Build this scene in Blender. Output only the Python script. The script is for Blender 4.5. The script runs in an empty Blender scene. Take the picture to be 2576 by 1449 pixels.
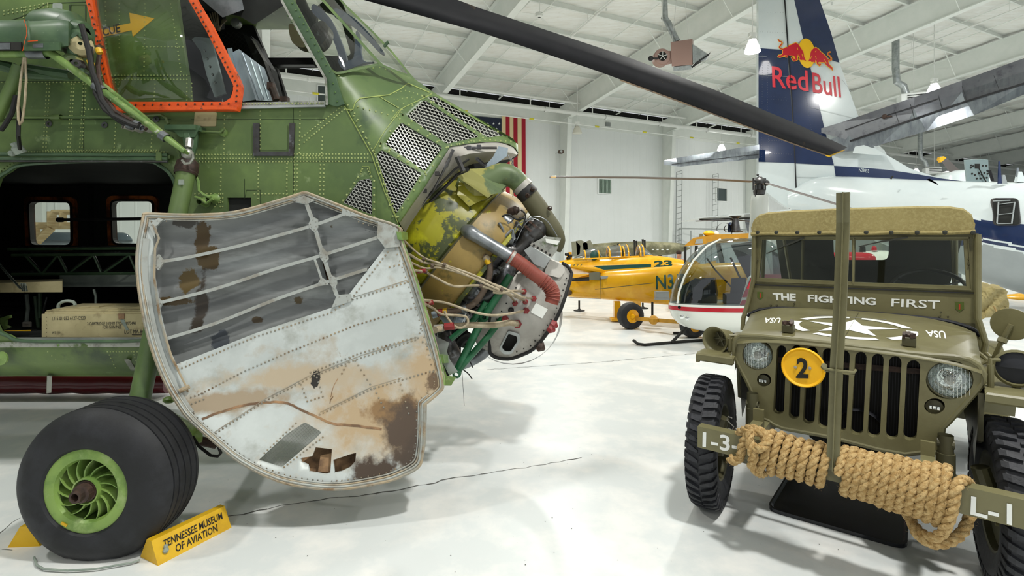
import bpy, bmesh, math, random
from math import sin, cos, pi, atan2, sqrt, radians
from mathutils import Vector, Matrix
from mathutils.geometry import delaunay_2d_cdt
random.seed(7)
SC = bpy.context.scene
COL = SC.collection
# ---------------------------------------------------------------- camera, world, lights, exposure
F, CX, HY, EYE = 1280.0, 1288.0, 607.0, 1.5      # focal length, principal column, horizon row (photo pixels), eye height
cam = bpy.data.cameras.new('camera'); camo = bpy.data.objects.new('camera', cam); COL.objects.link(camo)
camo.location = (0, 0, EYE); camo.rotation_euler = (pi/2, 0, 0)
cam.sensor_width = 36; cam.lens = 36*F/2576; cam.shift_y = (HY-724.5)/2576; cam.clip_end = 300; cam.clip_start = .05
SC.camera = camo
wd = bpy.data.worlds.new('world'); SC.world = wd; wd.use_nodes = True
wd.node_tree.nodes['Background'].inputs[0].default_value = (.93, .97, 1, 1)
wd.node_tree.nodes['Background'].inputs[1].default_value = .6
SC.view_settings.view_transform = 'Standard'; SC.view_settings.look = 'None'
SC.view_settings.exposure = 0.12; SC.view_settings.gamma = 1; SC.view_settings.use_curve_mapping = False
try:
    SC.cycles.max_bounces = 8; SC.cycles.diffuse_bounces = 4; SC.cycles.glossy_bounces = 3; SC.cycles.transmission_bounces = 6
    SC.cycles.transparent_max_bounces = 10; SC.cycles.caustics_reflective = False; SC.cycles.caustics_refractive = False
    SC.cycles.sample_clamp_indirect = 6
except Exception: pass
LAMPS = [(1.7, .9, 330), (-5.5, 1.5, 170), (7.5, 2.5, 170), (-3.5, 9.5, 230), (4.5, 9.0, 300), (12.5, 8.5, 260), (1.5, 16.5, 280),
         (9.5, 17, 360), (18, 15, 420), (-8, 16, 240), (20, 24, 500), (-3, -5, 110), (6, -5, 110)]
for (x, y, w) in LAMPS:
    l = bpy.data.lights.new('ceiling_light', 'AREA'); l.shape = 'DISK'; l.size = .5; l.energy = w; l.color = (1, .99, .95)
    o = bpy.data.objects.new('ceiling_light', l); o.location = (x, y, 6.9); COL.objects.link(o)

# ---------------------------------------------------------------- materials
def lin(c):
    if isinstance(c, str):
        c = [int(c[i:i+2], 16)/255 for i in (0, 2, 4)]
        c = [v/12.92 if v <= .04045 else ((v+.055)/1.055)**2.4 for v in c]
    return (c[0], c[1], c[2], 1)
def mat(name, c1, rough=.5, metal=0, layers=(), bump=0, bscale=200, coat=0, spec=.5, trans=0, alpha=1, emit=0, ior=1.45, spots=()):
    """layers: (colour, noise scale, threshold, softness[, stretch xyz]) painted over c1 by noise"""
    m = bpy.data.materials.new(name); m.use_nodes = True
    nt = m.node_tree; N = nt.nodes; L = nt.links; b = N['Principled BSDF']
    b.inputs['Base Color'].default_value = lin(c1); b.inputs['Roughness'].default_value = rough
    b.inputs['Metallic'].default_value = metal; b.inputs['Coat Weight'].default_value = coat
    b.inputs['Specular IOR Level'].default_value = spec; b.inputs['IOR'].default_value = ior
    b.inputs['Transmission Weight'].default_value = trans; b.inputs['Alpha'].default_value = alpha
    if emit: b.inputs['Emission Color'].default_value = lin(c1); b.inputs['Emission Strength'].default_value = emit
    if layers or bump:
        tc = N.new('ShaderNodeTexCoord'); prev = None
        for i, ly in enumerate(layers):
            n = N.new('ShaderNodeTexNoise'); n.inputs['Scale'].default_value = ly[1]; n.inputs['Detail'].default_value = 6
            n.inputs['Roughness'].default_value = .62
            mp = N.new('ShaderNodeMapping'); mp.inputs['Location'].default_value = (3.1*i+ly[1]*.37, 1.7*i, 0)
            if len(ly) > 4: mp.inputs['Scale'].default_value = ly[4]
            L.new(tc.outputs['Object'], mp.inputs[0]); L.new(mp.outputs[0], n.inputs[0])
            r = N.new('ShaderNodeMapRange'); r.inputs[1].default_value = ly[2]-ly[3]; r.inputs[2].default_value = ly[2]+ly[3]
            r.clamp = True; L.new(n.outputs[0], r.inputs[0])
            mx = N.new('ShaderNodeMix'); mx.data_type = 'RGBA'; L.new(r.outputs[0], mx.inputs[0])
            if prev: L.new(prev, mx.inputs[6])
            else: mx.inputs[6].default_value = lin(c1)
            mx.inputs[7].default_value = lin(ly[0]); prev = mx.outputs[2]
        for i, (sc_, cen, rad, ns, sharp) in enumerate(spots):     # stains: patches of their own colour and ragged outline on the surface
            n = N.new('ShaderNodeTexNoise'); n.inputs['Scale'].default_value = ns; n.inputs['Detail'].default_value = 7; n.inputs['Roughness'].default_value = .65
            L.new(tc.outputs['Object'], n.inputs[0])
            sub_ = N.new('ShaderNodeVectorMath'); sub_.operation = 'SUBTRACT'; sub_.inputs[1].default_value = cen; L.new(tc.outputs['Object'], sub_.inputs[0])
            dv = N.new('ShaderNodeVectorMath'); dv.operation = 'DIVIDE'; dv.inputs[1].default_value = rad; L.new(sub_.outputs[0], dv.inputs[0])
            ln = N.new('ShaderNodeVectorMath'); ln.operation = 'LENGTH'; L.new(dv.outputs[0], ln.inputs[0])
            ma = N.new('ShaderNodeMath'); ma.operation = 'MULTIPLY_ADD'; ma.inputs[1].default_value = 2.6; L.new(n.outputs[0], ma.inputs[0]); ma.inputs[2].default_value = -1.3
            ad = N.new('ShaderNodeMath'); ad.operation = 'SUBTRACT'; L.new(ma.outputs[0], ad.inputs[0]); L.new(ln.outputs[1], ad.inputs[1])
            r = N.new('ShaderNodeMapRange'); r.inputs[1].default_value = -1-sharp; r.inputs[2].default_value = -1+sharp; L.new(ad.outputs[0], r.inputs[0])
            mx = N.new('ShaderNodeMix'); mx.data_type = 'RGBA'; L.new(r.outputs[0], mx.inputs[0])
            if prev: L.new(prev, mx.inputs[6])
            else: mx.inputs[6].default_value = lin(c1)
            mx.inputs[7].default_value = lin(sc_); prev = mx.outputs[2]
        if prev: L.new(prev, b.inputs['Base Color'])
        if bump:
            n = N.new('ShaderNodeTexNoise'); n.inputs['Scale'].default_value = bscale; n.inputs['Detail'].default_value = 3
            L.new(tc.outputs['Object'], n.inputs[0])
            bp = N.new('ShaderNodeBump'); bp.inputs['Strength'].default_value = bump; bp.inputs['Distance'].default_value = .01
            L.new(n.outputs[0], bp.inputs['Height']); L.new(bp.outputs[0], b.inputs['Normal'])
    return m
def glass(name, tint='dfe8e4', mixf=.12, rough=.03):
    """thin pane: mostly transparent, glossy film"""
    m = bpy.data.materials.new(name); m.use_nodes = True; nt = m.node_tree; N = nt.nodes; L = nt.links; N.clear()
    out = N.new('ShaderNodeOutputMaterial'); t = N.new('ShaderNodeBsdfTransparent'); g = N.new('ShaderNodeBsdfGlossy')
    t.inputs[0].default_value = lin(tint); g.inputs['Roughness'].default_value = rough
    fr = N.new('ShaderNodeLayerWeight'); fr.inputs[0].default_value = .35
    ad = N.new('ShaderNodeMath'); ad.operation = 'MULTIPLY_ADD'; ad.inputs[1].default_value = .45; ad.inputs[2].default_value = mixf
    L.new(fr.outputs['Facing'], ad.inputs[0])
    mx = N.new('ShaderNodeMixShader'); L.new(ad.outputs[0], mx.inputs[0]); L.new(t.outputs[0], mx.inputs[1]); L.new(g.outputs[0], mx.inputs[2])
    L.new(mx.outputs[0], out.inputs[0]); return m
M = {}
# ---------------------------------------------------------------- geometry helpers
def P(x, y, d):
    """world point seen at photo column x, row y, standing d metres ahead"""
    if callable(d): d = d(x, y)
    return Vector(((x-CX)/F*d, d, EYE-(y-HY)/F*d))
def onplane(p0, n, off=0):
    p0 = Vector(p0); n = Vector(n).normalized(); k = n.dot(p0-Vector((0, 0, EYE)))+off
    return lambda x, y: k/n.dot(Vector(((x-CX)/F, 1, -(y-HY)/F)))
def plane3(a, b, c):
    A, B, C = P(*a), P(*b), P(*c); return onplane(A, (B-A).cross(C-A))
def nearer(d, e):
    return (lambda x, y: (d(x, y) if callable(d) else d)-e)
def smooth(pts, n=4, closed=True):
    out = []; m = len(pts)
    rng = range(m) if closed else range(m-1)
    for i in rng:
        g = (lambda k: Vector(pts[k % m])) if closed else (lambda k: Vector(pts[max(0, min(m-1, k))]))
        a, b, c, e = g(i-1), g(i), g(i+1), g(i+2)
        for k in range(n):
            t = k/n
            out.append(.5*((2*b)+(c-a)*t+(2*a-5*b+4*c-e)*t*t+(3*b-a-3*c+e)*t**3))
    if not closed: out.append(Vector(pts[-1]))
    return out
def rounded(pts, r, n=4):
    out = []; m = len(pts)
    for i in range(m):
        a, b, c = Vector(pts[i-1]), Vector(pts[i]), Vector(pts[(i+1) % m])
        rr = r[i] if isinstance(r, (list, tuple)) else r
        u = (a-b); v = (c-b); k = min(rr, u.length*.45, v.length*.45)
        if k <= 0: out.append(b); continue
        p, q = b+u.normalized()*k, b+v.normalized()*k
        for j in range(n+1):
            t = j/n; out.append((1-t)**2*p+2*t*(1-t)*b+t*t*q)
    return out
def inside(p, poly):
    x, y = p[0], p[1]; c = False; n = len(poly); j = n-1
    for i in range(n):
        xi, yi = poly[i][0], poly[i][1]; xj, yj = poly[j][0], poly[j][1]
        if (yi > y) != (yj > y) and x < (xj-xi)*(y-yi)/(yj-yi)+xi: c = not c
        j = i
    return c
def tri2d(outer, holes=(), grid=0):
    vs = []; es = []
    for lp in [outer]+list(holes):
        s = len(vs); n = len(lp)
        vs += [Vector((p[0], p[1])) for p in lp]; es += [(s+i, s+(i+1) % n) for i in range(n)]
    if grid:
        xs = [p[0] for p in outer]; ys = [p[1] for p in outer]
        x = min(xs)+grid*.5
        while x < max(xs):
            y = min(ys)+grid*.5
            while y < max(ys):
                q = (x+random.uniform(-.1, .1)*grid, y)
                if inside(q, outer) and not any(inside(q, h) for h in holes): vs.append(Vector(q))
                y += grid
            x += grid
    r = delaunay_2d_cdt(vs, es, [], 0, 1e-5)
    V, Fc = r[0], r[2]; keep = []
    for f in Fc:
        c = sum((V[i] for i in f), Vector((0, 0)))/len(f)
        if inside(c, outer) and not any(inside(c, h) for h in holes): keep.append(tuple(f))
    return V, keep
def frame_of(t):
    t = t.normalized(); up = Vector((0, 0, 1)) if abs(t.z) < .95 else Vector((1, 0, 0))
    a = t.cross(up).normalized(); return a, a.cross(t).normalized()
ABS = {}
class MB:
    def __init__(s): s.v = []; s.f = []; s.m = []
    def add(s, vs, fs, mi=0):
        k = len(s.v); s.v += [tuple(p) for p in vs]; s.f += [tuple(i+k for i in f) for f in fs]; s.m += [mi]*len(fs); return s
    def box(s, c, size, rot=None, mi=0, bevel=0):
        sx, sy, sz = (a/2 for a in size); c = Vector(c)
        if bevel:
            b = bevel; pts = []
            for (z, k) in ((-sz, b), (-sz+b, 0), (sz-b, 0), (sz, b)):
                pts += [(-sx+k+b*(k == 0)*0, -sy+k, z), (sx-k, -sy+k, z), (sx-k, sy-k, z), (-sx+k, sy-k, z)]
            fs = [(3, 2, 1, 0), (12, 13, 14, 15)]
            for r in range(3):
                for i in range(4): fs.append((r*4+i, r*4+(i+1) % 4, r*4+4+(i+1) % 4, r*4+4+i))
        else:
            pts = [(x*sx, y*sy, z*sz) for x in (-1, 1) for y in (-1, 1) for z in (-1, 1)]
            fs = [(0, 1, 3, 2), (4, 6, 7, 5), (0, 4, 5, 1), (2, 3, 7, 6), (0, 2, 6, 4), (1, 5, 7, 3)]
        R = rot or Matrix.Identity(3)
        return s.add([c+R @ Vector(p) for p in pts], fs, mi)
    def hexa(s, a, b, mi=0):
        """solid between two equal loops a and b"""
        n = len(a)
        return s.add(list(a)+list(b), [tuple(range(n-1, -1, -1)), tuple(range(n, 2*n))]+[(i, (i+1) % n, n+(i+1) % n, n+i) for i in range(n)], mi)
    def tube(s, pts, r, seg=10, caps=True, mi=0, closed=False, flat=1):
        pts = [Vector(p) for p in pts]; n = len(pts); rs = r if isinstance(r, (list, tuple)) else [r]*n
        vs = []; fs = []; pa = None
        for i, p in enumerate(pts):
            t = (pts[(i+1) % n]-pts[i-1]) if closed else pts[min(i+1, n-1)]-pts[max(i-1, 0)]
            if t.length < 1e-9: t = Vector((0, 0, 1))
            t.normalize()
            if pa is None: a, b = frame_of(t)
            else:
                a = (pa-t*pa.dot(t)); a = a.normalized() if a.length > 1e-6 else frame_of(t)[0]; b = a.cross(t)
            pa = a
            for k in range(seg):
                w = 2*pi*k/seg; vs.append(p+(a*cos(w)+b*sin(w)*flat)*rs[i])
        for i in range(n if closed else n-1):
            j = (i+1) % n
            for k in range(seg): fs.append((i*seg+k, i*seg+(k+1) % seg, j*seg+(k+1) % seg, j*seg+k))
        if caps and not closed: fs += [tuple(range(seg-1, -1, -1)), tuple(range((n-1)*seg, n*seg))]
        return s.add(vs, fs, mi)
    def lathe(s, prof, org, axis, seg=32, mi=0, a0=0, a1=2*pi, ref=None):
        """prof: (distance along axis, radius)"""
        org = Vector(org); ax = Vector(axis).normalized(); a, b = frame_of(ax)
        if ref: a = Vector(ref); a = (a-ax*a.dot(ax)).normalized(); b = ax.cross(a)
        full = abs(a1-a0-2*pi) < 1e-6; m = seg if full else seg+1; vs = []; fs = []
        for (h, r) in prof:
            for k in range(m):
                w = a0+(a1-a0)*k/seg; vs.append(org+ax*h+(a*cos(w)+b*sin(w))*r)
        for i in range(len(prof)-1):
            for k in range(seg):
                k2 = (k+1) % m; fs.append((i*m+k, i*m+k2, (i+1)*m+k2, (i+1)*m+k))
        return s.add(vs, fs, mi)
    def ball(s, c, r, seg=12, mi=0, sc=(1, 1, 1)):
        c = Vector(c); vs = []; fs = []; h = seg//2
        for i in range(h+1):
            t = pi*i/h
            for k in range(seg):
                w = 2*pi*k/seg; vs.append(c+Vector((sin(t)*cos(w)*sc[0], sin(t)*sin(w)*sc[1], cos(t)*sc[2]))*r)
        for i in range(h):
            for k in range(seg): fs.append((i*seg+k, (i+1)*seg+k, (i+1)*seg+(k+1) % seg, i*seg+(k+1) % seg))
        return s.add(vs, fs, mi)
    def loft(s, rings, closed=True, caps=True, mi=0):
        n = len(rings[0]); vs = [p for r in rings for p in r]; fs = []
        for i in range(len(rings)-1):
            for k in range(n if closed else n-1): fs.append((i*n+k, i*n+(k+1) % n, (i+1)*n+(k+1) % n, (i+1)*n+k))
        if caps and closed: fs += [tuple(range(n-1, -1, -1)), tuple(range((len(rings)-1)*n, len(rings)*n))]
        return s.add(vs, fs, mi)
    def sheet(s, outer, d, holes=(), t=.02, grid=0, off=None, mi=0):
        """flat or curved plate whose outline is seen along the given photo points at depth d; real thickness t"""
        V, Fc = tri2d(outer, holes, grid)
        fr = [P(p[0], p[1], d) for p in V]; off = Vector(off) if off is not None else Vector((0, 1, 0))*t
        n = len(fr); s.add(fr, Fc, mi); k = len(s.v)-n
        if t:
            cnt = {}
            for f in Fc:
                for i in range(len(f)):
                    e = (f[i], f[(i+1) % len(f)]); cnt[frozenset(e)] = (cnt.get(frozenset(e), (0, 0))[0]+1, e)
            s.v += [tuple(p+off) for p in fr]
            s.f += [tuple(k+n+i for i in reversed(f)) for f in Fc]; s.m += [mi]*len(Fc)
            for c, e in cnt.values():
                if c == 1: s.f.append((k+e[1], k+e[0], k+n+e[0], k+n+e[1])); s.m.append(mi)
        return s
    def strip(s, pts, w, d, t=.004, mi=0, closed=False):
        """raised ribbon w photo pixels wide along px polyline"""
        pts = [Vector((p[0], p[1])) for p in pts]; n = len(pts); a = []; b = []
        for i in range(n):
            q = (pts[(i+1) % n]-pts[i-1]) if closed else pts[min(i+1, n-1)]-pts[max(i-1, 0)]
            q.normalize(); nn = Vector((-q.y, q.x))*w/2; a.append(pts[i]+nn); b.append(pts[i]-nn)
        dd = (d if callable(d) else (lambda x, y: d))
        vs = []
        for p in a+b: vs.append(P(p.x, p.y, dd(p.x, p.y)-t))
        for p in a+b: vs.append(P(p.x, p.y, dd(p.x, p.y)))
        fs = []
        for i in range(n if closed else n-1):
            j = (i+1) % n; fs += [(i, j, n+j, n+i), (2*n+i, 2*n+j, j, i), (n+i, n+j, 3*n+j, 3*n+i)]
        return s.add(vs, fs, mi)
    def rivets(s, pts, d, r=2.2, h=.004, seg=6, mi=0):
        """dome heads of r photo pixels"""
        dd = d if callable(d) else (lambda x, y: d)
        for (x, y) in pts:
            z = dd(x, y); ring = [P(x+cos(k*2*pi/seg)*r, y+sin(k*2*pi/seg)*r, z-.0008) for k in range(seg)]
            ring2 = [P(x+cos(k*2*pi/seg)*r*.6, y+sin(k*2*pi/seg)*r*.6, z-h) for k in range(seg)]
            s.loft([ring, ring2], caps=False, mi=mi); k = len(s.v); s.f.append(tuple(range(k-seg, k))); s.m.append(mi)
        return s
    def text(s, body, quad, d, t=.0015, mi=0, bold=0, stencil=0, mirror=False):
        """lettering stretched between photo corners quad = bl, br, tr, tl on surface d"""
        cu = bpy.data.curves.new('t', 'FONT'); cu.body = body; cu.offset = bold; cu.resolution_u = 3
        o = bpy.data.objects.new('t', cu); COL.objects.link(o); me = None
        dg = bpy.context.evaluated_depsgraph_get(); me = bpy.data.meshes.new_from_object(o.evaluated_get(dg))
        vs = [v.co.copy() for v in me.vertices]; fs = [tuple(p.vertices) for p in me.polygons]
        bpy.data.objects.remove(o); bpy.data.curves.remove(cu); bpy.data.meshes.remove(me)
        x0 = min(v.x for v in vs); x1 = max(v.x for v in vs); y0 = min(v.y for v in vs); y1 = max(v.y for v in vs)
        q = [Vector(p) for p in quad]; out = []
        dd = d if callable(d) else (lambda x, y: d)
        for v in vs:
            a = (v.x-x0)/(x1-x0); b = (v.y-y0)/(y1-y0)
            p = (q[0]*(1-a)+q[1]*a)*(1-b)+(q[3]*(1-a)+q[2]*a)*b
            out.append(P(p.x, p.y, dd(p.x, p.y)-t))
        return s.add(out, fs, mi)
    def build(s, name, m, parent=None, smooth=True, kind=None, label=None, ang=35, loc=None):
        me = bpy.data.meshes.new(name); base = Vector(loc) if loc is not None else Vector((0, 0, 0))
        me.from_pydata([tuple(Vector(p)-base) for p in s.v], [], s.f)
        ms = m if isinstance(m, (list, tuple)) else [m]
        for q in ms: me.materials.append(M[q] if isinstance(q, str) else q)
        me.polygons.foreach_set('material_index', s.m)
        bm = bmesh.new(); bm.from_mesh(me); bmesh.ops.recalc_face_normals(bm, faces=bm.faces)
        bm.to_mesh(me); bm.free()
        if smooth:
            me.polygons.foreach_set('use_smooth', [True]*len(me.polygons))
            try: me.set_sharp_from_angle(angle=radians(ang))
            except Exception: pass
        me.update()
        o = bpy.data.objects.new(name, me); COL.objects.link(o); o.location = base
        if parent is not None:
            o.parent = parent; o.matrix_parent_inverse = Matrix.Translation(-ABS.get(parent.name, Vector((0, 0, 0))))
        ABS[o.name] = base
        if kind: o['kind'] = kind
        if label: o['label'] = label
        return o
def tag(o, label, cat, group=None, kind=None):
    o['label'] = label; o['category'] = cat
    if group: o['group'] = group
    if kind: o['kind'] = kind
    return o
def thing(name, label, cat, loc=(0, 0, 0), group=None):
    """Empty standing at the thing's base; its parts are built in world coordinates"""
    o = bpy.data.objects.new(name, None); COL.objects.link(o); o.location = loc; ABS[o.name] = Vector(loc)
    o.empty_display_size = .1
    return tag(o, label, cat, group)
def copy_tree(o, parent=None):
    c = o.copy(); COL.objects.link(c)
    if parent is not None: c.parent = parent
    for ch in list(o.children): copy_tree(ch, c)
    return c
def along(a, b, step=None, n=None):
    a = Vector(a); b = Vector(b); L = (b-a).length
    n = n or max(2, int(L/step)+1)
    return [tuple(a+(b-a)*i/(n-1)) for i in range(n)]
def pathpts(pts, step):
    out = []
    for a, b in zip(pts, pts[1:]): out += along(a, b, step)[:-1]
    return out+[tuple(pts[-1])]
def fus(mb, st, n=24, power=2.0, ratio=1.0, axis=None, mi=0, a0=0, a1=2*pi, caps=True):
    """body along stations (x, ytop, ybot, depth[, halfwidth]); super-elliptic rings across the axis"""
    C = [((P(s_[0], s_[1], s_[3])+P(s_[0], s_[2], s_[3]))/2, (s_[2]-s_[1])/2/F*s_[3]) for s_ in st]; rings = []
    full = abs(a1-a0-2*pi) < 1e-6
    for i, (c, h) in enumerate(C):
        t = C[min(i+1, len(C)-1)][0]-C[max(i-1, 0)][0]; t.z = 0; t.normalize()
        nn = Vector((t.y, -t.x, 0)); w = st[i][4] if len(st[i]) > 4 else h*ratio; R = []
        for k in range(n if full else n+1):
            a = a0+(a1-a0)*k/n; ca, sa = cos(a), sin(a)
            R.append(c+Vector((0, 0, 1))*h*math.copysign(abs(sa)**(2/power), sa)+nn*w*math.copysign(abs(ca)**(2/power), ca))
        rings.append(R)
    mb.loft(rings, closed=full, caps=caps and full, mi=mi); return mb
def blob(mb, rows, d, ratio=1.0, n=28, mi=0, caps=True, a0=0, a1=2*pi):
    """upright body from rows (y, xleft, xright): horizontal elliptic slices"""
    rings = []
    for (y, xl, xr) in rows:
        c = P((xl+xr)/2, y, d); r = (xr-xl)/2/F*d
        rings.append([c+Vector((cos(2*pi*k/n)*r, sin(2*pi*k/n)*r*ratio, 0)) for k in range(n)])
    mb.loft(rings, caps=caps, mi=mi); return mb
def hatch(poly, ang, step):
    """segments of parallel lines clipped to a px polygon"""
    u = Vector((cos(ang), sin(ang))); v = Vector((-u.y, u.x)); n = len(poly); out = []
    pr = [Vector((p[0], p[1])).dot(v) for p in poly]; k = min(pr)+step*.5
    while k < max(pr):
        hits = []
        for i in range(n):
            a = Vector((poly[i][0], poly[i][1])); b = Vector((poly[(i+1) % n][0], poly[(i+1) % n][1]))
            da, db = a.dot(v)-k, b.dot(v)-k
            if da*db < 0: hits.append((a+(b-a)*(da/(da-db))).dot(u))
        hits.sort()
        for i in range(0, len(hits)-1, 2): out.append((u*hits[i]+v*k, u*hits[i+1]+v*k))
        k += step
    return out
# ================================================================ the hangar
M['floor'] = mat('floor', 'd6dad9', .33, layers=[('d3d8d7', 1.1, .5, .14), ('e6e6e2', 3.0, .55, .1), ('8f8d85', 55, .73, .02)], spec=.4)
M['crack'] = mat('crack', '5a5a56', .8)
M['wall'] = mat('wall', 'ecefed', .55, layers=[('e6eae7', .7, .5, .2)])
M['steel_white'] = mat('steel_white', 'ebeee8', .45, layers=[('e2e7e0', 2.5, .5, .2)])
M['insul'] = mat('insul', 'f2f3ee', .42, layers=[('e9e8e0', 1.6, .52, .12, (1, 5, 1)), ('d8d4c8', 2.6, .64, .04, (1, 9, 1))], bump=.35, bscale=9)
M['dark_gap'] = mat('dark_gap', '1c1c1a', .9)
M['grey_metal'] = mat('grey_metal', 'a9adab', .35, .6)
M['lamp_on'] = mat('lamp_on', (1, .99, .96), .3, emit=9)
M['lamp_off'] = mat('lamp_off', 'd4d2c4', .25)
M['pipe'] = mat('pipe', 'e6e8e2', .4)
M['yellow_tape'] = mat('yellow_tape', 'd8cf3a', .6)
A = Vector((sin(radians(64.4)), cos(radians(64.4)), 0)); B = Vector((-A.y, A.x, 0)); Zv = Vector((0, 0, 1))
def W(a, s, z): return A*a+B*s+Zv*z
SW, EAVE, SLOPE = 22.5, 8.5, .1
def zroof(s): return EAVE+SLOPE*(SW-s)
S0, A0, A1 = -16.0, -28.0, 68.0
fl = MB(); fl.hexa([W(A0, S0, -.2), W(A1, S0, -.2), W(A1, SW, -.2), W(A0, SW, -.2)], [W(A0, S0, 0), W(A1, S0, 0), W(A1, SW, 0), W(A0, SW, 0)])
floor = fl.build('floor', 'floor', kind='structure', smooth=False)
def G(x, y): return P(x, y, EYE*F/(y-HY))          # point on the floor seen at photo x, y
cr = MB()
def crack(pts, w=.004):
    pts = [G(*p) for p in pts]; q = []
    for a, b in zip(pts, pts[1:]):
        n = max(2, int((b-a).length/.05)); q += [a+(b-a)*i/n+Vector((random.uniform(-1, 1), random.uniform(-1, 1), 0))*.012 for i in range(n)]
    for a, b in zip(q, q[1:]):
        t = (b-a); 
        if t.length < 1e-5: continue
        n = Vector((-t.y, t.x, 0)).normalized()*w*random.uniform(.3, 1)
        cr.add([a-n+Zv*.0015, a+n+Zv*.0015, b+n+Zv*.0015, b-n+Zv*.0015], [(0, 1, 2, 3)])
crack([(470, 1316), (620, 1292), (760, 1262), (900, 1247), (1010, 1232), (1130, 1205), (1300, 1180), (1480, 1150)], .006)
crack([(0, 1345), (60, 1290)], .004); crack([(1225, 930), (1500, 912), (1800, 885)], .006); crack([(0, 1385), (60, 1380)], .004)
for k in range(90):
    p = G(random.uniform(300, 2450), random.uniform(1000, 1440)); r = random.uniform(.001, .004)
    cr.add([p+Vector((cos(i*1.26)*r*random.uniform(.5, 1.4), sin(i*1.26)*r, .0015)) for i in range(5)], [(0, 1, 2, 3, 4)])
cr.build('floor_crack', 'crack', floor, kind='stuff', smooth=False)
# far wall with ribs, pillars
wb = MB(); wb.hexa([W(A0, SW, 0), W(A1, SW, 0), W(A1, SW, EAVE-.35), W(A0, SW, EAVE-.35)], [W(A0, SW+.3, 0), W(A1, SW+.3, 0), W(A1, SW+.3, EAVE-.35), W(A0, SW+.3, EAVE-.35)])
wall = wb.build('wall_back', 'wall', kind='structure', smooth=False)
g = MB(); g.hexa([W(A0, SW+.1, EAVE-.35), W(A1, SW+.1, EAVE-.35), W(A1, SW+.1, EAVE+.1), W(A0, SW+.1, EAVE+.1)], [W(A0, SW+.3, EAVE-.35), W(A1, SW+.3, EAVE-.35), W(A1, SW+.3, EAVE+.1), W(A0, SW+.3, EAVE+.1)])
g.build('eave_gap', 'dark_gap', wall, smooth=False)
g = MB(); g.hexa([W(A0, SW-.05, EAVE-1.05), W(A1, SW-.05, EAVE-1.05), W(A1, SW-.05, EAVE-.2), W(A0, SW-.05, EAVE-.2)], [W(A0, SW, EAVE-1.05), W(A1, SW, EAVE-1.05), W(A1, SW, EAVE-.2), W(A0, SW, EAVE-.2)])
g.build('upper_wall_band', 'steel_white', wall, smooth=False)
BAYS = [13.5+6.78*k for k in range(-4, 8)]
gp = MB(); gp.add([W(0, 0, 0)], [])
for n_, (a0_, s0_, s1_) in {'wall_left': (A0, S0, SW), 'wall_right': (A1, S0, SW)}.items():
    q = MB(); q.hexa([W(a0_, s0_, 0), W(a0_, s1_, 0), W(a0_, s1_, zroof(s1_)), W(a0_, s0_, zroof(s0_))], [W(a0_+.3, s0_, 0), W(a0_+.3, s1_, 0), W(a0_+.3, s1_, zroof(s1_)), W(a0_+.3, s0_, zroof(s0_))])
    q.build(n_, 'wall', kind='structure', smooth=False)
# wall panels (broad pressed sheets) between pillars
for i, a in enumerate(BAYS[:-1]):
    q = MB(); n = 14; prof = []
    for k in range(n+1):
        aa = a+.25+(6.28)*k/n; prof.append((aa, .02)); 
        if k < n: prof += [(aa+.03, .02), (aa+.06, .013), (aa+6.28/n-.03, .013)]
    lo = [W(x, SW-dd, .05) for x, dd in prof]; hi = [W(x, SW-dd, EAVE-1.05) for x, dd in prof]
    m_ = len(lo); q.add(lo+hi, [(j, j+1, m_+j+1, m_+j) for j in range(m_-1)]); q.build('wall_panel', 'wall', wall, smooth=False)
# pillars: tapered I columns
for a in BAYS:
    q = MB()
    for (da, w_, s_lo, s_hi, th) in ((0, .05, .55, .95, 0),):
        q.hexa([W(a-.02, SW-.03, 0), W(a+.02, SW-.03, 0), W(a+.02, SW-s_lo, 0), W(a-.02, SW-s_lo, 0)], [W(a-.02, SW-.03, EAVE-.1), W(a+.02, SW-.03, EAVE-.1), W(a+.02, SW-s_hi, EAVE-.1), W(a-.02, SW-s_hi, EAVE-.1)])
        q.hexa([W(a-.13, SW-s_lo, 0), W(a+.13, SW-s_lo, 0), W(a+.13, SW-s_lo-.03, 0), W(a-.13, SW-s_lo-.03, 0)], [W(a-.13, SW-s_hi, EAVE-.9), W(a+.13, SW-s_hi, EAVE-.9), W(a+.13, SW-s_hi-.03, EAVE-.9), W(a-.13, SW-s_hi-.03, EAVE-.9)])
    q.box(W(a, SW-.3, .02), (.5, .6, .04), Matrix.Rotation(radians(25.6), 3, 'Z'))
    q.build('pillar', 'steel_white', wall, smooth=False)
# ceiling: roof deck, sagging insulation panels, purlins, rafters, braces
rf = MB(); rf.hexa([W(A0, S0, zroof(S0)+.3), W(A1, S0, zroof(S0)+.3), W(A1, SW+.3, zroof(SW)+.3), W(A0, SW+.3, zroof(SW)+.3)], [W(A0, S0, zroof(S0)+.5), W(A1, S0, zroof(S0)+.5), W(A1, SW+.3, zroof(SW)+.5), W(A0, SW+.3, zroof(SW)+.5)])
ceil = rf.build('ceiling', 'insul', kind='structure', smooth=False)
PS = [SW-.25-1.52*k for k in range(0, 24)]
tile = None
for i, a in enumerate(BAYS[:-1]):
    for j, s_ in enumerate(PS[:-1]):
        if s_ < -8 and j > 0 and a > 40: continue
        if tile is None:
            q = MB(); rows = []
            for k in range(9):
                u = k/8; rows.append([W(u*6.78, -v*1.52, .22+v*.152-.07*sin(pi*v)-.045*(1-abs(sin(pi*u*2)))) for v in [x/6 for x in range(7)]])
            q.loft(rows, closed=False); tile = q.build('roof_panel', 'insul', ceil, ang=80); tile.location = W(a, s_, zroof(s_))
        else:
            c = tile.copy(); COL.objects.link(c); c.location = W(a, s_, zroof(s_))
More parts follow.
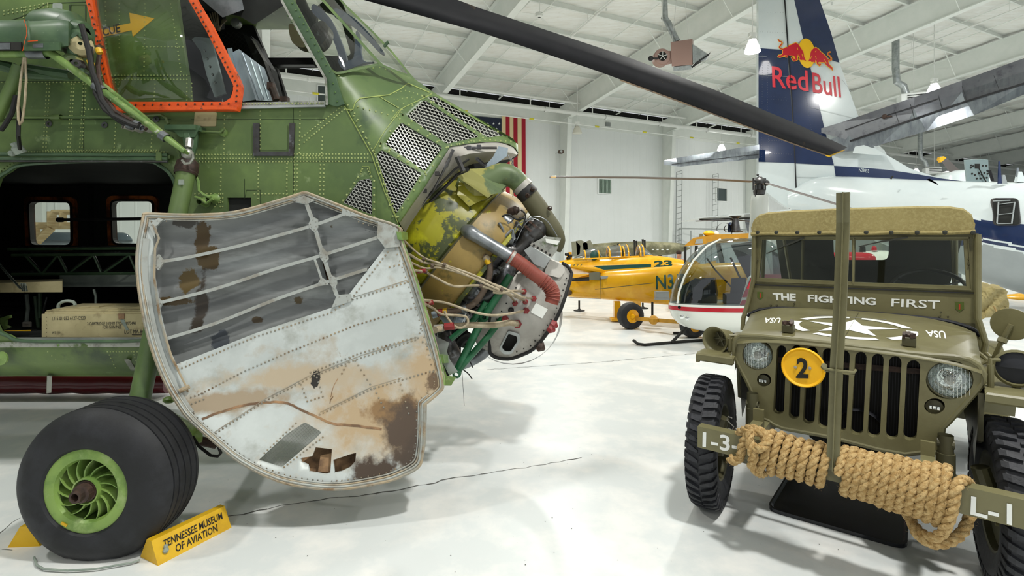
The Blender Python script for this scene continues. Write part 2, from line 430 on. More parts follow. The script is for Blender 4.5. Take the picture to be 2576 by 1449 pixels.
for j, s_ in enumerate(PS):
    q = MB(); z = zroof(s_)+.0; a_0, a_1 = A0, A1
    sec = [(-.035, .22), (.035, .22), (.035, .2), (.004, .2), (.004, .02), (-.07, .02), (-.07, 0), (.004-.008, 0), (-.004, .2), (-.035, .2)]
    q.hexa([W(a_0, s_+x, z+y) for x, y in sec], [W(a_1, s_+x, z+y) for x, y in sec]); q.build('purlin', 'steel_white', ceil, smooth=False)
for a in BAYS:
    q = MB(); sA, sB = SW-.5, S0
    def fl_(da, z0, z1, dep0, dep1):
        q.hexa([W(a-da, sA, zroof(sA)+z0-dep0), W(a+da, sA, zroof(sA)+z0-dep0), W(a+da, sA, zroof(sA)+z1-dep0*(z1 < -.1)), W(a-da, sA, zroof(sA)+z1-dep0*(z1 < -.1))],
               [W(a-da, sB, zroof(sB)+z0-dep1), W(a+da, sB, zroof(sB)+z0-dep1), W(a+da, sB, zroof(sB)+z1-dep1*(z1 < -.1)), W(a-da, sB, zroof(sB)+z1-dep1*(z1 < -.1))])
    fl_(.014, -.93, 0, 0, 0); fl_(.12, -.95, -.92, 0, 0); fl_(.12, -.02, .01, 0, 0)
    for k in range(0, 22, 3): q.box(W(a+.07, SW-1.2-1.52*k, zroof(SW-1.2-1.52*k)-.47), (.11, .012, .9), Matrix.Rotation(radians(25.6), 3, 'Z'))
    q.build('rafter', 'steel_white', ceil, smooth=False)
    q = MB()
    for k in range(1, 22, 2):
        s_ = PS[k]
        for sg in (-1, 1): q.tube([W(a+.1*sg, s_+.02, zroof(s_)-.9), W(a+sg*.95, s_+.02, zroof(s_)+.02)], .02, 5)
    q.build('flange_brace', 'steel_white', ceil, kind='stuff', smooth=False)
for i, a in enumerate(BAYS[:-1]):
    q = MB()
    if i % 2 == 0:
        for s_ in (SW-1, SW-9, SW-17):
            q.tube([W(a, s_, zroof(s_)-.15), W(a+6.78, s_-8, zroof(s_-8)-.15)], .012, 5); q.tube([W(a+6.78, s_, zroof(s_)-.15), W(a, s_-8, zroof(s_-8)-.15)], .012, 5)
    for da in (1.7, 3.39, 5.1): q.tube([W(a+da, SW, zroof(SW)+.03), W(a+da, S0, zroof(S0)+.03)], .018, 5)
    q.build('sag_rod', 'steel_white', ceil, kind='stuff', smooth=False)
# roof conduits and sprinkler main
for da, dz, r in ((16.6, -.35, .03), (23.3, -.4, .035), (9.8, -.35, .03)):
    q = MB(); q.tube([W(da, SW-.6, zroof(SW-.6)+dz), W(da, S0, zroof(S0)+dz)], r, 6)
    for k in range(8): q.tube([W(da, SW-2-3*k, zroof(SW-2-3*k)+dz), W(da, SW-2-3*k, zroof(SW-2-3*k))], .008, 4); q.box(W(da+.05, SW-3-3*k, zroof(SW-3-3*k)+dz-.07), (.05, .05, .1))
    q.build('conduit', 'pipe', ceil)
def rail(name, y, th, s_=20.6):
    d0 = lambda x: s_/(Vector(((x-CX)/F, 1, 0)).dot(B)); z = P(1200, y, d0(1200)).z
    q = MB(); q.tube([W(A0+1, s_, z), W(A1-1, s_, z)], th, 8); return q, z, s_
q, z1, s_ = rail('r', 225, .05)
q2, z2, _ = rail('r', 253, .09)
for k in range(-4, 14): q.tube([W(4+3.4*k, s_, z2), W(4+3.4*k, s_, z1)], .03, 6)
for k in range(-3, 8): q.tube([W(4+6.8*k, s_, z1), W(4+6.8*k, s_, zroof(s_))], .012, 5)
rack = tag(q.build('pipe_rack', 'pipe'), 'thin and thick white pipes hung one above the other along the far wall', 'pipe')
for k in range(-4, 14): q2.lathe([(-.05, .12), (.05, .12)], W(4.8+3.4*k, s_, z2), A, 8)
for k in range(-3, 8): q2.tube([W(5+6.8*k, s_, z2), W(5+6.8*k, s_, zroof(s_))], .012, 5)
q2.build('sprinkler_pipe', 'pipe', rack)
q3, z3, _ = rail('r', 283, .028, 20.4)
root = q3.build('cable_line', 'pipe'); tag(root, 'slim white cable with yellow tape marks, lowest line along the far wall', 'cable')
for k in range(14):
    q = MB(); q.lathe([(-.12, .045), (.12, .045)], W(-8+3.1*k+random.random(), 20.4, z3), A, 8); q.build('tape_mark', 'yellow_tape', root)
for k in range(-3, 8): q = MB()
# windows in the far wall
M['win_dark'] = mat('win_dark', '46504f', .12); M['curtain'] = mat('curtain', '7f9484', .7, layers=[('9db0a2', 6, .5, .1, (6, 6, .3))]); M['trim_w'] = mat('trim_w', 'eef1ee', .4)
wallplane = onplane(W(0, SW-.04, 0), B)
for n, (x0, y0, x1, y1, x2, mt) in enumerate([(1507, 450, 1538, 487, 0, 'curtain'), (1676, 463, 1695, 497, 0, 'win_dark'), (1804, 473, 1829, 506, 0, 'win_dark'), (800, 215, 830, 262, 0, 'win_dark')]):
    fr = MB(); q = [(x0-2, y0-2), (x1+2, y0), (x1+2, y1+2), (x0-2, y1+1)]; h = [(x0, y0), (x1, y0+2), (x1, y1), (x0, y1-1)]
    fr.sheet(q, nearer(wallplane, .08), [h], off=B*.09); f = fr.build('window_%d' % (n+1), 'trim_w', kind='structure', smooth=False)
    g = MB(); g.sheet(h, nearer(wallplane, .01), off=B*.02); g.build('pane', mt, f, smooth=False)
    if mt == 'curtain':
        g = MB()
        for k in range(9): g.strip([(x0+2+k*3.3, y0+2), (x0+2+k*3.3, y1-2)], 1.6, nearer(wallplane, .03), .03)
        g.build('curtain', 'curtain', f)
# louvre, speaker, camera box on wall and pillar
q = MB(); q.sheet([(1524, 307), (1536, 308), (1536, 318), (1524, 317)], nearer(wallplane, .08), off=B*.1); 
for k in range(4): q.strip([(1525, 309.5+2*k), (1535, 310.5+2*k)], 1, nearer(wallplane, .09), .02)
tag(q.build('wall_vent', 'grey_metal'), 'small grey louvred vent high on the white far wall', 'vent')
M['dark_brown'] = mat('dark_brown', '55463a', .6)
t = thing('loudspeaker', 'small brown loudspeaker on a bracket on the white pillar right of the flag', 'speaker', P(1412, 388, 25))
q = MB(); c = P(1411, 382, 25.1); q.box(c, (.2, .22, .18), Matrix.Rotation(.5, 3, 'Z'), bevel=.03); sp = q.build('speaker_box', 'dark_brown', t)
q = MB(); q.lathe([(0, .07), (.03, .05), (.02, 0)], c+Vector((0, -.12, 0)), (0, -1, 0), 12); q.build('speaker_cone', 'grey_metal', t)
q = MB(); q.tube([c, c+B*.5], .02, 6); q.build('bracket', 'grey_metal', t)
# boarding ladders against the far wall
for (xa, xb, ya, yb, lab) in ((1702, 1716, 433, 640, 'pale metal lattice ladder standing on the far wall, left of two'), (1793, 1807, 440, 600, 'pale metal lattice ladder standing on the far wall, right of two')):
    t = thing('wall_ladder', lab, 'ladder', G(xa, 640+20))
    d = (SW-.35)/Vector(((xa-CX)/F, 1, 0)).dot(B)
    for x in (xa, xb): q = MB(); q.tube([P(x, ya, d), P(x-3, 607+EYE*F/d-1, d)], .022, 6); q.build('rail', 'grey_metal', t)
    y = ya+6; 
    q = MB(); q.tube([P(xa, ya, d), P(xb, ya-4, d), P(xb, ya, d)], .02, 6); q.build('top_bar', 'grey_metal', t)
    while y < 665:
        q = MB(); q.tube([P(xa, y, d), P(xb, y-3, d)], .016, 5); q.build('rung', 'grey_metal', t); y += 14
# steel door frame behind the yellow cabin
q = MB(); d = 29
q.tube([P(1708, 676, d), P(1708, 575, d), P(1900, 578, d), P(1900, 676, d)], .05, 6); q.tube([P(1738, 580, d), P(1738, 676, d)], .03, 6); q.tube([P(1775, 580, d), P(1775, 676, d)], .03, 6)
tag(q.build('door_frame', 'grey_metal'), 'slim grey steel frame standing by the far wall behind the yellow cabin', 'frame')
# pendant lamps
def lamp(px, py, z, on, lab, r=.22):
    d = (z-EYE)*F/(HY-py); c = P(px, py, d); s_ = c.dot(B); top = zroof(s_)
    t = thing('pendant_lamp', lab, 'lamp', c)
    q = MB(); q.tube([c+Zv*.35, Vector((c.x, c.y, top))], .012, 6); q.build('hanging_rod', 'pipe', t)
    q = MB(); q.lathe([(.34, .001), (.34, .07), (.2, .09), (.19, .1)], c, Zv, 16); q.box(c+Zv*.33, (.2, .12, .1)); q.build('ballast_housing', 'pipe', t)
    q = MB(); q.lathe([(.19, .08), (.12, r*.6), (0, r*.85), (-.12, r), (-.14, r*1.03), (-.14, r*.95), (-.16, r*.6), (-.17, .001)], c, Zv, 20); q.build('glass_bell', 'lamp_on' if on else 'lamp_off', t)
lamp(1893, 118, 6.8, 1, 'large glowing pendant lamp left of the tall white and navy tail fin', .2)
lamp(2350, 225, 6.8, 1, 'glowing pendant lamp above the grey tailplane at upper right')
lamp(1815, 372, 6.8, 1, 'glowing pendant lamp above the far wall left of the fin, below the thick pipe')
lamp(1452, 328, 6.55, 0, 'unlit pale pendant lamp hanging in front of the far wall right of the flag')
lamp(2305, 432, 6.4, 1, 'tiny glowing lamp over the white aircraft back at far right', .2)
# ceiling fan, heaters
t = thing('ceiling_fan', 'white three blade ceiling fan hanging above the long dark rotor blade', 'fan', P(1357, 40, 16.5))
c = P(1357, 38, 16.5); q = MB(); q.lathe([(-.08, .05), (-.06, .13), (.06, .13), (.1, .04)], c, Zv, 16); q.build('motor', 'pipe', t)
q = MB(); q.tube([c, Vector((c.x, c.y, zroof(c.dot(B))))], .015, 6); q.build('hanging_rod', 'pipe', t)
for k in range(3):
    w = 2.1*k-.9; u = Vector((cos(w), sin(w), 0)); v = Vector((-u.y, u.x, .25)); q = MB()
    q.hexa([c+u*.12+v*.04, c+u*.7+v*.07, c+u*.7-v*.07, c+u*.12-v*.04], [c+u*.12+v*.04+Zv*.01, c+u*.7+v*.07+Zv*.01, c+u*.7-v*.07+Zv*.01, c+u*.12-v*.04+Zv*.01]); q.build('fan_blade', 'pipe', t)
M['heater'] = mat('heater', '9a7d72', .45); M['galv'] = mat('galv', 'b4b9b9', .3, .7, layers=[('9aa09f', 9, .5, .1)]); M['black'] = mat('black', '141414', .45)
d = 13.5; t = thing('unit_heater', 'brown box ceiling heater with round blower and grey duct hanging over the blade', 'heater', P(1715, 178, d))
R = Matrix.Rotation(-.12, 3, 'Z')
q = MB(); q.hexa([P(1687, 106, d), P(1741, 98, d+.1), P(1742, 163, d+.1), P(1690, 167, d)], [P(1692, 108, d+.6), P(1744, 101, d+.7), P(1745, 161, d+.7), P(1694, 165, d+.6)]); q.build('cabinet', 'heater', t, smooth=False)
q = MB(); q.hexa([P(1694, 168, d+.05), P(1738, 163, d+.1), P(1738, 175, d+.1), P(1694, 179, d+.05)], [P(1698, 166, d+.5), P(1741, 161, d+.5), P(1741, 172, d+.5), P(1698, 176, d+.5)]); q.build('burner_grille', 'galv', t, smooth=False)
q = MB(); c = P(1663, 146, d+.15); q.lathe([(-.12, .02), (-.12, .2), (-.1, .22), (.12, .22), (.14, .2), (.14, .02)], c, (0, 1, 0), 24); q.hexa([P(1665, 128, d+.05), P(1690, 128, d+.05), P(1690, 160, d+.05), P(1668, 165, d+.05)], [P(1665, 128, d+.3), P(1690, 128, d+.3), P(1690, 160, d+.3), P(1668, 165, d+.3)]); bl = q.build('blower', 'heater', t)
q = MB(); q.lathe([(-.135, .001), (-.135, .12)], c, (0, 1, 0), 20); q.build('fan_inlet', 'dark_gap', bl)
q = MB()
for k in range(5): w = k*2*pi/5+.3; q.tube([c+Vector((0, -.15, 0)), c+Vector((cos(w)*.13, -.15, sin(w)*.13))], .008, 5)
q.build('inlet_guard', 'pipe', bl)
q = MB(); q.ball(P(1637, 147, d), .065, 12, sc=(1.2, 1, 1)); q.tube([P(1640, 147, d), P(1655, 147, d)], .025, 8); q.build('motor', 'black', t)
q = MB(); q.hexa([P(1742, 112, d+.1), P(1781, 137, d+.15), P(1776, 150, d+.15), P(1743, 160, d+.1)], [P(1745, 112, d+.6), P(1784, 137, d+.65), P(1779, 150, d+.65), P(1746, 160, d+.6)]); hd = q.build('outlet_hood', 'galv', t, smooth=False)
for k in range(7): q = MB(); q.box(P(1746+5*k, 164-3.4*k, d+.3), (.012, .5, .07), Matrix.Rotation(.5, 3, 'Y')); q.build('louvre', 'black', hd)
q = MB(); q.tube([P(1703, 104, d+.3), P(1681, 58, d+.3), P(1673, 46, d+.3), P(1672, 20, d+.3), P(1670, -60, d+.3)], [.085, .085, .08, .08, .08], 14)
for (x, y) in ((1681, 58), (1672, 46), (1700, 98)): q.lathe([(-.02, .095), (.02, .095)], P(x, y, d+.3), (.3, 0, 1), 14)
q.build('flue_duct', 'galv', t)
q = MB()
for (x0, x1) in ((1665, 1668), (1690, 1706), (1733, 1720)): q.tube([P(x0, 110, d+.2), P(x1, -40, d+.2)], .008, 5)
q.build('hanger_wire', 'pipe', t)
for (x, y, d, lab) in ((2286, 250, 19, 'grey duct and louvred heater above the tailplane beside the glowing lamp'), (2338, 430, 30, 'small far heater with duct over the white aircraft back')):
    t = thing('duct_heater', lab, 'heater', P(x, y, d)); k = 19/d if d < 25 else .45; w = .28
    q = MB(); q.box(P(x+6, y, d), (.75, .6, .35), Matrix.Rotation(-.4, 3, 'Z'), bevel=.02); cb = q.build('cabinet', 'trim_w', t)
    for j in range(3): q = MB(); q.box(P(x+4, y, d)+Vector((0, -.34, -.1+.09*j)), (.6, .02, .03), Matrix.Rotation(-.4, 3, 'Z')); q.build('louvre', 'dark_gap', cb)
    q = MB(); pz = P(x-6, y-10, d); q.tube([pz, pz+Vector((-.1, 0, .35)), pz+Vector((-.35, 0, .5)), pz+Vector((-.4, 0, 1.0)), pz+Vector((-.4, 0, max(1.3, zroof(pz.dot(B))-pz.z)))], .12, 12); q.build('flue_duct', 'galv', t)
    q = MB(); q.tube([P(x+12, y, d), P(x+12, y, d)+Zv*(zroof(pz.dot(B))-pz.z)], .01, 5); q.build('hanger_wire', 'pipe', t)
# flag hung on the wall
M['flag_red'] = mat('flag_red', 'a3192c', .8); M['flag_cream'] = mat('flag_cream', 'e3cfa0', .8); M['flag_blue'] = mat('flag_blue', '232a3d', .8)
fd = nearer(wallplane, .12); t = thing('american_flag', 'red and cream striped flag with starred blue field hung vertically on the far wall', 'flag', P(1260, 590, fd))
xs = [1192+10*k for k in range(14)]
for k in range(13):
    q = MB(); y0 = (294 if k >= 7 else 470); q.sheet([(xs[k], y0+k*.9-(8 if k >= 7 else 0)), (xs[k+1], y0+(k+1)*.9-(8 if k >= 7 else 0)), (xs[k+1]+1, 592), (xs[k]+1, 592)], (lambda k_: lambda x, y: fd(x, y)-.03*sin(k_*1.3+y*.02))(k), grid=24, off=B*.01)
    q.build('stripe', 'flag_red' if k % 2 == 0 else 'flag_cream', t)
q = MB(); q.sheet([(1192, 292), (1262, 298), (1262, 476), (1192, 472)], fd, grid=30, off=B*.01); cf = q.build('star_field', 'flag_blue', t)
for r in range(9):
    for c_ in range(6 if r % 2 == 0 else 5):
        q = MB(); cx_, cy_ = 1256-r*7.2, 311+(c_*26 if r % 2 == 0 else 13+c_*26); q.add([P(cx_+(3.4 if k % 2 == 0 else 1.4)*sin(k*pi/5), cy_-(3.4 if k % 2 == 0 else 1.4)*cos(k*pi/5), nearer(fd, .03)) for k in range(10)], [tuple(range(10))]); q.build('star', 'trim_w', cf, smooth=False)
# ================================================================ the green helicopter
DOOR_SPOTS = [('b29c7c', P(960, 1050, 2.75), (.36, .4, .2), 7, .5), ('b29c7c', P(1080, 930, 2.9), (.12, .4, .14), 9, .4), ('b3a48c', P(780, 960, 2.72), (.4, .4, .06), 8, .35), ('9f8f78', P(560, 1010, 2.7), (.3, .4, .05), 9, .35),
              ('8a6d4a', P(1000, 1035, 2.8), (.17, .4, .07), 10, .2), ('54463a', P(1020, 1085, 2.8), (.11, .4, .17), 9, .3), ('4a3d32', P(950, 1170, 2.8), (.12, .4, .07), 9, .25), ('4c4036', P(1045, 1150, 2.8), (.07, .4, .12), 9, .3), ('6b5844', P(1095, 955, 2.95), (.04, .4, .06), 12, .15), ('2b2925', P(773, 967, 2.72), (.022, .4, .045), 16, .08)]
BAY_SPOTS = [('463619', P(500, 590, 2.85), (.035, .3, .1), 13, .08), ('4a3b1e', P(515, 650, 2.85), (.05, .3, .07), 12, .08), ('5a4a26', P(478, 705, 2.85), (.045, .3, .07), 13, .08), ('39322a', P(508, 760, 2.85), (.03, .3, .16), 11, .15), ('4f4026', P(450, 755, 2.85), (.08, .3, .022), 12, .08), ('443922', P(722, 762, 2.83), (.035, .3, .03), 12, .08), ('454a50', P(550, 860, 2.82), (.05, .3, .06), 12, .08), ('4a3d28', P(625, 812, 2.82), (.03, .3, .022), 12, .08), ('3a3733', P(475, 560, 2.86), (.05, .3, .03), 14, .1)]
M['green'] = mat('green', '5d7042', .42, layers=[('4b6139', .9, .5, .12), ('6e8549', 1.7, .57, .1), ('86986a', 9, .69, .05), ('3f5236', 4, .66, .06), ('a9ad8c', 11, .735, .015, (.5, 1, 1.4))], bump=.08, bscale=5)
M['green_lt'] = mat('green_lt', '7a9553', .35, layers=[('56743f', 6, .52, .1), ('9dac74', 20, .62, .05), ('b4b5aa', 9, .655, .015)])
M['green_dk'] = mat('green_dk', '3c543c', .4, layers=[('4a6244', 7, .5, .12), ('7b8a70', 30, .7, .03)])
M['rivet'] = mat('rivet', 'aab477', .45, layers=[('93a266', 30, .5, .2)])
M['rivet_dk'] = mat('rivet_dk', '4e6b3a', .45)
M['seam'] = mat('seam', '2a3a20', .7); M['seam_y'] = mat('seam_y', '8c9a52', .6)
M['orange'] = mat('orange', 'd9541c', .45, layers=[('b5451c', 8, .6, .06), ('54402f', 22, .64, .02)], bump=.2, bscale=40)
M['bare'] = mat('bare', 'a3a49b', .35, .4, layers=[('7c7c74', 16, .55, .08), ('56683e', 9, .62, .04)])
M['alu'] = mat('alu', 'a8acaa', .42, .35, layers=[('8f9492', 3.5, .5, .12), ('c0c6c6', 2.0, .6, .1)])
M['door_grey'] = mat('door_grey', 'b3b9b6', .42, .1, layers=[('c6ccc9', 2.2, .5, .1), ('9c9f98', 5, .6, .08), ('a99d8a', 3.1, .66, .06), ('8a7660', 11, .72, .03)], bump=.12, bscale=8, spots=DOOR_SPOTS)
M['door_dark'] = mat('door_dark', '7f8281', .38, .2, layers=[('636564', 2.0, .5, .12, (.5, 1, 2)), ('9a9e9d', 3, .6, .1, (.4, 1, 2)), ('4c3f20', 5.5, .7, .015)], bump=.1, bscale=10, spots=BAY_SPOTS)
M['rim'] = mat('rim', 'a5957a', .5, .1, layers=[('8f8f86', 7, .5, .1), ('7b6347', 12, .6, .06)])
M['rimgrey'] = mat('rimgrey', 'a5a9a4', .45, .2, layers=[('8d8a80', 8, .55, .08)])
M['rust'] = mat('rust', '9a7a58', .8, layers=[('6c5440', 8, .5, .08), ('b58c66', 5, .6, .08)])
M['soot'] = mat('soot', '43372d', .8, layers=[('6c5a49', 6, .55, .1), ('94836d', 11, .64, .05)])
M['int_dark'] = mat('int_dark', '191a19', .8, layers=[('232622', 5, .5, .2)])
M['tyre'] = mat('tyre', '1f2023', .62, layers=[('2b2c30', 4, .55, .12), ('1a1b1d', 11, .5, .1)], bump=.1, bscale=60)
M['hub'] = mat('hub', '86a352', .42, layers=[('6b8a42', 7, .52, .1), ('9bb070', 12, .6, .08), ('4a4a2c', 18, .7, .04)])
M['axle'] = mat('axle', '4e3a31', .6, layers=[('33261f', 20, .5, .1)])
M['blade'] = mat('blade', '17181b', .65, spec=.25, layers=[('1f1f22', 3, .5, .15), ('4a3d2e', 5, .69, .04)])
M['erosion'] = mat('erosion', '7d6a52', .6, layers=[('54493e', 9, .5, .1)])
M['yellow'] = mat('yellow', 'e0b21c', .5, layers=[('c99c1b', 5, .55, .1)])
M['sign_yellow'] = mat('sign_yellow', 'f6b916', .55)
M['ink'] = mat('ink', '1d1c18', .7); M['ink_soft'] = mat('ink_soft', '2b2a26', .8)
M['white_paint'] = mat('white_paint', 'e4e6e0', .5)
M['clear'] = glass('clear', 'e6ece6', .03); M['plexi'] = glass('plexi', 'e0e6da', .03, .04)
M['mesh_wire'] = mat('mesh_wire', 'd2d3ca', .3, .5); M['mesh_dark'] = mat('mesh_dark', '55564e', .5, .3)
M['khaki'] = mat('khaki', 'a0966f', .75, layers=[('b3a880', 3, .5, .1), ('857b59', 9, .62, .06)])
M['seat_pale'] = mat('seat_pale', '7f8a80', .8, layers=[('9aa398', 4, .5, .1)])
M['window_brown'] = mat('window_brown', 'c0682a', .6, layers=[('5c3216', 6, .5, .1)])
M['blackrub'] = mat('blackrub', '1c1b1a', .55); M['hose_tan'] = mat('hose_tan', 'b5a88e', .6, layers=[('94866c', 14, .5, .1)]); M['hose_brown'] = mat('hose_brown', '5a4c40', .7, layers=[('77685a', 18, .6, .08)])
M['steel_dk'] = mat('steel_dk', '5b5c5e', .35, .7, layers=[('44403c', 8, .5, .15), ('83858a', 14, .64, .06)])
M['steel_md'] = mat('steel_md', '8b8f92', .35, .6, layers=[('6c7073', 9, .5, .12)])
M['engy'] = mat('engy', '98941c', .4, layers=[('7f7a22', 3, .5, .12), ('454c2c', 6, .54, .012), ('b3b01e', 5, .62, .05)])
M['engbrown'] = mat('engbrown', '8a7440', .45, layers=[('977f45', 4, .5, .1), ('a9a52a', 9, .65, .02), ('6f6238', 12, .62, .06)])
M['engolive'] = mat('engolive', '5a6a46', .45, layers=[('8d8a4c', 4.5, .53, .02), ('49583a', 8, .6, .05)])
M['mount_green'] = mat('mount_green', '1f5a38', .35, layers=[('2d6a48', 8, .5, .1), ('9fb0a0', 30, .72, .02)])
M['redhose'] = mat('redhose', '8e4436', .55, layers=[('7c3b30', 5, .5, .15)])
M['redfit'] = mat('redfit', '8e2f30', .4, layers=[('b8897c', 22, .62, .04)])
M['silver'] = mat('silver', 'aeaba4', .48, .35, layers=[('9c9890', 3, .5, .12), ('bcb8b0', 5, .6, .1)])
M['seatpanel'] = mat('seatpanel', 'a3b0b8', .35, .3, layers=[('8b98a2', 7, .5, .12, (1, 1, .4))])
M['olivecap'] = mat('olivecap', '55523a', .6); M['maroon'] = mat('maroon', '5c0e1c', .18, coat=.6)
SD = 3.2
def nose(x, y):
    d1 = (x-867)*.913-(y-267)*.408
    ax, ay = 1035-1305, 190-361; L = sqrt(ax*ax+ay*ay); nx, ny = -ay/L, ax/L      # distance below the ridge line
    d2 = ((x-1035)*(-171)/L*-1*-1+(y-190)*270/L)
    d2 = max(.0, d2)
    if d1 <= 0: return SD
    t = min(1.0, d1/(d1+d2+1e-6)); return SD+.75*t**2.3
H = thing('helicopter', 'huge weathered green helicopter with open nose and orange framed cockpit window', 'helicopter', (-1.5, 4.0, 0))
cockpit = [(445, -260), (445, 0), (470, 180), (481, 262), (817, 262), (817, 200), (705, 0), (590, -260)]
doorway = smooth([(-12, 470), (20, 431), (63, 414), (200, 407), (361, 406), (401, 416), (434, 447), (446, 500), (447, 600), (440, 720), (425, 800), (402, 842), (360, 857), (200, 859), (60, 858), (20, 845), (-14, 812), (-22, 640)], 3)
recess = [(572, 497), (632, 497), (632, 560), (572, 560)]
skin = MB()
outer = [(-800, -260), (445, -260), (445, 0), (470, 180), (481, 262), (817, 262), (817, 200), (800, 168), (830, 174), (840, 181), (867, 267), (934, 387), (967, 481), (1000, 560), (1010, 640), (1008, 860), (700, 930), (360, 947), (-800, 945)]
def side(x, y):
    return SD+(.0 if y < 880 else .25*((y-880)/65)**2)
skin.sheet([p for p in outer], side, [doorway, recess], t=.03, grid=60)
skin.build('fuselage_side', 'green', H, ang=50)
# nose skin with grille openings
M1 = [(1075, 246), (1092, 241), (1268, 341), (1226, 346)]; M2 = [(1022, 291), (1067, 250), (1206, 344), (1124, 362)]
M3 = [(967, 361), (1009, 307), (1114, 371), (1068, 431)]; M4 = [(946, 389), (959, 376), (1061, 436), (997, 537), (988, 535)]
M5 = [(863, 511), (903, 453), (930, 449), (936, 457), (936, 541)]
nouter = [(840, 181), (867, 179), (900, 167), (954, 160), (975, 168), (1031, 190)]+[(1055, 207), (1082, 226), (1100, 238), (1180, 284), (1260, 332), (1290, 350), (1303, 364), (1304, 384), (1297, 372), (1281, 362), (1250, 356), (1218, 357), (1170, 362), (1131, 369), (1071, 464), (1004, 560), (967, 481), (934, 387), (867, 267)]
g = MB(); g.sheet(nouter, nose, [rounded(m, 7) for m in (M1, M2, M3, M4)], t=.025, grid=16); ns = g.build('nose_skin', 'green', H, ang=70)
for m in (M1, M2, M3, M4, M5):
    q = MB(); D = nearer(nose, -.012) if m is not M5 else SD-.004
    for an, st in ((.55, 7.6), (-.02+.95, 7.6)):
        pass
    for (a_, w) in ((.30, 1.5), (1.08, 1.5)):
        for p_, r_ in hatch(m, a_, 7.4): q.strip([p_, r_], w, D, .004)
    gr = q.build('grille', 'mesh_wire', H, smooth=False)
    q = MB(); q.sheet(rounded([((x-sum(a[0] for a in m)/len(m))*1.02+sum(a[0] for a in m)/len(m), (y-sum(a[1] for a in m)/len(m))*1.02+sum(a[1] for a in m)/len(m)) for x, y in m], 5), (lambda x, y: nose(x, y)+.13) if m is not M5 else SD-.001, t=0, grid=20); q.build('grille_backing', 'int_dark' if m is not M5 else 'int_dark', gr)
q = MB(); mm = [(855, 523), (898, 447), (932, 441), (944, 452), (944, 562), (933, 560)]
q.sheet(rounded(mm, 6), SD-.012, [rounded(M5, 5)], t=.012); q.build('grille_frame', 'green', H)
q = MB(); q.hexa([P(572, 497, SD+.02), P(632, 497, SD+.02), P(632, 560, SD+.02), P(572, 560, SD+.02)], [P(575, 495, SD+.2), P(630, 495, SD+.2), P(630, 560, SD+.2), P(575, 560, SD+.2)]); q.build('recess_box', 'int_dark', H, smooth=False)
# seams, rivet rows
q = MB()
D = nearer(side, .001); NS = nearer(nose, .004)
for pts, w in [([(490, 405), (920, 405), (955, 412), (1000, 470)], 1.6), ([(738, 264), (738, 640)], 1.2), ([(480, 300), (818, 300)], 1), ([(0, 300), (430, 300)], 1.8), ([(210, 210), (210, 395)], 1.4), ([(0, 205), (215, 205), (300, 192), (480, 190)], 1.6), ([(0, 60), (60, 40), (120, 8), (240, 4)], 1.4), ([(175, 12), (175, 70), (178, 12), (215, 12), (215, 110)], 2.4), ([(615, 450), (615, 500), (620, 478), (655, 478), (655, 520)], 1.2)]:
    q.strip(pts, w, D, .001)
q.build('skin_seam', 'seam', H, kind='stuff', smooth=False)
q = MB()
for pts, w in [([(867, 267), (934, 387), (967, 481), (1001, 560)], 2.2), ([(872, 275), (888, 275), (893, 258), (905, 247), (980, 238), (1010, 222), (1026, 209), (1080, 232)], 2.4), ([(955, 243), (1002, 271)], 1.5), ([(1085, 237), (1012, 272), (967, 330), (938, 379), (951, 410), (975, 490), (998, 548)], 1.8), ([(985, 300), (1000, 281), (1010, 273)], 1.3), ([(905, 438), (912, 418), (928, 418), (932, 436)], 1.3), ([(855, 523), (900, 444)], 1.4)]:
    q.strip([tuple(p) for p in pathpts(pts, 14)], w, NS, .002)
q.build('nose_seam', 'seam_y', H, kind='stuff', smooth=False)
rv = MB(); R_ = lambda pts, st, r=2.3: rv.rivets(pathpts(pts, st), nearer(side, .0), r, .0035)
for y in (389, 399, 407): R_([(494, y), (740, y)], 7.5); R_([(740, y-1), (925, y-1)], 8)
for x in (556, 741, 748, 806, 815): R_([(x, 415), (x-2, 520)], 10.5)
for x in (650, 722): R_([(x, 412), (x-1, 500)], 9.5)
for x in (565, 655, 755, 811): R_([(x, 280 if x != 811 else 345), (x-2, 385)], 10)
for x in (470, 482): R_([(x, 210), (x, 262)], 9)
for x in (125, 118, 180, 186, 210, 216, 297, 390): R_([(x, 212), (x-10, 380)], 9.5)
R_([(5, 207), (300, 207)], 9); R_([(215, 275), (290, 275)], 8); R_([(760, 345), (866, 262)], 8); R_([(765, 358), (866, 275)], 8); R_([(762, 392), (810, 392)], 7)
for y in (8, 16): R_([(10, 20+y), (120, y)], 11)
R_([(60, 20), (58, 60)], 8); R_([(120, 10), (118, 50)], 8); R_([(265, 5), (268, 180)], 11); R_([(300, 10), (300, 120)], 10); R_([(365, 10), (362, 190)], 11); R_([(360, 118), (460, 118)], 9); R_([(240, 190), (470, 190)], 8); R_([(225, 200), (470, 200)], 8); R_([(430, 10), (455, 180)], 10)
R_([(490, 488), (560, 488)], 9); R_([(560, 497), (560, 520)], 8); R_([(640, 488), (722, 488)], 9); R_([(540, 520), (560, 500)], 6)
for (x0, y0, x1, y1) in ((30, 382, 420, 382), (120, 378, 400, 378)): R_([(x0, y0), (x1, y1)], 7, )
R_([(0, 868), (365, 866)], 6.5, 1.8); R_([(270, 885), (345, 885)], 7, 1.8); R_([(275, 893), (290, 925)], 8, 1.8); R_([(120, 885), (140, 905)], 10, 1.8); R_([(335, 885), (350, 935)], 7, 1.8)
for k in range(22): a = pi*.5*k/21; R_([(375+cos(a)*62, 470-sin(a)*62)]*2, 9, 2)
for k in range(14): a = pi*.5+pi*.5*k/13; R_([(60+cos(a)*75, 480-sin(a)*75)]*2, 9, 2)
